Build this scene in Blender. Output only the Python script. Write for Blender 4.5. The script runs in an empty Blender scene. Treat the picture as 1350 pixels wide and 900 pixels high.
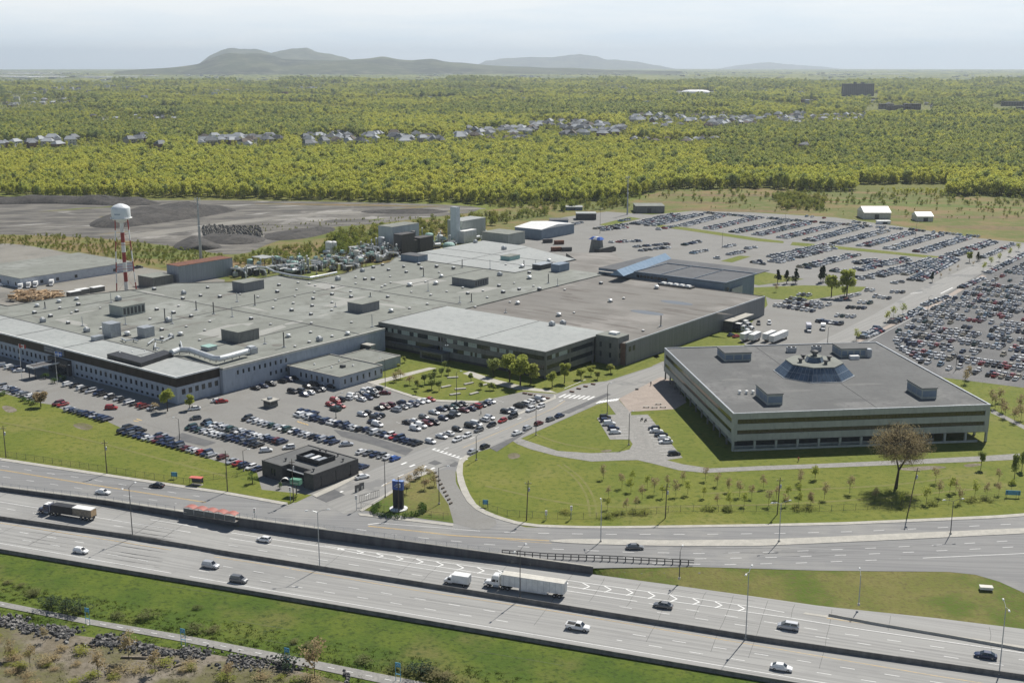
import bpy, bmesh, math, random
import numpy as np
from mathutils import Vector, Matrix, noise
R = math.radians
rnd = random.Random(7)
S = bpy.context.scene
C = S.collection
# ------------------------------------------------------------------ camera
CAMH, FPX, CXP, CYP, EYE = 125.0, 1573.0, 675.0, 450.0, 81.0
PITCH = math.atan((CYP - EYE) / FPX)
cd = bpy.data.cameras.new('camera'); cam = bpy.data.objects.new('camera', cd); C.objects.link(cam)
cam.location = (0, 0, CAMH); cam.rotation_euler = (math.pi / 2 - PITCH, 0, 0)
cd.sensor_width = 36.0; cd.lens = 36.0 * FPX / 1350.0; cd.clip_start = 1.0; cd.clip_end = 200000.0
S.camera = cam
# ------------------------------------------------------------------ sky and sun
SUN_EL, SUN_AZ = 50.0, 30.0            # azimuth clockwise from +Y (behind the site, to the right)
w = bpy.data.worlds.new('World'); S.world = w; w.use_nodes = True
nt = w.node_tree; bg = nt.nodes['Background']
sky = nt.nodes.new('ShaderNodeTexSky'); sky.sky_type = 'NISHITA'; sky.sun_disc = False
sky.sun_elevation = R(SUN_EL); sky.sun_rotation = R(SUN_AZ); sky.altitude = 150
sky.air_density = 1.0; sky.dust_density = 0.15; sky.ozone_density = 2.0
bg.inputs['Strength'].default_value = 0.05
# thin streaks of high cloud
tc = nt.nodes.new('ShaderNodeTexCoord'); mp = nt.nodes.new('ShaderNodeMapping'); mp.inputs['Scale'].default_value = (1.0, 1.0, 9.0)
mp.inputs['Rotation'].default_value = (0, R(9), 0)
nz = nt.nodes.new('ShaderNodeTexNoise'); nz.inputs['Scale'].default_value = 1.7; nz.inputs['Detail'].default_value = 9; nz.inputs['Roughness'].default_value = 0.55
rp = nt.nodes.new('ShaderNodeValToRGB'); rp.color_ramp.elements[0].position = 0.38; rp.color_ramp.elements[1].position = 0.60
rp.color_ramp.elements[0].color = (0.64, 0.79, 0.93, 1); rp.color_ramp.elements[1].color = (0.94, 0.98, 1.0, 1)
mx = nt.nodes.new('ShaderNodeMix'); mx.data_type = 'RGBA'
vm = nt.nodes.new('ShaderNodeVectorMath'); vm.operation = 'SCALE'; vm.inputs['Scale'].default_value = 18.3
L = nt.links.new
L(tc.outputs['Generated'], mp.inputs['Vector']); L(mp.outputs[0], nz.inputs['Vector']); L(nz.outputs[0], rp.inputs[0])
sx = nt.nodes.new('ShaderNodeSeparateXYZ'); L(tc.outputs['Generated'], sx.inputs[0])
hm = nt.nodes.new('ShaderNodeMapRange'); hm.interpolation_type = 'SMOOTHSTEP'; hm.inputs[1].default_value = 0.06; hm.inputs[2].default_value = 0.2; hm.inputs[3].default_value = 0.95; hm.inputs[4].default_value = 0.02
L(sx.outputs[2], hm.inputs[0])
L(rp.outputs[0], vm.inputs[0]); L(vm.outputs[0], mx.inputs[7])
L(hm.outputs[0], mx.inputs[0]); L(sky.outputs[0], mx.inputs[6]); L(mx.outputs[2], bg.inputs['Color'])
ld = bpy.data.lights.new('sun', 'SUN'); ld.energy = 5.0; ld.angle = R(0.53); ld.color = (1.0, 0.955, 0.88)
sun = bpy.data.objects.new('sun', ld); C.objects.link(sun)
sd = Vector((math.sin(R(SUN_AZ)) * math.cos(R(SUN_EL)), math.cos(R(SUN_AZ)) * math.cos(R(SUN_EL)), math.sin(R(SUN_EL))))
sun.rotation_euler = sd.to_track_quat('Z', 'Y').to_euler(); sun.location = (300, 500, 600)
S.view_settings.view_transform = 'Standard'; S.view_settings.look = 'None'
S.view_settings.exposure = 0.22; S.view_settings.gamma = 1.0
S.render.engine = 'CYCLES'
HAZE = 4.2e-5
S.cycles.max_bounces = 6; S.cycles.diffuse_bounces = 2; S.cycles.glossy_bounces = 2; S.cycles.transmission_bounces = 4
S.cycles.transparent_max_bounces = 8; S.cycles.volume_bounces = 0

# ------------------------------------------------------------------ surveying helpers (photo sightings -> ground positions)
TC, TS = math.cos(PITCH), math.sin(PITCH)
def curv(r):
    return 0.0 if r < 1500 else -((r - 1500) ** 2) / (2 * 6.371e6) * 1.08
def G(px, py, z=0.0):
    dx, dy = px - CXP, -(py - CYP)
    vx, vy, vz = dx, FPX * TC + dy * TS, -FPX * TS + dy * TC
    if vz > -1e-3: vz = -1e-3
    t = (z - CAMH) / vz
    return Vector((vx * t, vy * t, z))
def GF(px, py):                       # far ground, with the earth's curve
    z = 0.0
    for _ in range(12):
        p = G(px, py, z); r = min(math.hypot(p.x, p.y), 40000); z = z * 0.5 + curv(r) * 0.5
    return p
def proj(x, y, z):
    zz = z - CAMH; dep = y * TC - zz * TS; up = y * TS + zz * TC
    return CXP + FPX * x / dep, CYP - FPX * up / dep
AA = R(-37.8)
UA = Vector((math.cos(AA), math.sin(AA), 0)); UB = Vector((-UA.y, UA.x, 0))
ORI = G(232, 496.7, 10.7); ORI.z = 0
def W(a, b, z=0.0):
    p = ORI + UA * a + UB * b; return Vector((p.x, p.y, z))
def AB(px, py, z=0.0):
    d = G(px, py, z) - ORI; return d.dot(UA), d.dot(UB)
HA = R(-19.67); HU = Vector((math.cos(HA), math.sin(HA), 0))
_kn = [(G(px, py).dot(HU), -d) for px, py, d in ((-400, 582, .4), (0, 646, .4), (133, 664, .7), (235, 683, 1.2), (300, 692, 1.9), (421, 709, 2.0), (550, 727, 1.7), (660, 741, 1.4), (800, 759, 1.2), (1350, 828, 1.2), (1800, 885, 1.2))]
def hz(p):
    return float(np.interp(p.x * HU.x + p.y * HU.y, [k[0] for k in _kn], [k[1] for k in _kn]))
def GL(px, py, off=0.0):              # point on the sunken highway ground
    z = -1.2
    for _ in range(5):
        p = G(px, py, z + off); z = hz(p)
    return G(px, py, z + off)
# ------------------------------------------------------------------ materials
def newmat(name):
    m = bpy.data.materials.new(name); m.use_nodes = True
    return m, m.node_tree, m.node_tree.nodes['Principled BSDF']
MATS = {}
def M(name, c1, c2=None, scale=1.0, rough=0.8, lo=0.35, hi=0.65, c3=None, scale3=0.02, lo3=0.5, hi3=0.7, metal=0.0, spec=0.3,
      stretch=None, rot=0.0, bump=0.0, bscale=None, detail=6, coat=0.0, fine=None, fscale=6.0):
    if name in MATS: return MATS[name]
    m, t, b = newmat(name); n = t.nodes; l = t.links.new
    b.inputs['Roughness'].default_value = rough; b.inputs['Metallic'].default_value = metal
    b.inputs['Specular IOR Level'].default_value = spec; b.inputs['Coat Weight'].default_value = coat
    b.inputs['Base Color'].default_value = (*c1, 1)
    if c2 is not None:
        co = n.new('ShaderNodeTexCoord'); mp = n.new('ShaderNodeMapping')
        if stretch: mp.inputs['Scale'].default_value = stretch
        mp.vector_type = 'TEXTURE' if False else 'POINT'
        rm = n.new('ShaderNodeMapping'); rm.inputs['Rotation'].default_value = (0, 0, rot)
        l(co.outputs['Object'], rm.inputs[0]); l(rm.outputs[0], mp.inputs[0])
        def layer(sc, a, z, ca, cb, vec, dt=detail):
            nz = n.new('ShaderNodeTexNoise'); nz.inputs['Scale'].default_value = sc; nz.inputs['Detail'].default_value = dt; nz.inputs['Roughness'].default_value = 0.62
            l(vec, nz.inputs['Vector'])
            mr = n.new('ShaderNodeMapRange'); mr.interpolation_type = 'SMOOTHSTEP'
            mr.inputs[1].default_value = a; mr.inputs[2].default_value = z; l(nz.outputs[0], mr.inputs[0])
            mx = n.new('ShaderNodeMix'); mx.data_type = 'RGBA'; l(mr.outputs[0], mx.inputs[0])
            for i, c in ((6, ca), (7, cb)):
                if isinstance(c, tuple): mx.inputs[i].default_value = (*c, 1)
                else: l(c, mx.inputs[i])
            return mx.outputs[2], nz
        out, nz = layer(scale, lo, hi, c1, c2, mp.outputs[0])
        if c3 is not None: out, _ = layer(scale3, lo3, hi3, out, c3, co.outputs['Object'])
        if fine is not None: out, _ = layer(fscale, 0.45, 0.75, out, fine, mp.outputs[0], 3)
        l(out, b.inputs['Base Color'])
        if bump:
            bn = n.new('ShaderNodeBump'); bn.inputs['Strength'].default_value = bump; bn.inputs['Distance'].default_value = 0.3
            nb = n.new('ShaderNodeTexNoise'); nb.inputs['Scale'].default_value = bscale or scale; nb.inputs['Detail'].default_value = 5
            l(co.outputs['Object'], nb.inputs['Vector']); l(nb.outputs[0], bn.inputs['Height']); l(bn.outputs[0], b.inputs['Normal'])
    MATS[name] = m
    return m
def leafmat(name, c1, c2, c3, scale=0.012, trans=0.35):
    """foliage: tone differs from tree to tree and by patches of wood; partly translucent"""
    m, t, b = newmat(name); n = t.nodes; l = t.links.new
    oi = n.new('ShaderNodeObjectInfo'); co = n.new('ShaderNodeNewGeometry')
    nz = n.new('ShaderNodeTexNoise'); nz.inputs['Scale'].default_value = scale; nz.inputs['Detail'].default_value = 5
    l(oi.outputs['Location'], nz.inputs['Vector'])
    mr = n.new('ShaderNodeMapRange'); mr.inputs[1].default_value = 0.38; mr.inputs[2].default_value = 0.62; l(nz.outputs[0], mr.inputs[0])
    a = n.new('ShaderNodeMix'); a.data_type = 'RGBA'; a.inputs[6].default_value = (*c1, 1); a.inputs[7].default_value = (*c2, 1); l(mr.outputs[0], a.inputs[0])
    r2 = n.new('ShaderNodeMapRange'); r2.inputs[1].default_value = 0.45; r2.inputs[2].default_value = 1.0; r2.inputs[4].default_value = 0.6; l(oi.outputs['Random'], r2.inputs[0])
    c = n.new('ShaderNodeMix'); c.data_type = 'RGBA'; l(r2.outputs[0], c.inputs[0]); l(a.outputs[2], c.inputs[6]); c.inputs[7].default_value = (*c3, 1)
    r3 = n.new('ShaderNodeMapRange'); r3.inputs[3].default_value = 0.86; r3.inputs[4].default_value = 1.14; l(co.outputs['Random Per Island'], r3.inputs[0])
    d = n.new('ShaderNodeMix'); d.data_type = 'RGBA'; d.blend_type = 'MULTIPLY'; d.inputs[0].default_value = 1.0
    l(c.outputs[2], d.inputs[6]); l(r3.outputs[0], d.inputs[7])
    l(d.outputs[2], b.inputs['Base Color']); b.inputs['Roughness'].default_value = 0.7; b.inputs['Specular IOR Level'].default_value = 0.15
    tr = n.new('ShaderNodeBsdfTranslucent'); l(d.outputs[2], tr.inputs[0])
    ms = n.new('ShaderNodeMixShader'); ms.inputs[0].default_value = trans
    l(b.outputs[0], ms.inputs[1]); l(tr.outputs[0], ms.inputs[2]); l(ms.outputs[0], n['Material Output'].inputs[0])
    MATS[name] = m
    return m
asphalt = M('asphalt_lot', (.218, .214, .202), (.24, .236, .222), .08, .9, c3=(.205, .197, .18), scale3=.03, lo3=.54, hi3=.7, fine=(.20, .192, .175), fscale=1.2)
asphalt_dark = M('asphalt_dark', (.125, .125, .125), (.16, .16, .158), .07, .9, c3=(.20, .195, .19), scale3=.03, fine=(.10, .10, .10), fscale=1.5)
asphalt_patch = M('asphalt_patch', (.11, .112, .115), (.14, .14, .14), .3, .9)
hwy_m = M('highway_concrete', (.335, .332, .318), (.268, .266, .256), 1.3, .85, stretch=(.009, 1.0, 1.0), rot=-HA, lo=.4, hi=.62, c3=(.24, .238, .23), scale3=.04, lo3=.5, hi3=.75, fine=(.30, .296, .282), fscale=2.0)
road_m = M('road_asphalt', (.245, .245, .24), (.198, .198, .198), 1.1, .88, stretch=(.015, 1.0, 1.0), rot=R(5), lo=.4, hi=.62, c3=(.28, .275, .26), scale3=.03, lo3=.5, hi3=.66, fine=(.19, .19, .19), fscale=2.0)
street_m = M('street_asphalt', (.29, .285, .27), (.245, .242, .23), .8, .88, stretch=(.03, 1.0, 1.0), rot=-R(52.2), c3=(.20, .20, .195), scale3=.045, lo3=.55, hi3=.62)
conc = M('concrete', (.46, .44, .39), (.38, .365, .325), .4, .85, fine=(.33, .32, .29), fscale=2.5)
conc_d = M('concrete_old_shaded', (.20, .192, .18), (.13, .126, .12), .5, .9, stretch=(1, 1, .25))  # tone lowered to put the shade of the barriers into the colour
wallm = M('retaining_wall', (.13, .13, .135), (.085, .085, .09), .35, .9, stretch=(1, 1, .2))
paint_w = M('road_paint_white', (.78, .78, .76), (.55, .55, .53), 1.2, .6, lo=.5, hi=.75)
paint_y = M('road_paint_yellow', (.72, .48, .16), (.50, .38, .2), 1.2, .6)
grass = M('grass', (.122, .15, .017), (.16, .172, .026), .045, .95, c3=(.195, .185, .05), scale3=.018, lo3=.53, hi3=.7, fine=(.075, .105, .009), fscale=.5, bump=.5, bscale=1.5)
grass_b = M('grass_lush', (.058, .10, .008), (.10, .135, .014), .07, .95, c3=(.13, .13, .035), scale3=.03, lo3=.5, hi3=.66, fine=(.032, .055, .006), fscale=.8, bump=.6, bscale=1.2)
grass_dry = M('grass_dry', (.14, .148, .032), (.18, .165, .05), .09, .95, c3=(.085, .125, .014), scale3=.03, lo3=.47, hi3=.6, fine=(.115, .10, .035), fscale=1.0, bump=.5, bscale=1.4)
meadow = M('meadow', (.13, .15, .03), (.225, .15, .07), .03, .95, c3=(.10, .125, .02), scale3=.011, lo3=.44, hi3=.58, fine=(.19, .15, .06), fscale=.12, bump=.8, bscale=.3)
gravel = M('gravel', (.19, .178, .155), (.095, .09, .082), .022, .95, lo=.42, hi=.6, c3=(.30, .285, .26), scale3=.01, lo3=.56, hi3=.62, stretch=(1, 3.6, 1), rot=R(-12), fine=(.065, .06, .055), fscale=.06, bump=.6, bscale=.15)
gravel_lot = M('gravel_yard', (.255, .243, .215), (.20, .19, .17), .025, .95, c3=(.15, .145, .13), scale3=.02, lo3=.54, hi3=.66, fine=(.22, .205, .17), fscale=.3)
spoil = M('spoil_heap', (.055, .052, .05), (.095, .088, .08), .12, .97, fine=(.03, .028, .027), fscale=.5, bump=1.0, bscale=.25)
bank = M('bank_soil', (.235, .205, .165), (.16, .135, .095), .12, .95, c3=(.125, .12, .05), scale3=.05, lo3=.48, hi3=.62, fine=(.11, .095, .065), fscale=.9, bump=.8, bscale=.9)
forest_floor = M('forest_floor', (.10, .115, .02), (.14, .145, .03), .01, .97, c3=(.07, .09, .018), scale3=.004, fine=(.15, .145, .04), fscale=.06)
plaza_m = M('plaza_paving', (.37, .31, .265), (.31, .262, .225), .25, .85, fine=(.27, .225, .19), fscale=1.2)
path_m = M('path_asphalt', (.30, .29, .27), (.24, .235, .22), .5, .9, fine=(.2, .195, .185), fscale=2.0)
roof_grey = M('roof_gravel', (.24, .25, .222), (.205, .213, .19), .03, .92, c3=(.275, .285, .262), scale3=.022, lo3=.52, hi3=.66, fine=(.17, .175, .155), fscale=.16, bump=.2, bscale=.5)
roof_brown = M('roof_brown', (.212, .202, .184), (.178, .169, .154), .04, .92, c3=(.27, .255, .235), scale3=.02, lo3=.5, hi3=.66, fine=(.15, .137, .122), fscale=.09, stretch=(.5, 1.6, 1), rot=R(-5))
roof_light = M('roof_membrane', (.345, .358, .348), (.315, .328, .32), .05, .8, c3=(.37, .39, .375), scale3=.03, fine=(.27, .29, .28), fscale=.4)
roof_dark = M('roof_dark', (.145, .148, .145), (.12, .122, .12), .06, .92, c3=(.185, .185, .18), scale3=.04, fine=(.115, .115, .115), fscale=.6)
roof_slate = M('roof_slate', (.105, .11, .118), (.085, .088, .095), .1, .85, fine=(.12, .125, .13), fscale=.5)
wall_blue = M('wall_pale_panel', (.40, .44, .50), (.34, .38, .44), .3, .7, stretch=(1, 1, .3), fine=(.30, .33, .38), fscale=1.0)
wall_grey = M('wall_grey', (.215, .215, .20), (.18, .18, .168), .25, .85, stretch=(1, 1, .3), fine=(.15, .15, .14), fscale=.8)
wall_dark = M('wall_dark_brick', (.105, .10, .098), (.08, .078, .078), .8, .85, fine=(.065, .062, .062), fscale=3.0)
wall_oct = M('wall_precast', (.40, .42, .38), (.35, .37, .335), .3, .8, stretch=(1, 1, .3), fine=(.30, .315, .285), fscale=1.0)
wall_rib = M('wall_ribbed_metal', (.22, .225, .23), (.17, .175, .18), 1.2, .6, stretch=(1, 1, .02), rot=0)
fascia = M('fascia_bronze_glass', (.022, .018, .016), (.04, .031, .026), .25, .4, spec=.25)
glass = M('window_glass', (.025, .03, .035), (.05, .055, .06), .5, .12, spec=.6)
glass_o = M('window_bronze_glass', (.03, .03, .015), (.075, .068, .035), .08, .15, spec=.6, stretch=(1, 1, 3))
glass_p = M('window_pale_blind', (.42, .47, .44), (.30, .34, .32), .8, .4)
glass_b = M('skylight_glass', (.05, .075, .11), (.11, .15, .20), .3, .15, spec=.7)
white = M('white_painted', (.80, .80, .78), (.68, .68, .66), .6, .5)
offwhite = M('cream_painted', (.60, .58, .52), (.5, .48, .43), .6, .6)
galv = M('galvanised_metal', (.42, .44, .46), (.33, .35, .37), 1.0, .4, metal=.3)
duct_m = M('duct_metal', (.62, .64, .65), (.52, .54, .55), 1.0, .4, metal=.2)
steel_d = M('dark_steel', (.07, .07, .072), (.10, .10, .1), 1.0, .6)
black = M('black_rubber', (.02, .02, .02), (.03, .03, .03), 2.0, .8)
black_p = M('black_painted', (.03, .03, .032), (.045, .045, .048), .6, .5)
wood = M('weathered_wood', (.13, .105, .08), (.085, .07, .055), 2.0, .9, stretch=(4, 4, .3))
log_m = M('bleached_log', (.36, .31, .24), (.24, .2, .15), 2.0, .9)
bark = M('bark', (.085, .07, .055), (.055, .045, .036), 1.5, .95, stretch=(3, 3, .5))
red = M('red_painted', (.42, .06, .045), (.33, .05, .04), .8, .5)
redd = M('red_canopy', (.62, .17, .13), (.54, .14, .11), .8, .5)
blue_p = M('blue_painted', (.06, .14, .5), (.08, .18, .55), .8, .45)
cyan_p = M('sky_blue_painted', (.10, .32, .50), (.14, .38, .55), .8, .5)
green_p = M('green_painted', (.10, .25, .17), (.13, .29, .2), .8, .5)
teal_p = M('teal_painted', (.25, .42, .37), (.33, .47, .43), .8, .6)
rust_m = M('rusty_metal', (.20, .085, .05), (.13, .06, .04), .5, .85)
orange_m = M('orange_rust', (.45, .22, .12), (.32, .16, .09), .6, .8)
brick_r = M('brown_brick', (.20, .13, .10), (.16, .10, .08), .5, .9)
rock_m = M('rock', (.17, .16, .15), (.30, .29, .27), .45, .9, fine=(.07, .068, .065), fscale=1.5)
timber_m = M('sawn_timber', (.50, .36, .22), (.38, .27, .16), .6, .8)
blue_roof = M('blue_metal_roof', (.15, .23, .32), (.19, .27, .36), .4, .4, metal=.2)
blue_wall = M('blue_grey_cladding', (.20, .25, .31), (.165, .21, .265), .3, .6)
suburb_m = M('suburb_ground', (.13, .13, .085), (.19, .185, .15), .02, .95, c3=(.075, .095, .035), scale3=.012, lo3=.45, hi3=.6)

lf_forest = leafmat('leaves_wood', (.58, .57, .11), (.50, .52, .10), (.36, .42, .10), .007, .5)
lf_mixed = leafmat('leaves_mixed', (.42, .46, .12), (.24, .30, .10), (.52, .50, .15), .01, .4)
lf_shrub = leafmat('leaves_shrub', (.24, .28, .045), (.33, .32, .07), (.13, .18, .035), .03, .4)
lf_yel = leafmat('leaves_young', (.42, .45, .10), (.36, .40, .08), (.46, .46, .14), .05, .45)
lf_bud = leafmat('buds_reddish', (.42, .34, .19), (.38, .29, .16), (.34, .30, .15), .05, .4)
lf_dark = leafmat('needles', (.02, .042, .018), (.03, .052, .02), (.025, .045, .02), .05, .15)
lf_hedge = leafmat('leaves_hedge', (.065, .12, .018), (.085, .15, .025), (.05, .10, .015), .05, .3)

# ------------------------------------------------------------------ mesh building
class MB:
    def __init__(s): s.v = []; s.f = []; s.m = []
    def add(s, vs, fs, mi=0):
        o = len(s.v); s.v += [tuple(p) for p in vs]; s.f += [tuple(i + o for i in f) for f in fs]; s.m += [mi] * len(fs); return s
    def box(s, x0, x1, y0, y1, z0, z1, mi=0, X=None):
        vs = [Vector((x, y, z)) for z in (z0, z1) for x, y in ((x0, y0), (x1, y0), (x1, y1), (x0, y1))]
        if X is not None: vs = [X @ p for p in vs]
        return s.add(vs, [(0, 3, 2, 1), (4, 5, 6, 7), (0, 1, 5, 4), (1, 2, 6, 5), (2, 3, 7, 6), (3, 0, 4, 7)], mi)
    def frust(s, b, t, z0, z1, mi=0):       # b,t = (x0,x1,y0,y1)
        vs = [(x, y, z0) for x, y in ((b[0], b[2]), (b[1], b[2]), (b[1], b[3]), (b[0], b[3]))] + [(x, y, z1) for x, y in ((t[0], t[2]), (t[1], t[2]), (t[1], t[3]), (t[0], t[3]))]
        return s.add(vs, [(0, 3, 2, 1), (4, 5, 6, 7), (0, 1, 5, 4), (1, 2, 6, 5), (2, 3, 7, 6), (3, 0, 4, 7)], mi)
    def prism(s, poly, z0, z1, mi=0, top=None):
        n = len(poly); ar = sum(poly[i][0] * poly[(i + 1) % n][1] - poly[(i + 1) % n][0] * poly[i][1] for i in range(n))
        if ar < 0: poly = poly[::-1]
        tp = top or poly
        if top and ar < 0: tp = top[::-1]
        vs = [(p[0], p[1], z0) for p in poly] + [(p[0], p[1], z1) for p in tp]
        s.add(vs, [tuple(range(n))[::-1], tuple(range(n, 2 * n))] + [(i, (i + 1) % n, n + (i + 1) % n, n + i) for i in range(n)], mi); return s
    def tube(s, pts, r, n=6, mi=0, cap=True):
        pts = [Vector(p) for p in pts]; rs = r if isinstance(r, (list, tuple)) else [r] * len(pts); vs = []
        for i, p in enumerate(pts):
            d = (pts[min(i + 1, len(pts) - 1)] - pts[max(i - 1, 0)]); d = d.normalized() if d.length > 1e-9 else Vector((0, 0, 1))
            a = d.cross(Vector((0, 0, 1)) if abs(d.z) < .9 else Vector((1, 0, 0))).normalized(); b = d.cross(a)
            vs += [p + (a * math.cos(2 * math.pi * k / n) + b * math.sin(2 * math.pi * k / n)) * rs[i] for k in range(n)]
        fs = [(i * n + k, i * n + (k + 1) % n, (i + 1) * n + (k + 1) % n, (i + 1) * n + k) for i in range(len(pts) - 1) for k in range(n)]
        if cap: fs += [tuple(range(n))[::-1], tuple(range((len(pts) - 1) * n, len(pts) * n))]
        return s.add(vs, fs, mi)
    def lathe(s, prof, n=12, c=(0, 0), mi=0):
        vs = [(c[0] + r * math.cos(2 * math.pi * k / n), c[1] + r * math.sin(2 * math.pi * k / n), z) for r, z in prof for k in range(n)]
        fs = [(i * n + k, i * n + (k + 1) % n, (i + 1) * n + (k + 1) % n, (i + 1) * n + k) for i in range(len(prof) - 1) for k in range(n)]
        fs += [tuple(range(n))[::-1], tuple(range((len(prof) - 1) * n, len(prof) * n))]
        return s.add(vs, fs, mi)
    def mesh(s, name, mats):
        me = bpy.data.meshes.new(name); me.from_pydata(s.v, [], s.f)
        for m in (mats if isinstance(mats, (list, tuple)) else [mats]): me.materials.append(m)
        if any(s.m): me.polygons.foreach_set('material_index', s.m)
        me.validate(); me.update(); return me
    def build(s, name, mats, parent=None, loc=None, smooth=False):
        me = s.mesh(name, mats)
        if smooth: me.polygons.foreach_set('use_smooth', [True] * len(me.polygons))
        return put(name, me, parent, loc)
def put(name, me, parent=None, loc=None, rz=0.0):
    o = bpy.data.objects.new(name, me); C.objects.link(o)
    if parent is not None: o.parent = parent
    if loc is not None: o.location = loc
    if rz: o.rotation_euler = (0, 0, rz)
    return o
LOG = {}
def tag(o, label, cat, group=None, kind=None):
    o['label'] = label; o['category'] = cat
    if group: o['group'] = group
    if kind: o['kind'] = kind
    return o
def thing(name, label, cat, loc=(0, 0, 0), rz=0.0, group=None):
    o = bpy.data.objects.new(name, None); C.objects.link(o); o.empty_display_size = .5
    o.location = loc; o.rotation_euler = (0, 0, rz)
    return tag(o, label, cat, group)
def struct(o):
    o['kind'] = 'structure'; return o
def stuff(o, label=None, cat=None):
    o['kind'] = 'stuff'
    if label: o['label'] = label; o['category'] = cat
    return o
def clone(o, loc, rz=0.0, label=None, sc=None):
    c = o.copy(); C.objects.link(c); c.location = loc; c.rotation_euler = (0, 0, rz)
    if label: c['label'] = label
    if sc: c.scale = (sc, sc, sc) if not isinstance(sc, tuple) else sc
    for ch in o.children:
        d = ch.copy(); C.objects.link(d); d.parent = c
        for g in ch.children:
            e = g.copy(); C.objects.link(e); e.parent = d
    return c
def resample(pts, n):
    pts = [Vector((p[0], p[1], 0)) for p in pts]; d = [0]
    for a, b in zip(pts, pts[1:]): d.append(d[-1] + (b - a).length)
    out = []
    for i in range(n + 1):
        t = d[-1] * i / n; k = max(j for j in range(len(d)) if d[j] <= t + 1e-9); k = min(k, len(pts) - 2)
        f = (t - d[k]) / max(1e-9, d[k + 1] - d[k]); p = pts[k].lerp(pts[k + 1], f); out.append((p.x, p.y))
    return out
def smooth_poly(pts, it=2, closed=False):
    for _ in range(it):
        q = [] if closed else [pts[0]]
        rng = range(len(pts)) if closed else range(len(pts) - 1)
        for i in rng:
            a = pts[i]; b = pts[(i + 1) % len(pts)]
            q += [(a[0] * .75 + b[0] * .25, a[1] * .75 + b[1] * .25), (a[0] * .25 + b[0] * .75, a[1] * .25 + b[1] * .75)]
        if not closed: q.append(pts[-1])
        pts = q
    return pts
def sheet(name, px, z, mat, parent=None, world=False):
    pts = [Vector((p[0], p[1], z)) for p in px] if world else [G(p[0], p[1], z) for p in px]
    ar = sum(pts[i].x * pts[(i + 1) % len(pts)].y - pts[(i + 1) % len(pts)].x * pts[i].y for i in range(len(pts)))
    if ar < 0: pts = pts[::-1]
    mb = MB(); mb.add(pts, [tuple(range(len(pts)))])
    return struct(mb.build(name, mat, parent))
def ribbon(name, pa, pb, mat, off=0.0, low=False, n=60, parent=None):
    f = (lambda x, y: GL(x, y, off)) if low else (lambda x, y: G(x, y, off))
    A = [f(*p) for p in resample(pa, n)]; B = [f(*p) for p in resample(pb, n)]
    mb = MB(); mb.add(A + B, [(i, n + 1 + i, n + 2 + i, i + 1) for i in range(n)])
    o = mb.build(name, mat, parent)
    return struct(o) if parent is None else o
def strip_line(mb, pts3, wd, mi=0):          # painted line of width wd along world points
    n = len(pts3); vs = []
    for i, p in enumerate(pts3):
        d = pts3[min(i + 1, n - 1)] - pts3[max(i - 1, 0)]; d.z = 0; d.normalize(); q = Vector((-d.y, d.x, 0)) * wd / 2
        vs += [p + q, p - q]
    mb.add(vs, [(2 * i + 1, 2 * i + 3, 2 * i + 2, 2 * i) for i in range(n - 1)], mi)
def profile_along(mb, pts3, prof, mi=0, close=True):   # prof = (offset to the left, height)
    n = len(pts3); k = len(prof); vs = []
    for i, p in enumerate(pts3):
        d = pts3[min(i + 1, n - 1)] - pts3[max(i - 1, 0)]; d.z = 0; d.normalize(); q = Vector((-d.y, d.x, 0))
        vs += [p + q * o + Vector((0, 0, h)) for o, h in prof]
    fs = [(i * k + j, (i + 1) * k + j, (i + 1) * k + (j + 1) % k, i * k + (j + 1) % k) for i in range(n - 1) for j in range(k if close else k - 1)]
    if close: fs += [tuple(range(k)), tuple(range((n - 1) * k, n * k))[::-1]]
    mb.add(vs, fs, mi)
def band(pts3, a, b):                        # sub-run of a polyline between distances
    out = []; d = 0
    for p, q in zip(pts3, pts3[1:]):
        s = (q - p).length
        if d + s >= a and d <= b:
            t0 = max(0, (a - d) / s); t1 = min(1, (b - d) / s)
            if not out: out.append(p.lerp(q, t0))
            out.append(p.lerp(q, t1))
        d += s
    return out
def plen(p): return sum((b - a).length for a, b in zip(p, p[1:]))

# ================================================================== TERRAIN
FAR = [(-400, 592), (0, 646.5), (133, 664.5), (240, 683), (301, 692), (417, 709), (550, 726.7), (660, 740.4), (755, 753), (800, 759), (875, 769), (1002, 786.7), (1080, 798), (1233, 814), (1350, 828.5), (1800, 884)]
MEDI = [(-400, 626), (0, 685.5), (173, 710), (300, 732), (550, 772), (760, 806), (1000, 845), (1150, 867), (1350, 896), (1800, 964)]
NEAR = [(-400, 661), (0, 728), (300, 778), (700, 846), (1000, 897), (1700, 1014)]
LT_R = [(918, 746.7), (1080, 751.6), (1250, 753.3), (1286, 757), (1317, 766), (1350, 781), (1420, 815), (1500, 838), (1800, 876)]
def az(p): return math.atan2(p.x, p.y)
_far = [GL(*p) for p in resample(FAR, 160)]
_far = [_far[0] - HU * 900] + _far + [_far[-1] + HU * 500]
_fa = [az(p) for p in _far]; _fr = [math.hypot(p.x, p.y) for p in _far]
_top = [p for p in _far if proj(p.x, p.y, 0)[0] < 780] + [G(*p) for p in LT_R]; _top.append(_top[-1] + HU * 450)
_ta = [az(p) for p in _top]; _tr = [math.hypot(p.x, p.y) for p in _top]
NA = 420; phis = [R(-62) + R(124) * j / NA for j in range(NA + 1)]
def r_bot(a): return float(np.interp(a, _fa, _fr))
def r_top(a): return max(float(np.interp(a, _ta, _tr)), r_bot(a) + 0.03)
def forest_edge(px):
    return float(np.interp(px, [-400, 0, 200, 330, 450, 600, 680, 760, 830, 880, 1000, 1200, 1350, 1700], [258, 259, 262, 263, 265, 268, 271, 268, 262, 250, 250, 256, 262, 270]))
vs = []; fs = []; ms = []; rows = []
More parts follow.
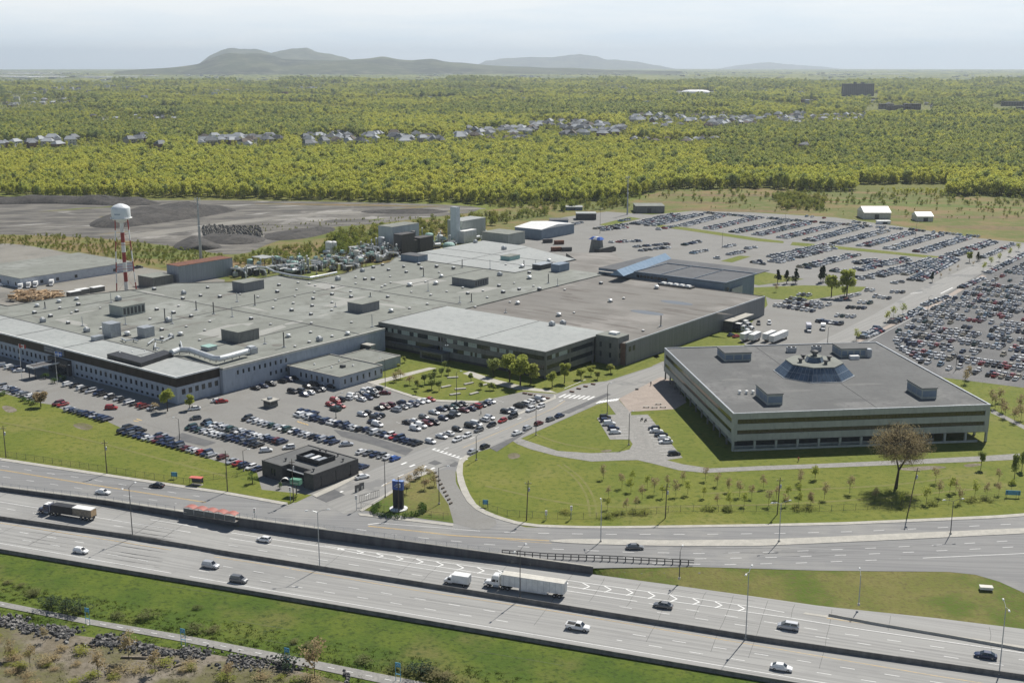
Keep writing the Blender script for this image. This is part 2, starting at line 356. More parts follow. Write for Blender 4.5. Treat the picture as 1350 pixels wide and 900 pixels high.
lowk = [i / 40 for i in range(41)]
geo = [1.002, 1.03, 1.08, 1.2, 1.4, 1.8, 2.2, 2.7, 3.2] + [3.2 * 1.09 ** k for k in range(1, 48)]
for a in phis:
    rb, rt = r_bot(a), r_top(a); col = []
    dv = Vector((math.sin(a), math.cos(a), 0))
    for k in lowk:
        r = 45 + (rb - 45) * k; p = dv * r; col.append((p.x, p.y, hz(p) - .09))
    for k in geo:
        r = min(rt * k, 46000) if k > 1.01 else rt; p = dv * r
        col.append((p.x, p.y, curv(r)))
    rows.append(col)
nr = len(rows[0]); vs = [p for col in rows for p in col]
for j in range(NA):
    for i in range(nr - 1):
        fs.append((j * nr + i, (j + 1) * nr + i, (j + 1) * nr + i + 1, j * nr + i + 1))
        cx = sum(vs[q][0] for q in fs[-1]) / 4; cy = sum(vs[q][1] for q in fs[-1]) / 4; cz = sum(vs[q][2] for q in fs[-1]) / 4
        px, py = proj(cx, cy, cz)
        if i < len(lowk) - 1: ms.append(1)
        elif i == len(lowk) - 1: ms.append(4)
        else: ms.append(0 if py > forest_edge(px) else (2 if math.hypot(cx, cy) < 5200 else 3))
gm = MB(); gm.v = vs; gm.f = [f[::-1] for f in fs]; gm.m = ms
ground = struct(gm.build('ground', [grass, grass_b, forest_floor, suburb_m, grass_dry]))

# ---- upper site surfaces
sheet('meadow', [(826, 268), (880, 249), (1000, 248), (1200, 254), (1350, 260), (1440, 262), (1440, 330), (1350, 322), (1290, 314), (1165, 295), (1100, 286), (930, 276), (850, 282)], .012, meadow)
sheet('weedy_ground', [(-60, 305), (60, 309), (110, 309), (262, 330), (330, 330), (350, 318), (430, 296), (480, 296), (620, 280), (700, 270), (826, 268), (850, 282), (700, 298), (600, 346), (420, 368), (300, 372), (160, 352), (50, 324), (-60, 321)], .010, meadow)
sheet('gravel_pit', smooth_poly([(-90, 262), (200, 264), (330, 264), (640, 270), (625, 281), (560, 287), (480, 297), (430, 299), (350, 322), (330, 334), (290, 336), (250, 327), (110, 311), (-90, 308)], 2, True), .022, gravel)
sheet('gravel_track', smooth_poly([(150, 311), (240, 300), (340, 287), (480, 277), (640, 274), (640, 276), (480, 280), (350, 290), (250, 304), (180, 314)], 1, True), .034, gravel_lot)
sheet('gravel_yard', smooth_poly([(-90, 318), (0, 320), (50, 325), (110, 338), (160, 348), (225, 358), (320, 372), (222, 385), (160, 400), (0, 440), (-90, 450)], 1, True), .022, gravel_lot)
sheet('main_parking_lot', [(-330, 440), (-120, 470), (-60, 498), (-20, 511), (0, 517), (47, 530), (67, 533), (87, 541), (140, 553), (143, 556), (158, 563), (235, 592), (278, 605), (339, 623), (345, 648), (417, 662), (466, 632), (545, 600), (622, 570), (648, 556), (733, 519), (690, 516), (631, 529), (573, 527.5), (550, 523), (486, 502), (500, 480), (390, 470), (290, 500), (0, 430)], .02, asphalt)
sheet('rear_parking_lot', [(560, 356), (640, 318), (700, 297), (745, 286), (800, 279), (860, 283), (930, 276.5), (1100, 286.5), (1165, 295.5), (1290, 314), (1420, 327), (1560, 340), (1560, 540), (1420, 522), (1350, 511), (1240, 497), (1150, 485), (1000, 492), (870, 500), (860, 482), (930, 452), (980, 437), (1012, 402), (1009, 388), (930, 350), (810, 352), (700, 356)], .02, asphalt)
sheet('east_parking_lot', [(1127, 449), (1233, 396), (1293, 361), (1350, 334), (1420, 304), (1600, 320), (1600, 545), (1420, 522), (1350, 511), (1243, 497), (1160, 470)], .032, asphalt_dark)
service = sheet('service_road', [(-400, 546), (0, 606), (298, 650.5), (379, 665.5), (463, 630), (540, 598), (640, 560), (690, 535), (767, 506), (800, 502), (872, 479), (880, 496), (815, 526), (787, 533), (682, 580), (633, 594.5), (609, 607), (600.5, 622), (601, 636), (615, 660), (633, 674), (655, 683), (693, 694.5), (800, 696.5), (1080, 692.5), (1350, 680), (1600, 660), (1800, 640), (1800, 860)] + [tuple(proj(p.x, p.y, 0)) for p in reversed(_top) if proj(p.x, p.y, 0)[0] < 1600 and p.y > 0 and proj(p.x, p.y, 0)[0] > -400], .03, road_m)
sheet('street', [(420, 658), (463, 631), (540, 599), (640, 561), (690, 536), (767, 507), (800, 503), (872, 480), (880, 495.5), (815, 525), (787, 532), (682, 579), (633, 594), (607, 608), (572, 622), (545, 631), (478, 672), (455, 678)], .042, street_m)
sheet('rear_road', [(1000, 490), (1077, 452), (1147, 417), (1200, 387), (1273, 353), (1350, 322), (1420, 293), (1420, 303), (1350, 333), (1293, 360), (1233, 395), (1127, 447), (1060, 487)], .046, street_m)
sheet('curved_drive', smooth_poly([(572, 620), (600, 618), (600, 630), (603, 642), (617, 661), (634, 675), (660, 688), (640, 700), (600, 690), (598, 688), (591, 664), (577, 644)], 1, True), .052, asphalt)
sheet('grass_island', [(572, 621.5), (545, 631), (478, 672), (598, 689), (591, 664), (577, 644)], .06, grass_dry)
sheet('front_lawn', [(200, 580), (235, 592.5), (278, 605.5), (339, 623.5), (345, 645), (411, 652), (390, 662), (379, 662), (298, 647), (250, 640), (140, 623)], .055, grass)
# small lot and paths round the octagon-roofed office
sheet('small_parking_lot', [(800, 530), (815, 526), (823, 535), (832, 541), (832, 547), (854, 546), (900, 603), (879, 606), (900, 611.5), (936, 617), (1000, 614), (1080, 611), (1180, 606.5), (1290, 601), (1350, 597), (1600, 580), (1600, 588), (1350, 605), (1290, 608), (1180, 612.5), (1080, 616.5), (990, 620), (931, 623), (895, 619.5), (862, 611), (840, 606), (820, 606.5), (780, 608), (735, 601), (700, 592), (682, 585), (676, 581), (684, 577), (735, 594), (780, 597), (815, 595.5), (830, 592), (834, 585), (830, 579), (804, 579), (787, 551), (795, 547), (812, 546)], .054, path_m)
sheet('side_path', [(1306, 544), (1330, 555), (1400, 592), (1420, 592), (1420, 580), (1340, 548), (1308, 538)], .02, path_m)
sheet('plaza', [(815.5, 525.5), (871, 496.5), (890, 502), (905, 530), (890, 539), (830, 542.5)], .064, plaza_m)
sheet('court_path', [(486, 503), (492, 508), (520, 500), (576, 485), (566, 484), (512, 497)], .03, conc)
sheet('court_walk', [(610, 492), (640, 503), (680, 513), (735, 518), (725, 514), (690, 509), (650, 499), (620, 489)], .03, conc)
sheet('asphalt_patch', [(228, 578), (240, 570), (285, 583), (270, 588)], .06, asphalt_patch)
sheet('asphalt_patch', [(415, 655), (440, 644), (455, 652), (430, 662)], .066, asphalt_patch)
sheet('asphalt_patch', [(440, 566), (480, 572), (545, 592), (535, 600), (500, 588), (450, 575)], .06, asphalt_patch)
sheet('asphalt_patch', [(564, 610), (573, 606), (583, 610), (574, 613)], .066, asphalt_patch)
sheet('asphalt_patch', [(590, 614), (600, 608), (606, 610), (600, 615)], .066, asphalt_patch)
sheet('asphalt_patch', [(645, 590), (690, 570), (700, 566), (675, 582), (655, 595)], .066, asphalt_patch)
sheet('asphalt_patch', [(738, 544), (800, 518), (806, 520), (750, 545)], .066, asphalt_patch)
# green verges within the rear lots
for nm, q in (('grass_verge', [(852, 297), (900, 303), (1000, 318), (1033, 320.5), (1033, 318), (1000, 314), (905, 300), (858, 295)]),
              ('grass_verge', [(1042, 323), (1100, 328), (1170, 334.5), (1236, 341), (1238, 338), (1170, 331), (1100, 324), (1045, 319)]),
              ('grass_verge', [(935, 352), (1000, 357), (1060, 368), (1000, 376), (940, 362)]),
              ('grass_verge', [(992, 379), (1060, 376), (1142, 378), (1135, 384), (1100, 390), (1060, 396), (1018, 394), (1000, 387)]),
              ('grass_verge', [(950, 344), (975, 337), (990, 338), (965, 346)]),
              ('grass_verge', [(905, 452), (930, 441), (965, 437), (985, 440), (975, 447), (985, 457), (1000, 470), (880, 478), (860, 470)]),
              ('grass_verge', [(770, 500), (815, 494), (870, 470), (860, 462), (812, 480), (790, 486), (745, 500)]),
              ('grass_verge', [(790, 296), (830, 286), (845, 288), (800, 299)])):
    sheet(nm, q, .07, grass)
sheet('grass_verge', [(1185, 504), (1243, 498), (1350, 513), (1500, 530), (1500, 590), (1400, 585), (1350, 560), (1290, 530)], .05, grass)
# bare worn patches in the lawns
for q in ([(92, 560), (110, 556), (126, 563), (112, 568)], [(668, 598), (682, 596), (688, 602), (672, 606)], [(0, 535), (12, 534), (26, 541), (10, 545)], [(1178, 617), (1230, 613), (1256, 616), (1200, 621)], [(1268, 612), (1290, 610), (1296, 613), (1275, 616)], [(790, 594), (804, 592), (808, 594), (796, 596.5)]):
    sheet('worn_patch', smooth_poly(q, 2, True), .012, bank)
# sidewalks and the raised median of the service road, all real steps
def slab(name, pa, pb, h, mat, n=40):
    A = [G(*p, h) for p in resample(pa, n)]; B = [G(*p, h) for p in resample(pb, n)]
    mb = MB(); vv = A + B + [Vector((p.x, p.y, 0)) for p in A + B]; k = n + 1
    mb.add(vv, [(i, k + i, k + i + 1, i + 1) for i in range(n)] + [(i, i + 1, 2 * k + i + 1, 2 * k + i) for i in range(n)] + [(k + i + 1, k + i, 3 * k + i, 3 * k + i + 1) for i in range(n)] + [(0, 2 * k, 3 * k, k), (n, k + n, 3 * k + n, 2 * k + n)])
    return struct(mb.build(name, mat))
slab('sidewalk', [(-300, 558), (0, 603), (140, 624), (298, 647.5), (379, 662)], [(-300, 562), (0, 606.3), (140, 627.5), (298, 651), (380, 666)], .14, conc)
slab('sidewalk', [(472, 676), (510, 680), (550, 684.5), (598, 690)], [(474, 679), (510, 683), (550, 687.5), (597, 693)], .14, conc)
slab('sidewalk', smooth_poly([(633, 594), (616, 601), (610, 608), (609, 626), (620, 654), (631, 668), (655, 679), (693, 690), (760, 692.8), (820, 693), (1080, 689), (1200, 684), (1350, 677), (1700, 648)], 1), smooth_poly([(631, 592.5), (610, 600), (602, 610), (601, 628), (611, 655), (625, 671), (652, 683), (693, 693.5), (760, 695.8), (820, 696), (1080, 692.3), (1200, 687.5), (1350, 680.8), (1700, 653)], 1), .14, conc, 80)
slab('traffic_median', [(726, 711.8), (745, 710), (790, 710), (880, 711.5), (1000, 710.5), (1080, 707.5), (1200, 702), (1350, 695.5), (1700, 672)], [(726, 713), (745, 715), (790, 717), (880, 719), (1000, 719), (1080, 715.5), (1200, 710), (1350, 702.5), (1700, 680)], .15, conc, 60)
slab('sidewalk', [(411, 652), (440, 639), (466, 626), (475, 619)], [(417, 655), (444, 643), (469, 629.5), (478, 622)], .14, conc, 10)
slab('sidewalk', [(474, 672), (500, 656), (545, 628), (572, 618)], [(477, 674), (503, 658), (547, 630.5), (574, 620)], .14, conc, 12)
slab('sidewalk', [(486, 502), (550, 522.5), (573, 526.5), (631, 528)], [(484, 503.5), (548, 525), (572, 529), (631, 531)], .14, conc, 12)
slab('sidewalk', [(640, 563), (690, 541), (735, 521), (730, 519)], [(641, 565), (692, 543), (738, 523), (733, 521)], .14, conc, 10)
slab('sidewalk', [(1000, 492.5), (1129, 449), (1235, 397), (1295, 362)], [(1064, 491), (1133, 451), (1241, 399), (1301, 364)], .14, plaza_m, 12)
# ---- road paint of the service road and the streets
def dashes(mb, line, cyc, ln, wd, start=0, low=False, off=.055, mi=0, ext=None):
    pts = [(GL(x, y, off) if low else G(x, y, off)) for x, y in line]
    T = plen(pts); d = start
    while d < T:
        s = band(pts, d, min(d + ln, T)); d += cyc
        if len(s) > 1: strip_line(mb, s, wd, mi)
def solid(mb, line, wd, low=False, off=.055, mi=0, n=30):
    strip_line(mb, [(GL(x, y, off) if low else G(x, y, off)) for x, y in resample(line, n)], wd, mi)
mk = MB()
dashes(mk, [(-300, 570), (14, 615.5), (50.7, 621.5), (114, 630.7), (188, 642.7), (263, 654)], 9.1, 3, .16)
dashes(mk, [(-300, 580), (10, 629), (44.4, 634), (112, 644.4), (178, 655), (233, 663.5)], 9.1, 3, .16)
dashes(mk, [(665, 701), (711.5, 702.4), (808, 703.8), (920, 703.8), (1034, 702.4), (1131, 700), (1219, 696), (1305, 691.8), (1500, 681)], 9.2, 3, .18)
dashes(mk, [(470, 697), (516.7, 703.8), (555.5, 708.4), (639, 716.7), (733, 723.3), (828, 727.3), (923, 729), (1021, 727), (1119, 723.3), (1211, 719), (1293, 714.7), (1500, 702)], 9.2, 3, .18)
dashes(mk, [(775, 733), (832, 735), (920, 736), (1024, 734), (1114, 731), (1200, 727.3), (1300, 722.4), (1500, 711)], 9.2, 3, .18)
dashes(mk, [(860, 742), (905.5, 743), (955, 743.6), (1044, 741.8), (1146, 738), (1186.7, 736)], 9.2, 3, .18)
solid(mk, [(1216.7, 735), (1350, 729), (1500, 719)], .2)
solid(mk, [(500, 689), (560, 693.5), (633, 699.5)], .18)
solid(mk, [(485, 691), (500, 689)], .35)
for i in range(9):                         # crosswalk by the intersection, then the one by the plaza
    x, y = 570 + i * 5.2, 592.5 + i * 1.75
    p = G(x, y, .06); q = G(x + 4.5, y - 1.9, .06); strip_line(mk, [p, q], .7)
for i in range(9):
    x, y = 737 + i * 6.3, 523.5 + i * .5; p = G(x, y, .06); q = G(x + 9, y - 4.2, .06); strip_line(mk, [p, q], .8)
for i in range(8):
    x, y = 786 + i * 3.6, 531.5 - i * .5; p = G(x, y, .06); q = G(x + 6.5, y - 3.4, .06); strip_line(mk, [p, q], .7)
solid(mk, [(570, 592), (612, 606)], .3); solid(mk, [(744, 512), (772, 500)], .25)
dashes(mk, [(470, 660), (520, 630), (560, 613)], 9, 3, .3, start=5); dashes(mk, [(585, 592), (640, 570), (700, 545), (760, 519)], 14, 2.5, .3)
for x, y in ((529, 612), (540, 615), (555, 617), (566, 619), (445, 650)): strip_line(mk, [G(x, y, .06), G(x + 7, y - 3, .06)], .8)
solid(mk, [(1200, 387), (1216, 385)], .6, off=.07); solid(mk, [(1240, 387), (1256, 379)], .6, off=.07)
solid(mk, [(1144, 450), (1200, 420), (1262, 388)], .2, off=.07)
# parking bay lines
def bay_lines(mb, p0, p1, n, ln=5.0, side=1):
    a = G(*p0, .055); b = G(*p1, .055); d = (b - a).normalized(); q = Vector((-d.y, d.x, 0)) * side * ln
    for i in range(n + 1):
        c = a.lerp(b, i / n); strip_line(mb, [c, c + q], .12)
bay_lines(mk, (323, 554), (443, 584), 17, 5.0, 1); bay_lines(mk, (392, 550), (476, 568), 12, 5, 1); bay_lines(mk, (481, 570), (550, 587), 12, 5, 1)
bay_lines(mk, (163, 571), (280, 604), 18, 5, 1); bay_lines(mk, (533, 560), (664, 530), 16, 5, 1); bay_lines(mk, (806, 562), (812, 577), 4, 5, 1)
bay_lines(mk, (858, 549), (892, 598), 12, 5, -1)
mko = mk.build('lane_markings', paint_w, service)
my = MB()
for o in (0, .35):
    pts = [G(*p, .055) for p in resample([(-300, 574), (0, 619), (122, 639), (271, 662)], 20)]
    pts = [p + Vector((0, o, 0)) for p in pts]; strip_line(my, pts, .18)
    pts = [G(*p, .055) + Vector((0, o, 0)) for p in resample([(485.5, 693.3), (550, 700), (595, 705.5), (655, 709), (724, 712.5)], 20)]; strip_line(my, pts, .18)
solid(my, [(655, 709.5), (700, 714), (727, 715.5)], .14)
solid(my, [(176, 554), (183, 555.5)], .5); solid(my, [(180, 552), (187, 554)], .5)
solid(my, [(505, 640), (560, 613)], .15); solid(my, [(610, 590), (730, 538), (745, 528)], .16)
for x in range(4): solid(my, [(392 + x * 3.5, 555 + x), (396 + x * 3.5, 557 + x)], .5)
my.build('yellow_centre_line', paint_y, service)
# ---- highway in its cutting
highway = ribbon('highway', NEAR, FAR, hwy_m, .02, True, 140)
mh = MB()
lnA = [(-300, 613), (0, 661), (131, 682), (250, 701), (417, 726.7), (550, 747.8), (593, 754.4), (700, 771), (780, 783), (840, 792)]
lnB = [(198, 684.5), (250, 692.5), (300, 701), (357, 710), (428, 720), (500, 734), (550, 742), (640, 756), (720, 768), (780, 777), (878, 791), (924, 797), (1000, 808), (1034, 812.5), (1130, 828), (1350, 860), (1600, 897)]
lnC = [(428, 719), (500, 729), (638, 748), (700, 757), (780, 769), (875, 782), (998, 800), (1034, 806.5)]
solid(mh, lnA, .2, True, .045, n=60); solid(mh, lnB, .22, True, .045, n=70); solid(mh, lnC, .2, True, .045, n=40)
for i in range(20):
    x = 448 + i * 25.5 + i * i * .12
    yu = float(np.interp(x, [p[0] for p in lnC], [p[1] for p in lnC])); yl = float(np.interp(x, [p[0] for p in lnB], [p[1] for p in lnB]))
    if x > 1010: break
    ap = GL(x + 6, (yu + yl) / 2 + .9, .048)
    strip_line(mh, [GL(x - 3, yu + .2, .048), ap], .35); strip_line(mh, [ap, GL(x - 3, yl + .2, .048)], .35)
dashes(mh, [(-300, 622), (15.5, 671.5), (162, 694), (273, 713), (354, 726.7), (441, 740), (528, 754), (700, 781), (850, 804), (1100, 842), (1210, 859), (1334, 878), (1500, 904)], 9.1, 3, .17, 1, True, .045)
dashes(mh, [(850, 794), (1100, 833), (1158, 841), (1215, 849), (1275, 858), (1500, 892)], 9.1, 3, .17, 1, True, .045)
dashes(mh, [(-300, 649), (6.7, 697.8), (121, 716.7), (242, 737), (415, 766), (542, 787), (641.7, 804), (850, 838), (1022, 865), (1142.6, 884), (1300, 909)], 9.1, 3, .17, 0, True, .045)
dashes(mh, [(-300, 657), (34, 712), (153, 732), (235.5, 746.7), (396.7, 774), (494, 790), (592, 807), (648, 815.5), (850, 849), (1096, 888.7), (1300, 922)], 9.1, 3, .17, 0, True, .045)
solid(mh, [(-300, 665), (0, 715.5), (300, 767.8), (350, 776.7), (700, 835), (1000, 885), (1300, 935)], .2, True, .045, n=60)
mh.build('lane_markings', paint_w, highway)
mh = MB()
solid(mh, [(-300, 642), (0, 689), (155, 713), (250, 728.5), (350, 743.5), (550, 777.8), (700, 800), (1000, 850.5), (1233, 890), (1500, 932)], .16, True, .045, mi=0, n=60)
solid(mh, [(1150, 821), (1250, 837), (1350, 852), (1600, 886)], .2, True, .045); solid(mh, [(1090, 814), (1150, 823)], .2, True, .045)
mh.build('yellow_edge_line', paint_y, highway)
ribbon('ramp_gore_island', [(1062, 806.5), (1100, 812), (1200, 828), (1350, 851), (1600, 888)], [(1058, 808.5), (1100, 815), (1200, 831.5), (1350, 855.5), (1600, 893)], conc, .06, True, 20)
# concrete barriers
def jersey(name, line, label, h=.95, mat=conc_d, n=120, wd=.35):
    pts = [GL(x, y, 0) for x, y in resample(line, n)]; mb = MB()
    profile_along(mb, pts, [(0, 0), (0, .1), (.18, .4), (.22, h), (.22 + wd * .5, h), (.26 + wd * .5, .4), (.45 + wd * .5, .1), (.45 + wd * .5, 0)])
    return tag(mb.build(name, mat), label, 'barrier')
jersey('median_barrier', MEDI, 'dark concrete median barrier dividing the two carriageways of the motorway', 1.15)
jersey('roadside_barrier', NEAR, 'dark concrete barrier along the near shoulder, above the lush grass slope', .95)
bp = [(1092, 812), (1150, 823), (1250, 840), (1350, 858), (1600, 894)]
jersey('ramp_barrier', bp, 'low pale concrete barrier between the joining ramp and the motorway', .6, conc, 30)
# retaining wall with its parapet
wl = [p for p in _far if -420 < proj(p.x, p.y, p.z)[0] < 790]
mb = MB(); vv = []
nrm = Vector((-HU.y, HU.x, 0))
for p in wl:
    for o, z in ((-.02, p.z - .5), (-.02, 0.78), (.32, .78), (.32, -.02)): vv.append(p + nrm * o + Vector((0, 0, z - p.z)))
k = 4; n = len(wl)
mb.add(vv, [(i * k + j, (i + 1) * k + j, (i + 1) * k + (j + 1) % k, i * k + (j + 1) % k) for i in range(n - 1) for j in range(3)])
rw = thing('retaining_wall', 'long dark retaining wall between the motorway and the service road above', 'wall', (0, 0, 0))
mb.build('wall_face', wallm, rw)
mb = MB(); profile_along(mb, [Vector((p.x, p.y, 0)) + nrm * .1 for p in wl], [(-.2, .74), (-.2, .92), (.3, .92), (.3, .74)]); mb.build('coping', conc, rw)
# concrete walk behind the parapet
mb = MB(); strip_line(mb, [Vector((p.x, p.y, .15)) + nrm * 1.6 for p in wl if proj(p.x, p.y, p.z)[0] < 430], 2.2); struct(mb.build('walkway', conc))
# parapet fence
def fence(name, pts, label, sp=3.0, h=1.8, mat=steel_d, wires=.35, rail=True):
    t = thing(name, label, 'fence', tuple(pts[0])); o = pts[0]
    T = plen(pts); k = int(T / sp); post = MB().tube([(0, 0, 0), (0, 0, h)], .05, 5).mesh('post', mat)
    for i in range(k + 1):
        s = band(pts, 0, max(.01, i * sp)); q = s[-1] - o
        put('post', post, t, q)
    mb = MB(); pp = band(pts, 0, T)
    for zz in ((.1, h - .05) if rail else (h - .05,)):
        mb.tube([q - o + Vector((0, 0, zz)) for q in pp], .025, 4)
    mb.build('rail', mat, t)
    mb = MB(); d = 0
    while d < T:
        q = band(pts, 0, max(.01, d))[-1] - o; e = band(pts, 0, max(.02, min(T, d + h * .5)))[-1] - o
        for a, b in ((q, e), (e, q)):
            mb.add([a + Vector((0, 0, .1)), b + Vector((0, 0, h - .05)), b + Vector((.02, .02, h - .05)), a + Vector((.02, .02, .1))], [(0, 1, 2, 3)])
        d += wires
    x = mb.build('chain_mesh', mat, t); x['kind'] = 'stuff'
    return t
wp = [Vector((p.x, p.y, .92)) + nrm * .1 for p in wl]
def between(pts, x0, x1): return [p for p in pts if x0 <= proj(p.x, p.y, p.z)[0] <= x1]
fence('chain_link_fence', between(wp, -80, 236), 'thin metal fence on the parapet left of the red-roofed bus shelter', 3.0, 1.3, galv, .6)
fence('chain_link_fence', between(wp, 310, 662), 'thin metal fence on the parapet right of the red-roofed bus shelter', 3.0, 1.3, galv, .6)
GP = lambda L_, z=0: [G(x, y, z) for x, y in resample(L_, 40)]
fence('chain_link_fence', GP([(-100, 586), (0, 601), (102, 616), (238, 637), (256, 640)]), 'chain link fence between the left lawn and the service road sidewalk', 3.6, 2.0, steel_d, .5)
fence('chain_link_fence', GP([(266, 634), (300, 630), (334, 624)]), 'short chain link fence running from bus stop towards dark brick building', 3.6, 2.0, steel_d, .5)
fence('chain_link_fence', GP([(632, 668), (664, 680), (730, 684), (800, 684), (891, 674), (1080, 674), (1174, 670), (1317, 659), (1420, 651)]), 'chain link fence along the foot of the right hand lawn beside saplings', 3.6, 2.0, steel_d, .5)
fence('chain_link_fence', GP([(476, 671), (540, 679), (592, 685)]), 'chain link fence in front of the triangular island behind sign hedge', 3.6, 2.0, steel_d, .6)
# heavy timber-and-rail crash fence at the end of the wall
pts = GP([(662, 731.5), (720, 736), (800, 739), (915, 745)])
t = thing('guard_rail', 'dark steel guard rail on posts above pale rubble slope right of the wall', 'guard rail', tuple(pts[0]))
T = plen(pts); post = MB().box(-.12, .12, -.12, .12, -.3, 1.5).mesh('post', steel_d)
for i in range(int(T / 2.0) + 1): put('post', post, t, band(pts, 0, max(.01, i * 2.0))[-1] - pts[0])
for zz in (.6, 1.3):
    mb = MB(); profile_along(mb, [p - pts[0] for p in pts], [(.1, zz), (.16, zz + .08), (.1, zz + .18), (.2, zz + .22), (.2, zz - .05)]); mb.build('rail', steel_d, t)
# pale stone pitching beneath it
mb = MB()
for i in range(900):
    f = rnd.random(); x = 665 + f * 262; yt = float(np.interp(x, [662, 760, 918], [733, 741, 748])); yb = float(np.interp(x, [662, 760, 850, 925], [737, 750, 757, 757]))
    y = yt + (yb - yt) * rnd.random(); p = G(x, y, -.9 + .5 * rnd.random() - (y - yt) * .03)
    s = rnd.uniform(.25, .6); rx = [rnd.uniform(.6, 1.1) * s for _ in range(3)]
    mb.frust((p.x - rx[0], p.x + rx[0], p.y - rx[1], p.y + rx[1]), (p.x - rx[0] * .6, p.x + rx[0] * .5, p.y - rx[1] * .6, p.y + rx[1] * .7), p.z - .6, p.z + rx[2] * .6)
stuff(mb.build('stone_pitching', conc_d), 'pale broken stone covering the slope below the dark guard rail', 'stones')
# near side: cycle path, stone bank and river bank
cyc = ribbon('cycle_path', [(-200, 755), (0, 792), (115, 815), (240, 836), (350, 857), (450, 877), (560, 899), (700, 927)], [(-200, 762), (0, 799), (115, 822), (240, 845), (350, 867), (430, 884), (500, 899), (620, 925)], path_m, .03, True, 60)
mb = MB(); dashes(mb, [(-100, 777), (0, 795.5), (115, 818.5), (240, 840.5), (350, 862), (440, 880.5), (530, 899)], 4.6, 1.6, .16, 0, True, .05); mb.build('lane_markings', paint_w, cyc)
ribbon('river_bank', [(-200, 783), (0, 818), (80, 834), (200, 850), (320, 868), (420, 890), (470, 903), (560, 925)], [(-300, 1000), (0, 1010), (80, 1015), (200, 1020), (320, 1020), (420, 1020), (470, 1022), (560, 1025)], bank, .02, True, 40)

# wear: tyre bands, tar-sealed joints, patches; worn tracks and damp ditches in the grass
tyr = M('tyre_band', (.262, .26, .252), (.295, .292, .28), .5, .85, stretch=(.1, 1, 1)); tar = M('tar_seal', (.10, .10, .10), None, rough=.7)
mh = MB(); yy = lambda x, o: GL(x, o, .032)
for o0, o1 in ((702, 909), (706.5, 914), (712.5, 921), (694, 899), (660, 894), (666, 898), (676, 905), (672, 901)):
    pts_ = [(-200, o0 - .155 * 200), (0, o0), (1350, o1 + .0)] if o0 > 690 else [(-200, o0 - 31), (0, o0), (1350, o1 - 18)]
    strip_line(mh, [GL(x, y, .031) for x, y in resample(pts_, 50)], .55)
mh.build('tyre_band', tyr, highway)
mh = MB(); r0 = random.Random(3)
for i in range(34):
    x = -40 + i * 42 + r0.uniform(-6, 6); a = GL(x, float(np.interp(x, [p[0] for p in FAR], [p[1] for p in FAR])) + 3, .036); n_ = Vector((HU.y, -HU.x, 0)); L_ = r0.choice((8, 14, 17, 30)); pts_ = [a + n_ * L_ * k / 6 + HU * r0.uniform(-.15, .15) for k in range(7)]
    if r0.random() < .75: strip_line(mh, [Vector((p.x, p.y, hz(p) + .036)) for p in pts_], .09)
for i in range(26):
    x = r0.uniform(0, 1300); y = r0.uniform(650, 890); p = GL(x, y, .036)
    if p.dot(Vector((-HU.y, HU.x, 0))) > GL(600, 735).dot(Vector((-HU.y, HU.x, 0))): continue
    strip_line(mh, [Vector(((p + HU * k).x, (p + HU * k).y, hz(p + HU * k) + .036)) for k in range(0, r0.randrange(8, 30), 2)], .07)
mh.build('tar_joint', tar, highway)
mh = MB()
for i in range(40):
    x = r0.uniform(-20, 1340); yb_ = float(np.interp(x, [0, 300, 700, 1050, 1350], [612, 658, 708, 727, 715])); p = G(x, yb_ + r0.uniform(-8, 12), .047); d = Vector((1, -.15 + .25 * x / 1350, 0)).normalized(); strip_line(mh, [p + d * k + Vector((0, .12 * math.sin(k), 0)) for k in range(0, r0.randrange(8, 34), 2)], .08)
mh.build('tar_joint', tar, service)
mh = MB()
for i in range(60):
    a, b = r0.uniform(-60, 130), r0.uniform(-60, 100); px_, py_ = proj(*W(a, b, 0))
    p = W(a, b, .034); d = UA if r0.random() < .5 else UB
    if 505 < py_ < 610 and 150 < px_ < 660: strip_line(mh, [p + d * k + Vector((.2 * math.sin(k * .7), 0, 0)) for k in range(0, r0.randrange(8, 26), 2)], .09)
struct(mh.build('lot_cracks', tar))
trk = M('worn_track', (.185, .175, .06), (.15, .165, .035), .4, .95)
for i, L_ in enumerate((((735, 612), (760, 630), (775, 655), (778, 680)), ((742, 611), (768, 630), (784, 656), (787, 680)), ((640, 640), (760, 668), (900, 668), (1100, 662), (1330, 640)), ((0, 556), (100, 575), (240, 612), (300, 628)), ((700, 570), (740, 585), (790, 592)), ((930, 650), (1050, 645), (1180, 640), (1300, 622)))):
    mh = MB(); strip_line(mh, [G(x, y, .058 if i == 3 else .014 + i * .002) for x, y in resample(smooth_poly(list(L_), 2), 30)], .7 if i < 2 else 1.1); struct(mh.build('worn_track', trk))
mb_m = M('meadow_brown', (.20, .135, .065), (.15, .125, .05), .05, .95, fine=(.11, .10, .04), fscale=.2); mb_g = M('meadow_green', (.105, .145, .022), (.13, .155, .03), .05, .95, fine=(.08, .10, .02), fscale=.2)
for i, (x0, x1, y0, y1, th) in enumerate(((840, 1130, 256, 258, 2.5), (1000, 1300, 262, 266, 2), (880, 1100, 275, 280, 3), (1120, 1420, 284, 287, 3), (1080, 1420, 267, 276, 2.4), (850, 1000, 266, 268, 1.6), (1230, 1440, 297, 303, 4), (150, 330, 338, 341, 2.6), (20, 200, 317, 330, 1.8), (330, 620, 268, 273, 1.4))):
    sheet('meadow_strip', smooth_poly([(x0, y0), ((x0 + x1) / 2, y0 + (y1 - y0) * .3 - th * .3), (x1, y1), ((x0 + x1) / 2 + 20, (y0 + y1) / 2 + th), (x0 + 10, y0 + th * .8)], 2, True), .05 + i * .004, mb_m if i % 3 != 1 else mb_g)

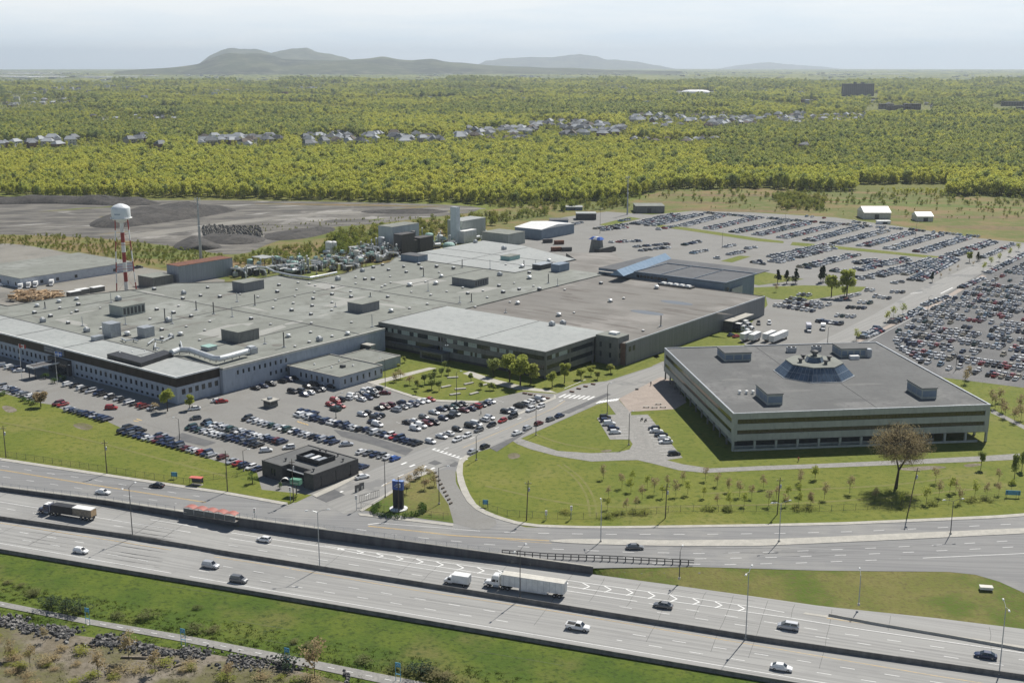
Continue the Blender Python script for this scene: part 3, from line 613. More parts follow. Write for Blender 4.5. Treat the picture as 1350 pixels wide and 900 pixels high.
# ================================================================== HILLS, far land, haze
def ridge(name, prof, D, depth, mat, seed, rough=.2):
    """a hill range D metres away; prof = skyline sightings (photo x, y)"""
    xs = np.linspace(prof[0][0], prof[-1][0], 150); ys = np.interp(xs, [p[0] for p in prof], [p[1] for p in prof])
    z0 = curv(D) - 15; vs = []; nt = 17
    for j, (x, y) in enumerate(zip(xs, ys)):
        a = math.atan((x - CXP) / (FPX / TC)); dv = Vector((math.sin(a), math.cos(a), 0)); dcam = D
        top = CAMH + (EYE - y) / FPX * D * math.cos(a) * 1.0 / TC / TC
        for i in range(nt):
            t = (i / (nt - 1)) * 2 - 1
            p = dv * (D + t * depth)
            nn = noise.noise(Vector((p.x / 700 + seed, p.y / 700, 0))) * .6 + noise.noise(Vector((p.x / 260, p.y / 260, seed))) * .4
            k = math.cos(t * math.pi / 2) ** 1.3
            h = (top - z0) * k * (1 - rough * (1 - k) + nn * rough * (1.6 if abs(t) > .05 else .25))
            vs.append((p.x, p.y, z0 + max(0, h)))
    mb = MB(); mb.add(vs, [(j * nt + i, (j + 1) * nt + i, (j + 1) * nt + i + 1, j * nt + i + 1)[::-1] for j in range(149) for i in range(nt - 1)])
    return struct(mb.build(name, mat, smooth=True))
hill_m = M('hill_woodland', (.045, .06, .03), (.10, .11, .05), .003, .95, c3=(.02, .03, .018), scale3=.0015, lo3=.45, hi3=.6, fine=(.15, .15, .09), fscale=.008)
ridge('hill', [(150, 93), (200, 90.5), (232, 88), (262, 84.5), (285, 77), (300, 74), (330, 72), (345, 71.5), (360, 74), (372, 78), (400, 79.5), (440, 80), (480, 78.5), (505, 77.5), (525, 80), (545, 82), (570, 80.5), (595, 82.5), (640, 86), (690, 88), (740, 89.5), (800, 91), (900, 93)], 13500, 1800, hill_m, 3)
ridge('hill', [(240, 92), (258, 87), (268, 80), (277, 74), (288, 70), (300, 67), (325, 66.2), (345, 67.5), (358, 71), (370, 68), (385, 66), (405, 67.5), (415, 71), (435, 72), (455, 76.5), (475, 83), (490, 92)], 19000, 2600, hill_m, 9)
ridge('hill', [(620, 90), (640, 80.5), (655, 79.5), (680, 77.5), (700, 76), (725, 76.5), (745, 74.5), (765, 72.6), (785, 75.5), (800, 79), (820, 80), (840, 81.5), (860, 85), (890, 90)], 31000, 3500, hill_m, 5)
ridge('hill', [(940, 91), (970, 86), (1000, 83), (1015, 82), (1040, 85), (1080, 87), (1110, 90)], 42000, 3500, hill_m, 7)

# ================================================================== BUILDINGS
# local frame of the works: x along the long fronts (towards the camera, right), y away from the camera to the right
def works(name, label, cat, a, b, z=0.0, group=None):
    return thing(name, label, cat, tuple(W(a, b, z)), AA, group)
def roofcap(mb, x0, x1, y0, y1, z, h=.35, w_=.35, mi=0):
    for q in ((x0, x1, y0, y0 + w_), (x0, x1, y1 - w_, y1), (x0, x0 + w_, y0 + w_ + .003, y1 - w_ - .003), (x1 - w_, x1, y0 + w_ + .003, y1 - w_ - .003)):
        mb.box(q[0], q[1], q[2], q[3], z, z + h, mi)
def wall_x(mb, x0, x1, y, z0, z1, holes, th=.3, mi=0, face=-1):
    """wall running along x with its outer face at y; holes = (x0,x1,z0,z1) in one storey band, sorted"""
    ya, yb = (y, y + th) if face < 0 else (y - th, y)
    if not holes: mb.box(x0, x1, ya, yb, z0, z1, mi); return
    h0, h1 = holes[0][2], holes[0][3]
    mb.box(x0, x1, ya, yb, z0, h0, mi); mb.box(x0, x1, ya, yb, h1, z1, mi); c = x0
    for h in holes: mb.box(c, h[0], ya, yb, h0, h1, mi); c = h[1]
    mb.box(c, x1, ya, yb, h0, h1, mi)
def wall_y(mb, y0, y1, x, z0, z1, holes, th=.3, mi=0, face=1):
    xa, xb = (x - th, x) if face > 0 else (x, x + th)
    if not holes: mb.box(xa, xb, y0, y1, z0, z1, mi); return
    h0, h1 = holes[0][2], holes[0][3]
    mb.box(xa, xb, y0, y1, z0, h0, mi); mb.box(xa, xb, y0, y1, h1, z1, mi); c = y0
    for h in holes: mb.box(xa, xb, c, h[0], h0, h1, mi); c = h[1]
    mb.box(xa, xb, c, y1, h0, h1, mi)
def panes_x(parent, holes, y, name='window', mat=None, face=-1, depth=.18):
    cache = {}
    for h in holes:
        wd, ht = round(h[1] - h[0], 2), round(h[3] - h[2], 2); mt = h[4] if len(h) > 4 else (mat or glass); k = (wd, ht, mt.name)
        if k not in cache: cache[k] = MB().box(-wd / 2, wd / 2, -.03, .03, 0, ht).mesh(name, mt)
        put(name, cache[k], parent, ((h[0] + h[1]) / 2, y - face * depth, h[2]))
def panes_y(parent, holes, x, name='window', mat=None, face=1, depth=.18):
    cache = {}
    for h in holes:
        wd, ht = round(h[1] - h[0], 2), round(h[3] - h[2], 2); mt = h[4] if len(h) > 4 else (mat or glass); k = (wd, ht, mt.name)
        if k not in cache: cache[k] = MB().box(-.03, .03, -wd / 2, wd / 2, 0, ht).mesh(name, mt)
        put(name, cache[k], parent, (x - face * depth, (h[0] + h[1]) / 2, h[2]))

# ---- (1) front office wing with the bronze fascia : a -230..0, b 0..20
t = works('office_wing', 'long two storey office wing with dark bronze fascia above pale windowed wall', 'office wing', 0, 0)
X0 = -230.0
hs = []; x = -8.6
while x > X0 + 3:
    if not (-86 < x < -67): hs.append((x - .75, x + .75, 3.3, 5.3))
    x -= 3.35
hs = hs[::-1]
mb = MB(); wall_x(mb, X0, -.3, 0, 2.0, 6.6, hs); hl = [(h[0] - .1, h[1] + .1, .7, 1.7) for h in hs]
wall_x(mb, X0, -.3, 0.002, 0, 1.997, hl)
hy = [(2.2 + i * 3.05, 3.9 + i * 3.05, 3.3, 5.4) for i in range(6)]
wall_y(mb, 0, 20, 0, 0, 6.6, hy)
mb.box(X0, -.4, 19.4, 19.8, 0, 10.2); mb.build('wall', wall_blue, t)
panes_x(t, hs, 0); panes_x(t, hl, 0.002, 'basement_window', glass); panes_y(t, hy, 0)
mb = MB(); n_ = int(-X0 / 4.2)
for i in range(n_):                     # bronze glazed band built panel by panel, fine joints between
    a1 = -i * 4.2; mb.box(a1 - 4.16, a1 - .04, .02, .3, 6.62, 10.1)
for i in range(5): mb.box(-.3, -.02, .04 + i * 4, 3.98 + i * 4, 6.62, 10.1)
mb.build('fascia_band', fascia, t)
mb = MB(); mb.box(X0, -.3, .34, 19.8, 10.1, 10.45); mb.build('roof', roof_light, t)
mb = MB(); mb.box(X0, .25, -.25, .32, 10.12, 10.72); mb.box(-.32, .25, .322, 20, 10.12, 10.72); mb.build('roof_edge', white, t)
mb = MB(); mb.box(X0, -.33, 19.5, 20, 10.46, 10.6); mb.build('roof_edge', roof_dark, t)
for sx in (-40.5, -76, -112, -148, -184): mb = MB().box(sx, sx + .35, .35, 19.45, 10.451, 10.56); mb.build('roof_joint', roof_dark, t)
# entrance recess and sign panel
mb = MB(); mb.box(-84, -69, -1.6, -.02, 0, 6.3); mb.build('entrance_porch', wall_dark, t)
mb = MB(); mb.box(-82.5, -70.5, -1.68, -1.62, .3, 4.6); mb.build('entrance_glazing', glass, t)
sg = MB().box(-88.3, -73.6, -.32, -.02, 7.5, 9.9).build('sign_panel', M('sign_grey', (.16, .17, .20), (.13, .14, .17), .5, .5), t)
mb = MB(); r0 = random.Random(3)
for zz, xa, xb, hh in ((9.05, -87.6, -74.2, .42), (8.0, -87.6, -74.4, .3)):
    x = xa
    while x < xb:
        wd = r0.uniform(.25, .5)
        if r0.random() < .88:
            mb.box(x, x + .08, -.36, -.325, zz, zz + hh); mb.box(x, x + wd, -.36, -.3252, zz + hh - .09, zz + hh)
            if r0.random() < .6: mb.box(x + wd - .08, x + wd, -.36, -.3254, zz, zz + hh - .095)
            if r0.random() < .6: mb.box(x + .085, x + wd - .085, -.36, -.3256, zz, zz + .08)
        x += wd + .16
mb.build('lettering', offwhite, sg)
# raised black plant screen on the wing roof (L shaped) and the white duct loop
t2 = works('plant_screen', 'L-shaped black plant screen on the pale roof of the office wing', 'roof screen', *AB(193, 481, 10.5), 10.46)
scr = [AB(*p, 12.0) for p in ((141, 467), (186, 479), (228, 465), (216, 461.5), (186, 471), (157, 463))]
o_ = AB(193, 481, 10.5); mb = MB(); mb.prism([(a - o_[0], b - o_[1]) for a, b in scr], 0, 1.7); mb.build('screen_wall', black_p, t2)
for i in range(4):
    q = scr[i]; mb = MB(); mb.lathe([(.25, 1.7), (.25, 2.1), (.4, 2.1), (.1, 2.3)], 8, ((scr[3][0] + (scr[0][0] - scr[3][0]) * (i + .5) / 4.6 - o_[0]), (scr[3][1] + (scr[0][1] - scr[3][1]) * (i + .5) / 4.6 - o_[1] - .4))); mb.build('vent_cap', white, t2)
def pipe_run(name, label, cat, sights, z, r, mat, n=8, group=None, supports=True):
    P3 = [G(x, y, z) for x, y in sights]; t = thing(name, label, cat, (P3[0].x, P3[0].y, z - r - .6), 0, group); o = Vector((P3[0].x, P3[0].y, z - r - .6))
    mb = MB(); mb.tube([p - o for p in P3], r, n); mb.build('pipe', mat, t)
    if supports:
        sp = MB().box(-.08, .08, -.3, .3, -.0, .6).mesh('support', steel_d)
        T = plen(P3); d = 1.0
        while d < T: q = band(P3, 0, d)[-1] - o; put('support', sp, t, (q.x, q.y, 0)); d += 4.0
    return t
pipe_run('air_duct', 'fat white rounded air duct looping over roof corner behind the office wing', 'duct', [(226, 464.5), (236, 461), (250, 461), (262, 465), (282, 472), (290, 472.5), (298, 470.5), (325, 463), (328, 462.6)], 12.3, 1.15, duct_m, 12)
mbx = thing('duct_box', 'pale metal plant box at the right end of the white duct', 'plant box', tuple(G(332, 466, 10)), AA)
MB().box(-2.6, 1.4, -1.5, 2, 0, 2.4).build('casing', galv, mbx); MB().box(-2, .8, -1, 1.6, 2.4, 3.0).build('lid', duct_m, mbx)

# ---- (2) main production hall
H1 = 10.0
hall = works('production_hall', 'enormous flat grey roofed production hall with pale panelled side wall', 'factory hall', 0, 0)
poly = [(-230, 20.1), (1.8, 20.1), (1.8, 110), (-5.7, 110), (-5.7, 161), (1.8, 161), (1.8, 178), (1.6, 178), (1.6, 286), (-39.5, 286), (-39.5, 257.8), (-130, 257.8), (-119, 240), (-119, 215), (-113, 199), (-113, 172), (-138, 172), (-138, 145), (-163, 122), (-163, 100), (-176, 60), (-176, 34), (-230, 34)]
mb = MB(); mb.prism(poly, 9.4, H1); mb.build('roof', roof_grey, hall)
mb = MB()
up = [(35 + i * 2.75, 36 + i * 2.75, 6.2, 7.9) for i in range(10)]; up = [(u[0] - 8, u[1] - 8, u[2], u[3]) for u in up]
lo_ = [(u[0], u[1], 2.4, 4.0) for u in up[6:]]
wall_y(mb, 20.2, 110, 1.8, 5.02, 9.38, up); wall_y(mb, 20.2, 110, 1.8, .0, 5.0, lo_)
for zz in (1.6, 5.0, 8.4): mb.box(1.8, 1.86, 20.3, 109.9, zz, zz + .12)
mb.box(.02, 1.79, 20.1, 20.5, 0, 9.38)
MB().box(-176, -175.6, 34, 60, 0, 9.38).build('end_wall', wall_blue, hall); MB().box(-230, -176.1, 33.5, 34, 0, 9.38).build('yard_wall', wall_blue, hall)
mb.build('wall', wall_blue, hall); panes_y(hall, up, 1.8); panes_y(hall, lo_, 1.8)
mb = MB(); mb.box(1.5, 2.1, 20.2, 110, 9.39, 10.25); mb.build('roof_edge', offwhite, hall)
back = [poly[i] for i in range(6, len(poly))]
mb = MB()
for p, q in zip(back[3:], back[4:]):
    d = Vector((q[0] - p[0], q[1] - p[1])); L_ = d.length; 
    if L_ < .5: continue
    X = Matrix.Translation((p[0], p[1], 0)) @ Matrix.Rotation(math.atan2(d.y, d.x), 4, 'Z'); mb.box(.02, L_ - .02, 0, .25, 0, 10.35, 0, X)
mb.build('rear_wall', wall_grey, hall)
def joint(x0, x1, y0, y1, m_=None, h=.16):
    MB().box(x0, x1, y0, y1, H1 + .002, H1 + h).build('roof_joint', m_ or roof_dark, hall)
joint(-170, 1.4, 95, 95.5); joint(-138, -6, 171, 171.5); joint(-87, -86.6, 20.4, 170.9); joint(-30, -29.6, 20.4, 94.9); joint(-150, -149.6, 20.4, 94.9); joint(-62, -61.6, 171.6, 232.8)
joint(-62, -61.6, 233.2, 257.5)
# white side patches of newer membrane
for q in ([(258, 440), (300, 447), (335, 425), (300, 428)], [(335, 446), (378, 431), (372, 428), (338, 437)], [(425, 403), (458, 395), (480, 397), (440, 405)], [(515, 372), (560, 366), (590, 370), (545, 377)], [(600, 372 + 14), (636, 385), (660, 379), (640, 378)], [(400, 376), (440, 383), (458, 377), (430, 372)]):
    p3 = [W(*AB(x, y, H1), H1 + .012) for x, y in q]; cx = ORI
    mb = MB(); vv = [Vector(((p - ORI).dot(UA), (p - ORI).dot(UB), p.z)) for p in p3]
    if sum(vv[i].x * vv[(i + 1) % 4].y - vv[(i + 1) % 4].x * vv[i].y for i in range(4)) < 0: vv = vv[::-1]
    mb.add(vv, [(0, 1, 2, 3)]); mb.build('roof_patch', M('roof_patch', (.33, .33, .305), (.30, .30, .278), .2, .9), hall)
# ---- bright membrane roof hall behind
t = works('rear_hall', 'rear hall with brightest pale membrane roof behind the main grey roof', 'factory hall', 0, 0)
mb = MB(); mb.prism([(-130, 258), (-40, 258), (-40, 317), (-96.6, 340), (-131, 342)], 9.7, 10.22); mb.build('roof', roof_light, t)
mb = MB(); mb.prism([(-129.6, 258.4), (-40.4, 258.4), (-40.4, 316.6), (-96.6, 339.6), (-130.6, 341.6)], 0, 9.7); mb.build('wall', wall_grey, t)
MB().box(-129, -41, 280, 280.3, 10.223, 10.36).build('roof_joint', roof_dark, t); MB().box(-90, -89.7, 258.5, 336, 10.226, 10.35).build('roof_joint', roof_dark, t)
MB().box(-130, -42, 300, 300.3, 10.226, 10.35).build('roof_joint', roof_dark, t)
t = works('link_roof', 'low dark grey roof between the bright rear hall and the blue ridge block', 'factory annex', 0, 0)
mb = MB(); mb.prism([(-39.4, 286.3), (-3, 286.3), (-3, 320), (-38, 356), (-60, 336), (-39.4, 318)], 0, 9.5, 0); mb.build('block', roof_brown, t)
# ---- (3) brown roofed hall to the right
t = works('brown_hall', 'big brown gravel roofed hall with long dark grey ribbed wall facing right', 'factory hall', 0, 0)
mb = MB(); mb.prism([(2, 165), (87.6, 165), (87.6, 152.5), (100.6, 152.5), (100.6, 282), (2, 286)], 9.3, 9.62); mb.build('roof', roof_brown, t)
mb = MB(); k = 0
for i in range(216):
    y = 152.6 + i * .6; mb.box(100.5 if i % 2 else 100.62, 100.9, y, y + .598, 0, 9.35)
mb.build('ribbed_wall', wall_rib, t)
MB().box(100.45, 101.0, 152.4, 282.2, 9.36, 9.95).build('roof_edge', galv, t); MB().box(2, 100.4, 281.9, 282.2, 9.64, 9.9).build('roof_edge', steel_d, t)
MB().box(97.6, 100.49, 152.2, 152.5, 0, 9.4).build('brick_end', brick_r, t); MB().box(96, 100, 281.2, 281.85, 0, 9.2).build('end_wall', wall_dark, t)
hol = [(AB(843, 471, 4)[1] + i * 3.2, AB(843, 471, 4)[1] + 1.6 + i * 3.2) for i in range(2)]
for h in hol: MB().box(100.92, 101.0, h[0], h[1], 5.6, 7.8).build('window', glass, t)
# ---- (4) three storey office block with ribbon windows
t = works('office_block', 'three storey dark grey office block with pale flat roof and ribbon windows', 'office building', 0, 0)
mb = MB(); mb.box(-5.6, 86.6, 114.4, 160.5, 10.9, 11.1); mb.build('roof', roof_light, t)
MB().box(49.3, 49.6, 114.5, 160.2, 11.102, 11.2).build('roof_joint', roof_dark, t)
mb = MB(); mb.box(-6, 87, 114, 114.4, 10.5, 11.3); mb.box(86.6, 87, 114.402, 150.4, 10.5, 11.3); mb.box(-6, -5.6, 114.402, 160.5, 10.5, 11.3); mb.build('roof_edge', wall_grey, t)
mb = MB()
for z0, z1 in ((9.35, 10.5), (5.4, 7.5), (1.2, 3.6)):
    mb.box(-6, 87, 114.0, 114.35, z0, z1); mb.box(86.65, 87, 114.351, 149, z0, z1)
mb.box(-6, -5.6, 114.36, 161, 0, 10.49); mb.box(-5.99, 86.5, 160.2, 160.6, 0, 10.88)
for xx in (-6, 30.6, 67, 86.4): mb.box(xx, xx + .6, 114.03, 114.5, 0, 10.49)
for yy in (114.4, 131, 148): mb.box(86.5, 86.96, yy, yy + .7, 0, 10.49)
mb.build('wall', wall_grey, t)
r0 = random.Random(11)
def runs(n, seq): return [seq[(i * len(seq)) // n] for i in range(n)]
pale1 = [(0, 5), (8.5, 12.5), (14.6, 18), (24, 29), (32, 37.5), (40, 44.5), (46.5, 51), (58, 62), (63, 67), (68, 71.5)]
pale2 = [(10, 16), (31, 39), (44, 53)]
def fill(z0, z1, pale, seedv, nm='window'):
    out = []; x = -5.3
    while x < 86.2:
        pp = any(a <= x + .6 <= b for a, b in pale) and r0.random() < .9
        if not any(abs(x + .6 - q) < .9 for q in (30.9, 67.3)): out.append((x, x + 1.12, z0, z1, glass_p if pp else glass))
        x += 1.2
    return out
w1 = fill(7.52, 9.33, pale1, 1); w2 = fill(3.62, 5.38, pale2, 2)
panes_x(t, w1[:], 114.0, depth=.22); panes_x(t, w2[:], 114.0, depth=.22)
mb = MB(); mb.box(-5.3, 86.4, 114.3, 114.4, .0, 1.2); mb.build('base_wall', wall_dark, t)
for z0, z1, pl in ((7.52, 9.33, [(118, 121), (123.5, 129.5)]), (3.62, 5.38, [])):
    hh = []; y = 115.2
    while y < 148:
        if abs(y + .6 - 131.3) > .9: hh.append((y, y + 1.12, z0, z1, glass_p if any(a <= y <= b for a, b in pl) else glass))
        y += 1.2
    panes_y(t, hh, 87, depth=.22)
mb = MB(); mb.box(23, 36, 109.5, 113.95, 0, 3.4); mb.build('porch', wall_grey, t); MB().box(22.5, 36.5, 109, 113.96, 3.41, 3.8).build('porch_roof', roof_dark, t)
MB().box(24, 35, 109.42, 109.48, .3, 2.8).build('porch_glazing', glass, t)
MB().box(2, 20, 112.5, 113.97, 3.0, 3.3).build('ledge', conc_d, t)
# stair tower at its right end
t = works('stair_tower', 'plain grey square stair tower at right end of the office block', 'stair tower', 92.9, 150)
mb = MB(); hw = [(1.2, 2.4), (5.0, 6.2)]
for z0, z1 in ((7.1, 9.3), (3.0, 5.2)):
    wall_y(mb, 0, 8.6, 5.4, z0 - 2.4 if z0 < 5 else 5.25, z1 + (.0 if z0 < 5 else 2.5), [(a, b, z0, z1) for a, b in hw]); panes_y(t, [(a, b, z0, z1) for a, b in hw], 5.4)
wall_y(mb, 0, 8.6, 5.4, 0, .58, []); hx = [(-3.8, -2.7), (1.0, 2.1)]
for z0, z1 in ((7.1, 9.3), (3.0, 5.2)):
    wall_x(mb, -5.8, 5.08, 0, z0 - 2.4 if z0 < 5 else 5.25, z1 + (.0 if z0 < 5 else 2.5), [(a, b, z0, z1) for a, b in hx]); panes_x(t, [(a, b, z0, z1) for a, b in hx], 0)
wall_x(mb, -5.8, 5.08, 0, 0, .58, []); mb.box(-5.8, 5.39, 8.3, 8.6, 0, 11.79); mb.build('wall', wall_grey, t)
MB().box(-5.8, 5.4, 0, 8.6, 11.8, 12.1).build('roof', roof_grey, t); MB().box(-2, 2, 4, 7, 12.11, 13.0).build('hatch', white, t); MB().box(-5.9, -5.79, .1, 8.5, 0, 11.7).build('side_wall', wall_grey, t)
# ---- (5) low annex in front of the side wall
t = works('annex', 'low pale annex with two flat roof levels in front of the side wall', 'annex', 2, 52)
mb = MB(); hx = [(8 + i * 3.1, 9.1 + i * 3.1, 1.6, 3.5) for i in range(7)]; hy = [(2.4 + i * 3.4, 3.4 + i * 3.4, 1.6, 3.6) for i in range(7)]
wall_x(mb, 2, 30.5, 0, 0, 4.9, hx); wall_y(mb, 0, 24, 30.8, 0, 4.9, hy); mb.box(.05, 30.7, 23.7, 24, 0, 4.9); mb.build('wall', wall_blue, t)
panes_x(t, hx, 0); panes_y(t, hy, 30.8)
MB().box(.05, 30.5, .3, 23.7, 4.6, 4.8).build('roof', roof_grey, t)
mb = MB(); roofcap(mb, .05, 31, -.15, 24.1, 4.91, .3, .35); mb.box(14, 14.4, .3, 23.6, 4.81, 5.1); mb.build('roof_edge', conc, t)
mb = MB(); mb.box(4, 24, 24.2, 42, 0, 4.2); mb.build('block', wall_blue, t); mb = MB(); roofcap(mb, 3.9, 24.1, 24.15, 42.1, 4.21, .35, .4); mb.build('roof_edge', conc, t); MB().box(4.3, 23.7, 24.6, 41.7, 4.215, 4.3).build('roof', roof_grey, t)
for x, y in ((8, 8), (12, 18), (22, 16), (17, 9)): mb = MB(); mb.lathe([(.3, 4.8), (.3, 5.3), (.45, 5.3), (.15, 5.55)], 8, (x, y)); mb.build('roof_vent', white, t)
MB().box(19, 21, 11.5, 13, 4.8, 5.8).build('roof_unit', steel_d, t)
t = works('dock_canopy', 'pale flat dock canopy with dark sides tucked beside the office block', 'canopy', *AB(488, 458, 4.5), 0)
MB().box(-8, 2, -2, 1.4, 5.6, 6.0).build('roof', conc, t); MB().box(-8, 2, -1.95, -1.7, 2.6, 5.58).build('side', wall_dark, t)
for x in (-7.8, -3, 1.7): MB().box(x, x + .2, 1.1, 1.3, 4.3, 5.58).build('post', steel_d, t)
# ---- (6) blue roofed ridge block at the back right
t = works('ridge_block', 'dark flat block with long blue ridged skylight roof behind brown hall', 'factory building', 0, 0)
mb = MB(); mb.box(2, 75, 287.2, 322, 0, 12.6); mb.build('wall', blue_wall, t)
mb = MB(); mb.box(-3, 76, 286.9, 338, 12.62, 12.9); mb.build('roof', roof_slate, t)
mb = MB(); mb.box(-3, 20, 322.2, 338, 0, 12.6); mb.box(-3, 1.9, 286.9, 322, 0, 12.6); mb.build('rear_wall', blue_wall, t)
mb = MB(); roofcap(mb, 20, 76.3, 286.6, 322.3, 12.91, .5, .4); mb.box(36, 36.3, 287.1, 321.8, 12.91, 13.3); mb.box(56, 56.3, 287.1, 321.8, 12.91, 13.3); mb.build('roof_edge', blue_wall, t)
A0 = Vector(AB(813, 363, 13) + (0,)); A1 = Vector(AB(877, 340, 13) + (0,)); d = (A1 - A0); Ln = d.length
X = Matrix.Translation((A0.x, A0.y, 12.92)) @ Matrix.Rotation(math.atan2(d.y, d.x), 4, 'Z')
for i in range(14):
    a, b = Ln * i / 14 + .04, Ln * (i + 1) / 14 - .04
    mb = MB(); mb.add([X @ Vector(q) for q in ((a, -4, 0), (b, -4, 0), (b, 0, 3), (a, 0, 3), (a, 4, 0), (b, 4, 0))], [(0, 1, 2, 3), (3, 2, 5, 4), (0, 3, 4), (1, 5, 2), (0, 4, 5, 1)]); mb.build('skylight', blue_roof, t)
MB().box(-2, 14, 284.6, 286.4, 11.2, 11.6).build('canopy', offwhite, t)
MB().box(76.01, 76.2, 294, 306, 2.5, 9).build('louvre', galv, t); MB().box(76.01, 76.2, 288.5, 290.5, 7.5, 10.5).build('window', glass, t)
mb = MB()
for i in range(9): mb.box(22 + i * 2.2, 23.6 + i * 2.2, 286.7, 286.88, 10.3, 11.8)
mb.build('clerestory_window', glass, t)
t = works('skylight_row', 'row of five white skylights on dark curb at back of brown roof', 'skylights', *AB(911, 380, 9.7), 9.65)
MB().box(-19, 1, -2, 2.4, 0, .9).build('curb', steel_d, t)
for i in range(5): MB().frust((-18 + i * 3.7, -15.2 + i * 3.7, -1.4, 1.6), (-17.6 + i * 3.7, -15.6 + i * 3.7, -1, 1.2), .9, 1.5).build('skylight', white, t)
# ---- (7) small dark brick building by the drive
t = works('gatehouse', 'small dark brick building with recessed entrance and black roof plant screen', 'building', 86, -33)
mb = MB(); ph = [(4.2, 5.0, 1.3, 3.4), (5.4, 6.2, 1.3, 3.4)]
wall_x(mb, 0, 9, 0, 0, 5, ph); mb.box(8.7, 9, .31, 3.5, 0, 5); mb.box(9.01, 18.5, 3.2, 3.5, 3.3, 5); wall_x(mb, 18.2, 22.2, .6, 0, 5, [])
mb.box(18.2, 18.5, .91, 3.19, 0, 5)
hh = [(3.2, 3.8, .6, 3.9), (9.3, 9.9, .6, 3.9), (15.4, 16.2, 1.2, 3.9)]
wall_y(mb, .6, 19.4, 22.5, 0, 5, hh); mb.box(.01, .3, .31, 19.39, 0, 4.999); mb.box(.31, 22.19, 19.1, 19.4, 0, 4.999); mb.build('wall', wall_dark, t)
panes_x(t, ph, 0); panes_y(t, hh, 22.5)
MB().box(9.1, 18.1, 4.4, 4.5, 0, 3.3).build('entrance_glazing', glass, t); MB().box(9.1, 18.1, 3.51, 19, .0, .1).build('floor', conc, t)
mb = MB(); mb.prism([(.2, .2), (8.8, .2), (8.8, 3.4), (18.4, 3.4), (18.4, .8), (22.3, .8), (22.3, 19.2), (.2, 19.2)], 4.75, 4.9); mb.build('roof', roof_dark, t)
mb = MB(); mb.box(0, 9.1, -.05, .3, 5.001, 5.12); mb.box(22.2, 22.55, .6, 19.45, 5.001, 5.12); mb.box(0, 22.19, 19.1, 19.45, 5.001, 5.12); mb.build('roof_edge', steel_d, t)
mb = MB(); mb.box(9.5, 18, 1.6, 2.6, 3.5, 3.7); mb.build('canopy_edge', galv, t)
ps = MB(); roofcap(ps, 7.5, 17.5, 7.5, 14.5, 4.91, 1.5, .3); ps = ps.build('plant_screen', black_p, t)
for x in (9, 12, 14.6): MB().box(x, x + 1.5, 9, 12.5, 4.92, 5.9).build('cooling_unit', galv if x != 12 else white, ps)
for x, y in ((6, 4.5), (20, 3), (20.3, 15), (8, 17), (10, 17.6), (15.5, 17.5)): mb = MB(); mb.lathe([(.18, 4.9), (.18, 5.5), (.4, 5.5), (.4, 5.9)], 8, (x, y)); mb.build('roof_vent', steel_d, t)
# green sign box beside it and its lamp arch
p = G(388, 648); t = thing('green_sign', 'square green sign box on post before the dark brick building', 'sign', tuple(G(391, 652)), R(-20))
MB().box(-.12, .12, -.12, .12, 0, 3.4).build('post', steel_d, t); MB().box(-1.6, 1.6, -.9, .9, 3.4, 5.0).build('sign_box', green_p, t)
mb = MB()
for i in range(7): mb.box(-1.3 + i * .38, -1.05 + i * .38, -.93, -.905, 3.8, 4.1)
mb.build('lettering', offwhite, t)
t = thing('entrance_hoop', 'white arched shelter cover on the lawn before dark brick building', 'shelter', tuple(G(377, 637)), R(-10))
mb = MB(); pr = [(-1.8 * math.cos(a), 1.9 * math.sin(a)) for a in [math.pi * i / 10 for i in range(11)]]
mb.add([(x, y, z) for x, z in pr for y in (-.7, .7)], [(2 * i, 2 * i + 1, 2 * i + 3, 2 * i + 2) for i in range(10)]); mb.build('cover', white, t); MB().box(-1.7, 1.7, -.6, .6, 0, .25).build('base', conc, t)
# ---- guard booth in the lot
t = works('guard_booth', 'grey guard booth with flat overhanging roof standing in the car park', 'booth', *AB(357, 538, 0))
MB().box(-4, 0, 0, 3.6, 0, 1.1).build('base_wall', wall_grey, t); MB().box(-3.9, -.1, .1, 3.5, 1.1, 2.4).build('window', glass, t)
for x in (-4, -2.1, -.2): MB().box(x, x + .2, 0, .099, 1.1, 2.4).build('post', wall_grey, t)
MB().box(-4.6, .6, -.6, 4.2, 2.42, 2.75).build('roof', conc, t); MB().box(-3, -1.6, 1, 2.4, 2.76, 3.5).build('roof_unit', galv, t)

# ---- (8) three storey square office with octagonal skylight
c0 = G(967, 545, 13); c0.z = 0; ex = G(1306, 533, 13) - G(967, 545, 13); ey = G(873, 458.5, 13) - G(967, 545, 13)
OA = math.atan2(ex.y, ex.x); LX = ex.length; LY = ey.length
oc = thing('square_office', 'three storey pale precast office square in plan with dark grey roof', 'office building', tuple(c0), OA)
def OL(px, py, z):
    d = G(px, py, z) - c0; c, s = math.cos(OA), math.sin(OA); return d.x * c + d.y * s, -d.x * s + d.y * c
OM = c0
LY2 = LY
HO = 13.0
MB().box(.5, LX - .5, .5, LY - .5, 12.5, 12.7).build('roof', roof_dark, oc)
mb = MB(); roofcap(mb, -.1, LX + .1, -.1, LY + .1, 12.62, .45, .55); mb.build('roof_edge', galv, oc)
def jnt(x0, x1, y0, y1): MB().box(x0, x1, y0, y1, 12.701, 12.8).build('roof_joint', steel_d, oc)
jnt(LX * .56, LX * .56 + .25, .6, LY * .42); jnt(LX * .42, LX * .42 + .25, LY * .66, LY - .6)
mb = MB()
for z0, z1 in ((10.9, 12.6), (7.2, 9.3), (3.6, 5.8)):
    mb.box(0, LX, 0, .4, z0, z1); mb.box(0, .4, .401, LY - .401, z0, z1); mb.box(LX - .4, LX, .401, LY - .401, z0, z1); mb.box(0, LX, LY - .4, LY, z0, z1)
mb.build('spandrel_band', wall_oct, oc)
corn = MB()
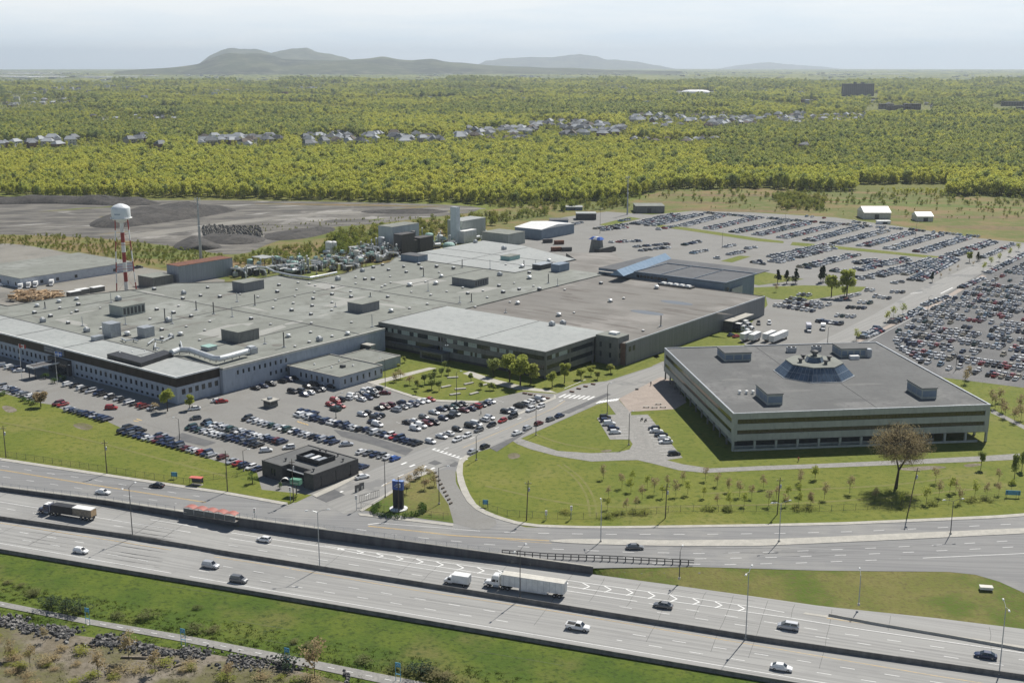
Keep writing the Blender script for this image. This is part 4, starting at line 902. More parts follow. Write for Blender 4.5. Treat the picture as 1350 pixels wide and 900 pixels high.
for x in (0, LX - 1.5):
    for y in (0, LY - 1.5): corn.box(x - .03, x + 1.53, y - .03, y + 1.53, 3.4, 12.59)
corn.build('corner_pier', wall_oct, oc)
def ribbon_panes(z0, z1, side):
    n = int((LX if side in 'fb' else LY) / 1.5) - 2; Lt = LX if side in 'fb' else LY; wd = (Lt - 3.4) / n
    if side in 'fb': me = MB().box(0, wd - .06, -.03, .03, z0, z1).mesh('window', glass_o)
    else: me = MB().box(-.03, .03, 0, wd - .06, z0, z1).mesh('window', glass_o)
    for i in range(n):
        q = 1.7 + i * wd
        loc = {'f': (q, .22, 0), 'b': (q, LY - .22, 0), 'l': (.22, q, 0), 'r': (LX - .22, q, 0)}[side]
        put('window', me, oc, loc)
ribbon_panes(9.32, 10.88, 'f'); ribbon_panes(9.32, 10.88, 'l'); ribbon_panes(5.82, 7.18, 'f'); ribbon_panes(5.82, 7.18, 'l')
MB().box(LX - .25, LX - .2, 1.6, LY - 1.6, 5.8, 10.9).build('side_glazing', glass_o, oc); MB().box(1.6, LX - 1.6, LY - .25, LY - .2, 5.8, 10.9).build('side_glazing', glass_o, oc)
MB().box(.42, LX - .42, .42, LY - .42, 3.3, 3.6).build('soffit', conc_d, oc)
col = MB().box(-.35, .35, -.35, .35, 0, 3.32).mesh('column', wall_oct)
n = 13; col_shaded = MB().box(-.25, .25, -.3, .3, 0, 3.32).mesh('column', wall_grey)  # left side columns: same precast, their shade put into a darker grey
for i in range(n): put('column', col, oc, (.4 + (LX - .8) * i / (n - 1), .42, 0))
for i in range(1, n): put('column', col_shaded, oc, (.62, .4 + (LY - .8) * i / (n - 1), 0)); put('column', col, oc, (LX - .42, .4 + (LY - .8) * i / (n - 1), 0))
mb = MB(); mb.box(1.5, LX * .8, 2.6, 2.9, 0, 1.0); mb.box(2.4, 2.7, 3, LY * .9, 0, 1.0); mb.build('base_wall', wall_oct, oc)
MB().box(1.5, LX * .8, 2.7, 2.8, 1.0, 3.28).build('ground_glazing', glass, oc); MB().box(2.5, 2.6, 3, LY * .9, 1, 3.28).build('ground_glazing', glass, oc); MB().box(LX * .8, LX * .801, 2.9, LY * .8, 0, 3.28).build('ground_wall', wall_dark, oc)
# front plinth strip
mb = MB(); mb.box(.8, LX * .96, -.1, .03, 0, .75); mb.build('plinth', wall_oct, oc)
# octagonal skylight
cx, cy = OL(1073, 486, 14.5)
sk = thing('octagonal_skylight', 'large octagonal skylight with sloping blue glass on the dark grey roof', 'skylight', tuple(c0 + Vector((math.cos(OA) * cx - math.sin(OA) * cy, math.sin(OA) * cx + math.cos(OA) * cy, 12.7))), OA)
Ro, Ri, hs_ = 14.3, 10.2, 4.2
oct_ = lambda r, z, ph=.5: [Vector((r * math.cos(math.pi / 4 * (i + ph)), r * math.sin(math.pi / 4 * (i + ph)), z)) for i in range(8)]
bo, to = oct_(Ro, 0), oct_(Ri, hs_)
MB().prism([(p.x, p.y) for p in oct_(Ro + .3, 0)], 0, .25).build('curb', galv, sk)
for i in range(8):
    a, b, c, d = bo[i], bo[(i + 1) % 8], to[(i + 1) % 8], to[i]; n = 6
    for rr in range(2):
        mb = MB()
        for kx in range(n):
            f0, f1 = kx / n + .012, (kx + 1) / n - .012; g0, g1 = rr / 2 + .02, (rr + 1) / 2 - .02
            q = lambda f, g: a.lerp(b, f).lerp(d.lerp(c, f), g) + Vector((0, 0, .26))
            nn = (b - a).cross(d - a).normalized() * .06
            vs_ = [q(f0, g0), q(f1, g0), q(f1, g1), q(f0, g1)]; mb.add(vs_ + [v + nn for v in vs_], [(0, 3, 2, 1), (4, 5, 6, 7), (0, 1, 5, 4), (1, 2, 6, 5), (2, 3, 7, 6), (3, 0, 4, 7)])
        mb.build('glass_panel', glass_b, sk)
mb = MB(); mb.add([p + Vector((0, 0, .2)) for p in bo] + [p + Vector((0, 0, .24)) for p in to], [(i, (i + 1) % 8, 8 + (i + 1) % 8, 8 + i) for i in range(8)]); mb.build('frame', galv, sk)
MB().prism([(p.x, p.y) for p in oct_(Ri + .25, 0)], hs_ + .25, hs_ + .6).build('roof', roof_grey, sk)
lan = MB().prism([(p.x, p.y) for p in oct_(3.6, 0)], hs_ + .6, hs_ + 2.4, 0, [(p.x, p.y) for p in oct_(2.7, 0)]).build('lantern', glass_b, sk)
MB().prism([(p.x, p.y) for p in oct_(2.9, 0)], hs_ + 2.41, hs_ + 2.6).build('lantern_roof', roof_grey, lan)
mb = MB(); mb.lathe([(.8, hs_ + 2.6), (.8, hs_ + 3.4), (1.25, hs_ + 3.5), (1.3, hs_ + 4.4), (.6, hs_ + 4.7)], 12); mb.build('lantern_fan', steel_d, lan)
for x, y in ((-5.8, -1.2), (-2.8, 4.2), (2.4, -5.0), (5.9, .8)):
    f = MB().lathe([(.6, hs_ + .6), (.6, hs_ + 1.6), (.95, hs_ + 1.6), (.95, hs_ + 2.1), (.5, hs_ + 2.15)], 10, (x, y)).build('roof_fan', steel_d, sk)
# rooftop penthouses of the square office
def pent(px, py, lft, rgt, top, label, lou=3, mat=wall_oct):
    """near corner, left corner, right corner sighted on the roof; top = sighted top of the near corner"""
    a = Vector(OL(px, py, 12.7)); b = Vector(OL(*lft, 12.7)); c = Vector(OL(*rgt, 12.7)); dx = max(2, c.x - a.x); dy = max(2, b.y - a.y)
    h = (py - top) / ((py - 81) * .974 / 112.0) / TC
    wpos = c0 + Vector((math.cos(OA) * a.x - math.sin(OA) * a.y, math.sin(OA) * a.x + math.cos(OA) * a.y, 12.7))
    t = thing('roof_penthouse', label, 'penthouse', tuple(wpos), OA)
    MB().box(0, dx, 0, dy, 0, h).build('wall', mat, t); mb = MB().box(-.2, dx + .2, -.2, dy + .2, h, h + .3); mb.build('roof', roof_dark, t)
    me = MB().box(0, dx / lou - .5, -.08, -.005, h * .22, h * .8).mesh('louvre', blue_wall)
    for i in range(lou): put('louvre', me, t, (.25 + i * dx / lou, 0, 0))
    me = MB().box(-.08, -.005, 0, dy / 3 - .5, h * .22, h * .8).mesh('louvre', blue_wall)
    for i in range(3): put('louvre', me, t, (0, .25 + i * dy / 3, 0))
    return t
pent(955.5, 476.5, (946.5, 468), (989, 474.5), 466, 'louvred penthouse at left rear of the square office roof', 3)
pent(1011.5, 534, (996, 521), (1030, 532), 520, 'louvred penthouse nearest the front left corner of the square office', 1)
pent(1215, 526, (1197.5, 514), (1234, 525), 512.5, 'louvred penthouse near the right front corner of the square office', 1)
pent(1109, 471.5, (1094, 464), (1140, 469.5), 460.5, 'wide penthouse at the back of the square office roof beside tanks', 4)
for i, (x, y) in enumerate(((975, 519), (984, 519), (992.5, 519))):
    t = thing('roof_fan', ('leftmost', 'middle', 'rightmost')[i] + ' of three small white fans by the front left penthouse', 'roof fan', tuple(G(x, y, 12.7)))
    MB().lathe([(.4, 0), (.4, .9), (.65, .9), (.6, 1.2), (.2, 1.35)], 10).build('fan_housing', white, t)
for x, y, l, nb in ((1043, 464, 'small louvred cooling unit left of the wide rear penthouse', 0), (1076, 462.5, 'twin metal cooling units behind octagonal skylight', 1), (1126, 473, 'white box unit in front of the wide rear penthouse', 2), (1144, 470, 'cylindrical metal tank unit at right end of wide rear penthouse', 3)):
    t = thing('cooling_unit', l, 'cooling unit', tuple(G(x, y, 12.7)), OA)
    if nb == 3: MB().lathe([(1.5, 0), (1.5, 2.8), (1.2, 3.2), (.3, 3.3)], 14).build('tank', galv, t)
    else: MB().box(-1.8, 1.8, -1, 1, 0, 2.0 - .6 * (nb == 2)).build('casing', white if nb == 2 else galv, t)
    if nb < 2:
        for k in (-.9, .9): MB().lathe([(.6, 2.0), (.6, 2.4), (.1, 2.4)], 10, (k, 0)).build('fan', steel_d, t)

r0 = random.Random(19)
for i in range(16):
    a, b = r0.uniform(8, LX - 8), r0.uniform(6, LY - 6); L_, w_ = r0.uniform(2, 9), r0.uniform(.6, 3)
    if math.hypot(a - cx, b - cy) < 19: continue
    q = [(a + L_ * math.cos(t) * r0.uniform(.7, 1.1), b + w_ * math.sin(t) * r0.uniform(.7, 1.1)) for t in np.linspace(0, 6.0, 9)]
    mb = MB(); mb.add([(x, y, 12.706 + i * .0005) for x, y in q], [tuple(range(9))]); mb.build('roof_stain', M('roof_stain_dark', (.105, .107, .106), (.125, .127, .125), .4, .9) if i % 2 else M('roof_dust', (.185, .185, .178), (.165, .165, .16), .4, .95), oc)

# ================================================================== ROOF GEAR
def near_z(px, py): return H1 + .01
KV = {
 'cap': lambda: [('vent_cap', white, MB().lathe([(.3, 0), (.3, .45), (.62, .5), (.6, .68), (.3, .82)], 9)), ('curb', steel_d, MB().box(-.55, .55, -.55, .55, 0, .25))],
 'hood': lambda: [('hood', white, MB().frust((-.8, .8, -.8, .8), (-.6, .6, -.6, .6), .9, 1.25)), ('curb', steel_d, MB().box(-.75, .75, -.75, .75, 0, .9))],
 'big': lambda: [('fan_hood', duct_m, MB().lathe([(.8, 0), (.8, 1.0), (1.25, 1.1), (1.2, 1.5), (.6, 1.8)], 12)), ('curb', steel_d, MB().box(-1.1, 1.1, -1.1, 1.1, 0, .35))],
 'box': lambda: [('casing', galv, MB().box(-1.3, 1.3, -.9, .9, .25, 1.6)), ('hood', white, MB().frust((-.8, .8, -.7, .7), (-.5, .5, -.5, .5), 1.602, 2.2)), ('frame', steel_d, MB().box(-1.2, 1.2, -.8, .8, 0, .248))]}
proto = {k: None for k in KV}
KN = {'cap': ('roof_vent', 'roof vent'), 'hood': ('exhaust_hood', 'exhaust hood'), 'big': ('roof_fan', 'roof fan'), 'box': ('air_handler', 'air handler')}
def rooftop(kind, loc, label, group, sc=1.0):
    loc = tuple(loc)
    if proto[kind] is None:
        t = thing(KN[kind][0], label, KN[kind][1], loc, AA, group); t.scale = (sc,) * 3
        for nm, mt, mb in KV[kind](): mb.build(nm, mt, t)
        proto[kind] = t
    else:
        t = clone(proto[kind], loc, AA + rnd.uniform(-.1, .1), label, sc); t['group'] = group
    return t
V4 = [(355, 480, 0), (455, 430, 2), (465, 460, 1), (425, 510, 0), (455, 500, 1), (300, 530, 1), (205, 510, 1), (220, 470, 2), (350, 445, 2), (595, 480, 0), (600, 600, 0), (515, 618, 3), (930, 490, 1), (890, 545, 0), (1060, 468, 0), (1030, 510, 1), (1135, 530, 1), (1190, 408, 1), (1305, 415, 1), (1105, 590, 0), (1245, 560, 0), (1185, 670, 0), (1215, 612, 0), (960, 610, 1), (915, 370, 1), (1000, 560, 3), (255, 560, 3), (702, 432, 3), (960, 660, 1), (1090, 395, 3), (1085, 425, 1), (1232, 360, 1), (405, 570, 1), (755, 640, 2), (1015, 655, 3), (1070, 640, 2)]
V5 = [(75, 398, 0), (180, 415, 0), (305, 345, 1), (295, 385, 1), (285, 433, 0), (270, 480, 0), (140, 545, 1), (255, 576, 0), (380, 495, 1), (390, 452, 0), (400, 410, 0), (410, 370, 0), (418, 330, 0), (485, 335, 0), (520, 347, 0), (515, 387, 0), (508, 425, 1), (502, 468, 1), (495, 518, 1), (497, 570, 0), (493, 625, 0), (620, 648, 0), (735, 565, 0), (618, 493, 0), (620, 447, 0), (620, 400, 1), (625, 360, 1), (730, 382, 0), (733, 415, 1), (760, 335, 0), (760, 298, 0), (815, 310, 1), (862, 310, 1), (865, 240, 1), (920, 225, 1), (955, 255, 1), (1045, 235, 1), (1060, 268, 1), (1135, 220, 1), (1150, 245, 1), (965, 293, 0), (968, 330, 0), (915, 355, 0), (935, 345, 0), (1080, 348, 2), (1235, 338, 2), (1175, 325, 0), (1240, 235, 1), (1255, 268, 0), (1268, 295, 2), (1340, 245, 1), (1090, 385, 0), (1205, 403, 0), (1300, 382, 0), (1185, 457, 0), (1080, 482, 0), (970, 502, 2), (360, 650, 2), (950, 415, 1), (712, 637, 2), (485, 682, 0), (400, 708, 0), (545, 672, 3), (800, 262, 3), (655, 312, 3)]
V6 = [(45, 360, 0), (75, 395, 1), (165, 378, 0), (190, 418, 0), (260, 350, 1), (285, 388, 1), (350, 332, 0), (380, 370, 1), (465, 350, 0), (500, 370, 1), (440, 305, 2), (440, 272, 1), (325, 445, 0), (370, 455, 2), (650, 372, 0), (705, 508, 0), (865, 335, 1), (1000, 423, 0), (920, 442, 2), (1195, 362, 2), (1115, 615, 0), (300, 222, 0), (395, 238, 2), (555, 202, 2), (120, 475, 0), (265, 285, 3), (615, 525, 2), (640, 575, 3), (575, 580, 3), (120, 390 - 300 + 0, 3), (290, 130, 3)]
def shade(x, y):
    if x < 80: return 'by the yard end of the long wing'
    if y > 440: return 'near the front edge of the grey hall roof'
    if x < 250: return 'on the left part of the grey hall roof'
    if x < 420: return 'on the middle of the grey hall roof'
    if x < 600: return 'on the right part of the grey hall roof'
    return 'between the pale rear roof and the brown roof'
KS = ['cap', 'hood', 'big', 'box']; KT = ['small round white roof vent', 'square white exhaust hood', 'large round metal roof fan', 'grey air handler with white hood']
for V, ox, oy in ((V4, 0, 300), (V5, 300, 300), (V6, 600, 300)):
    for x, y, k in V:
        px, py = ox + x / 4.5, oy + y / 4.5; z = H1 + .01
        a, b = AB(px, py, H1)
        if a > 2.2 and b > 161: z = 9.63; where = 'on the brown gravel roof'
        elif -5 < a < 86 and 114 < b < 161: z = 11.11; where = 'on the pale roof of the office block'
        elif b > 233.3 and a < -46: z = 10.23; where = 'on the bright rear hall roof'
        else: where = shade(px, py)
        rooftop(KS[k], G(px, py, z), KT[k] + ' ' + where, KS[k] + ' units ' + where, rnd.uniform(.85, 1.1))
# thin flues and masts on the roofs
FL = [(745, 575, 60, 0), (1268, 512, 70, 0), (490, 583, 55, 0), (1165, 490, 55, 0), (1022, 570, 60, 0), (980, 560, 80, 0), (660, 445, 55, 0), (268, 480, 40, 0)] + \
     [(x + 1350, y, h, 0) for x, y, h in ((57, 440, 55), (163, 462, 65), (28, 530, 60), (335, 710, 90), (858, 590, 75), (1163, 290, 50), (1190, 378, 60), (847, 410, 25), (222, 690, 40), (42 + 1350, 235, 45), (207 + 1350, 245, 55), (408 + 1350, 230, 35), (478 + 1350, 225, 35), (553 + 1350, 330, 55), (608 + 1350, 345, 45), (97 + 1350, 440, 50), (28 + 1350, 445, 40), (1220 + 1350, 585, 65), (300 + 1350, 505, 25), (1300, 700, 30), (640, 470, 25))]
for i, (x, y, h, _) in enumerate(FL):
    px, py = x / 4.5, 300 + y / 4.5; H = (h / 4.5) / ((py - 81) * .974 / 115) / TC
    a, b = AB(px, py, H1); z = 9.63 if (a > 2.2 and b > 161) else (10.23 if b > 233.3 and a < -46 else H1 + .01)
    nmp = 'thin dark roof flue' if i % 2 else 'slender grey roof mast'
    wh = 'on the brown gravel roof' if z == 9.63 else ('on the bright rear hall roof' if z == 10.23 else shade(px, py))
    t = thing('roof_flue', ('short ' if H < 4 else 'tall ' if H > 7 else '') + nmp + ' ' + wh, 'flue', tuple(G(px, py, z)), 0, 'flues ' + wh)
    MB().tube([(0, 0, .3), (0, 0, H)], .26 if i % 2 else .16, 6).build('pipe', steel_d if i % 2 else galv, t); MB().box(-.7, .7, -.5, .5, 0, .3).build('base', galv, t)
# penthouses of the production hall
def penthouse(near, lft, rgt, top, z0, label, cat='penthouse', mat=wall_grey, ribs=True, roofm=None, nm='roof_penthouse', louv=False):
    a0, b0 = AB(near[0], near[1], z0); aL, _ = AB(lft[0], lft[1], z0); _, bR = AB(rgt[0], rgt[1], z0)
    da = max(1.5, a0 - aL); db = max(1.5, bR - b0); s = (near[1] - 81) * .974 / (125 - z0); h = (near[1] - top) / s / TC * 1.02
    t = works(nm, label, cat, a0, b0, z0)
    MB().box(-da, 0, 0, db, 0, h).build('wall', mat, t); MB().box(-da - .15, .15, -.15, db + .15, h, h + .2).build('roof', roofm or roof_grey, t)
    if ribs:
        me = MB().box(0, .25, -.07, -.005, .3, h - .2).mesh('wall_rib', mat); k = max(2, int(da / 2.4))
        for i in range(k + 1): put('wall_rib', me, t, (-da + .05 + (da - .35) * i / k, 0, 0))
        me = MB().box(.005, .07, 0, .25, .3, h - .2).mesh('wall_rib', mat); k = max(2, int(db / 2.4))
        for i in range(k + 1): put('wall_rib', me, t, (0, .05 + (db - .35) * i / k, 0))
    if louv:
        me = MB().box(.005, .12, 0, 1.2, .7, h - .6).mesh('louvre', steel_d)
        for i in range(int(db / 2)): put('louvre', me, t, (0, .5 + i * 2, 0))
    return t
penthouse((162, 417.5), (140.5, 414.5), (185.5, 410.5), 405.5, H1, 'flat roofed grey penthouse with dark louvred side, leftmost on the grey roof', louv=True, ribs=False, mat=wall_oct)
penthouse((314.7, 452.7), (291.5, 448), (340, 446), 439, H1, 'grey penthouse behind right end of the white duct loop', mat=wall_grey)
penthouse((322, 385.5), (305.5, 383), (345.5, 380), 374, H1, 'ribbed grey penthouse beside pipework on the far left of the grey roof', mat=wall_rib)
penthouse((477.8, 413), (456.7, 410), (500, 407.8), 402, H1, 'grey penthouse between the production roof joints behind the pale side wall', mat=wall_rib)
penthouse((626, 379), (594, 375), (642, 374.6), 370, H1, 'low wide grey penthouse between the pale rear roof and office block', mat=wall_rib, louv=True)
penthouse((146.7, 445.5), (139.5, 442), (156.7, 442), 428.5, H1, 'tall square metal plant box left of black plant screen', 'plant box', galv, False, galv, 'plant_box')
penthouse((191, 445.5), (182.7, 443), (201, 442), 433.5, H1, 'square metal plant box directly behind the black plant screen', 'plant box', galv, False, galv, 'plant_box')
penthouse((125, 451), (119, 450), (135, 448), 445, H1, 'low grey plant box near the long office wing joint', 'plant box', galv, False, galv, 'plant_box')
penthouse((737, 359), (729, 357), (744, 355), 350, H1, 'blue grey plant box at the near corner of the bright rear roof', 'plant box', blue_wall, False, blue_wall, 'plant_box')
penthouse((672, 344), (662, 342), (684, 341), 339, 10.2, 'low green grey skylight box in the middle of bright rear roof', 'plant box', teal_p, False, roof_grey, 'plant_box')
penthouse((713, 356), (704, 354), (717, 351), 350, H1, 'small dark plant box between bright roof and brown roof', 'plant box', steel_d, False, galv, 'plant_box')
penthouse((275, 494 - 31), (268, 460), (285, 460), 458.5, H1, 'blue grey cooling unit behind the bend of white duct loop', 'plant box', galv, False, teal_p, 'plant_box')
penthouse((551, 346), (528, 343), (560, 343), 338.5, H1, 'dark blue fan bank at the corner of the bright rear roof', 'plant box', blue_wall, True, steel_d, 'plant_box')
# pipework lying between the plant boxes
for sgt, lab in (([(160, 446), (166, 449), (176, 447), (182, 449)], 'bent grey roof pipe between two square plant boxes'), ([(195, 453), (203, 447), (215, 449), (226, 444)], 'crooked silver roof pipe beside the front plant box'),
                 ([(229, 461), (240, 458), (238, 450)], 'short fat silver pipe joining the white duct loop'), ([(205, 452), (204, 458), (210, 459)], 'short silver elbow pipe behind black plant screen')):
    pipe_run('roof_pipe', lab, 'pipe', sgt, 10.9, .3, duct_m, 6)
# stains and worn strips on the roof gravel
r0 = random.Random(61)
for i in range(34):
    a = r0.uniform(-150, -8); b = r0.uniform(26, 165) if a > -110 else r0.uniform(26, 120); L_, w_ = r0.uniform(3, 14), r0.uniform(.8, 3); c_ = r0.choice((0, 1, 1))
    q = [(a + (L_ if c_ else w_) * math.cos(t) * r0.uniform(.7, 1.1), b + (w_ if c_ else L_) * math.sin(t) * r0.uniform(.7, 1.1)) for t in np.linspace(0, 6.0, 9)]
    mb = MB(); mb.add([(x, y, H1 + .006 + i * .0004) for x, y in q], [tuple(range(9))]); mb.build('roof_stain', M('roof_stain', (.185, .18, .16), (.155, .15, .135), .3, .95) if i % 3 else M('roof_patch', (.33, .33, .305)), hall)
bh = bpy.data.objects['brown_hall']
for i in range(22):
    a = r0.uniform(6, 96); b = r0.uniform(168, 280); L_, w_ = r0.uniform(4, 16), r0.uniform(.5, 2)
    q = [(a + L_ * math.cos(t) * r0.uniform(.7, 1.1), b + w_ * math.sin(t) * r0.uniform(.7, 1.1)) for t in np.linspace(0, 6.0, 9)]
    mb = MB(); mb.add([(x, y, 9.626 + i * .0004) for x, y in q], [tuple(range(9))]); mb.build('roof_stain', M('roof_stain_brown', (.13, .118, .105), (.16, .145, .13), .3, .95), bh)
for x, y in ((853, 412), (892, 399)):
    a, b = AB(x, y, 9.6); q = [(a + 9 * math.cos(t), b + 3.5 * math.sin(t)) for t in np.linspace(0, 6.0, 14)]; mb = MB(); mb.add([(u, v, 9.64) for u, v in q], [tuple(range(14))]); mb.build('puddle', M('roof_puddle', (.16, .165, .17), None, rough=.25), bh)
# ================================================================== WATER TOWER
wt = thing('water_tower', 'white water tower tank on tall red and white banded legs', 'water tower', tuple(G(167, 384)), R(18))
HT = 34.0
wz = G(167, 384); D = math.hypot(wz.x, wz.y)
top_y = 269.5
# total height from the sighted top
def height_at(base, ytop):
    lo, hi = 0, 90
    for _ in range(40):
        m_ = (lo + hi) / 2
        if proj(base.x, base.y, m_)[1] > ytop: lo = m_
        else: hi = m_
    return lo
HT = height_at(wz, 269.0); zb = height_at(wz, 289.0); zc = height_at(wz, 274.5)
tk = MB(); rt_ = 5.1
tk.lathe([(.6, zb - 2.0), (2.6, zb - 1.5), (4.4, zb - .3), (5.0, zb + .4), (rt_, zb + 1.0), (rt_, zc), (4.9, zc + .5), (3.6, zc + 1.5), (1.6, zc + 2.3), (.25, zc + 2.6), (.2, HT)], 28)
tk = tk.build('tank', M('tank_white', (.72, .74, .75), (.64, .67, .69), .5, .45, stretch=(1, 1, .3)), wt, smooth=True)
mb = MB()
for i in range(9):
    a = R(248 + i * 4.2 - 18); s = MB()
    X = Matrix.Rotation(a, 4, 'Z') @ Matrix.Translation((rt_ + .01, 0, zb + 2.9)); mb.box(0, .04, -.13, .13, 0, .55, 0, X)
mb.build('lettering', M('faded_blue', (.16, .24, .32)), tk)
MB().lathe([(rt_ + .02, zb + .7), (rt_ + .8, zb + .7), (rt_ + .8, zb + .85), (rt_ + .02, zb + .85)], 24).build('walkway_ring', white, tk)
cols = [redd, white]
redm = M('tower_red', (.34, .05, .045), (.28, .045, .04), .5, .5)
nseg = 7
for i in range(4):
    a = math.pi / 2 * i + .78; lt = Vector((4.6 * math.cos(a), 4.6 * math.sin(a), zb + .2)); lb = Vector((7.4 * math.cos(a), 7.4 * math.sin(a), 0))
    lg = MB().tube([lt, lb], .28, 8).build('leg', redm, wt)
    for s_ in range(1, nseg, 2): MB().tube([lt.lerp(lb, s_ / nseg), lt.lerp(lb, (s_ + 1) / nseg)], .31, 8).build('white_band', white, lg)
rs = MB().tube([(0, 0, zb - 1.8), (0, 0, 0)], 1.02, 12).build('riser_pipe', redm, wt)
for s_ in range(0, nseg, 2): MB().tube([(0, 0, (zb - 1.8) * (1 - s_ / nseg)), (0, 0, (zb - 1.8) * (1 - (s_ + 1) / nseg) + .01)], 1.06, 12).build('white_band', white, rs)
for k_, zf in enumerate((.33, .66)):
    q = [Vector((4.6 + (1 - zf) * 1.8, 0, zf * zb))] ; rr = 4.6 + (1 - zf) * 2.8
    pts_ = [Vector((rr * math.cos(math.pi / 2 * i + .78), rr * math.sin(math.pi / 2 * i + .78), zf * zb)) for i in range(4)]
    for i in range(4): MB().tube([pts_[i], pts_[(i + 1) % 4]], .12, 5).build('brace', redm, wt)
pts2 = [(1, 0), (.66, .66), (.33, .33), (0, 0)]
for lv in range(3):
    z0, z1 = zb * (2 - lv) / 3, zb * (3 - lv) / 3; r0_, r1_ = 7.4 - 2.8 * (2 - lv) / 3, 7.4 - 2.8 * (3 - lv) / 3
    for i in range(4):
        a, b = math.pi / 2 * i + .78, math.pi / 2 * (i + 1) + .78
        mb = MB(); mb.tube([(r0_ * math.cos(a), r0_ * math.sin(a), z0), (r1_ * math.cos(b), r1_ * math.sin(b), z1)], .04, 4); mb.build('tie_rod', redm, wt)
# ================================================================== MASTS
def mast(px, py, ytop, label, r=.35, arms=True, z=0):
    b = G(px, py, z); H = height_at(Vector((b.x, b.y, 0)), ytop) - z
    t = thing('communications_mast', label, 'mast', tuple(b)); MB().tube([(0, 0, 0), (0, 0, H * .5), (0, 0, H)], [r * 1.4, r, r * .6], 8).build('pole', galv, t)
    if arms:
        for zz in (H - 1, H - 4.5):
            MB().box(-1.8, 1.8, -.12, .12, zz, zz + .25).build('crossarm', galv, t)
        for x in (-1.6, 0, 1.6): MB().box(x - .2, x + .2, -.35, -.121, H - 2.4, H - .2).build('antenna', white, t)
        MB().lathe([(.8, H * .55), (.95, H * .55 + .15), (.8, H * .55 + .3)], 8).build('dish_ring', white, t)
    return t
mast(265, 343, 260.5, 'tall pale communications mast behind the ribbed metal boiler house', .75)
mast(827, 283, 232, 'tall thin pale mast beside dark shed at far lot corner', .5)
# ================================================================== SHEDS AND PLANT BEHIND THE HALL
def shed(near, lft, rgt, top, label, mat, rm, cat='shed', nm='shed', ribs=False, z0=0, pitched=False, doors=0):
    t = penthouse(near, lft, rgt, top, z0, label, cat, mat, ribs, rm, nm) if not pitched else None
    if pitched:
        a0, b0 = AB(near[0], near[1], z0); aL, _ = AB(lft[0], lft[1], z0); _, bR = AB(rgt[0], rgt[1], z0)
        da = a0 - aL; db = bR - b0; s = (near[1] - 81) * .974 / 125; h = (near[1] - top) / s / TC
        t = works(nm, label, cat, a0, b0, z0); MB().box(-da, 0, 0, db, 0, h).build('wall', mat, t)
        mb = MB(); mb.add([(-da - .3, -.4, h), (.3, -.4, h), (.3, db / 2, h + 2), (-da - .3, db / 2, h + 2), (-da - .3, db + .4, h), (.3, db + .4, h)], [(0, 1, 2, 3), (3, 2, 5, 4), (1, 5, 2), (0, 3, 4), (0, 4, 5, 1)]); mb.build('roof', rm, t)
    for i in range(doors): MB().box(.01, .1, 1.5 + i * 5, 4.5 + i * 5, .1, 3.6).build('door', steel_d, t)
    return t
shed((237, 375), (222, 372), (309, 363), 352, 'long ribbed pale metal boiler house with rusty roof behind water tower', M('pale_ribbed', (.36, .39, .43), (.30, .33, .37), 1.0, .6, stretch=(1, 1, .05)), rust_m, 'boiler house', 'boiler_house', True)
shed((202, 380), (185, 376), (222, 374), 367, 'dark low block between the water tower and metal boiler house', wall_grey, roof_grey)
shed((28, 392 - 12), (-60, 368), (178, 357), 368, 'white low workshop with grey flat roof beyond the vehicle yard', M('workshop_white', (.55, .58, .62), (.47, .50, .55), .5, .7), roof_grey, 'workshop', 'workshop')
_ws = bpy.data.objects['workshop']
for x in (-6, -14, -22): MB().box(x, x + 1.2, -.06, -.005, 1, 3).build('window', glass, _ws)
for x in (12, 22, 34, 60, 76): MB().box(.005, .06, x, x + 1.8, 1.2, 3).build('window', glass, _ws)
shed((518, 330), (497, 328), (538, 322), 301, 'pale grey tall plant block at the back behind two dark silos', M('pale_plant', (.50, .54, .54), (.43, .47, .47), .4, .7, stretch=(1, 1, .2)), roof_grey, 'plant building', 'plant_building')
shed((530, 337), (523, 335), (540, 333), 311, 'dark brown square silo block, tallest of the row beside rear roof', wall_dark, wall_dark, 'silo', 'silo')
shed((545, 334), (537, 331), (549, 331), 318, 'small dark brown silo block between two bigger dark silos', wall_dark, wall_dark, 'silo', 'silo')
shed((554, 333), (546, 331), (565, 329), 315, 'dark brown rightmost silo block beside the teal tanks', wall_dark, wall_dark, 'silo', 'silo')
shed((602, 321), (595.5, 319.8), (605.5, 320), 276, 'slender pale grey tower block rising above the plant at the back', M('pale_tower', (.62, .68, .70), (.54, .60, .62), .4, .7), galv, 'plant tower', 'plant_tower', True)
shed((610, 319), (594, 316), (618, 311), 293, 'squat grey plant block standing before the slender pale tower', wall_oct, roof_light, 'plant building', 'plant_building')
shed((612, 321), (602, 319), (620, 317), 306, 'small white tank house in front of the slender pale tower', white, white, 'plant building', 'plant_building')
shed((670, 325), (641, 320), (686, 320), 310, 'grey shed with white framed dark doorway at far roof edge', wall_oct, roof_grey, 'shed', 'shed')
_sd = bpy.data.objects['shed.001'] if 'shed.001' in bpy.data.objects else None
shed((714, 316), (690, 310), (731, 305), 303, 'blue grey shed with bright white pitched roof behind the rear hall', blue_wall, white, pitched=True)
shed((695, 308), (690, 305), (720, 297), 300, 'rusty red long shed behind the white roofed shed', rust_m, rust_m)
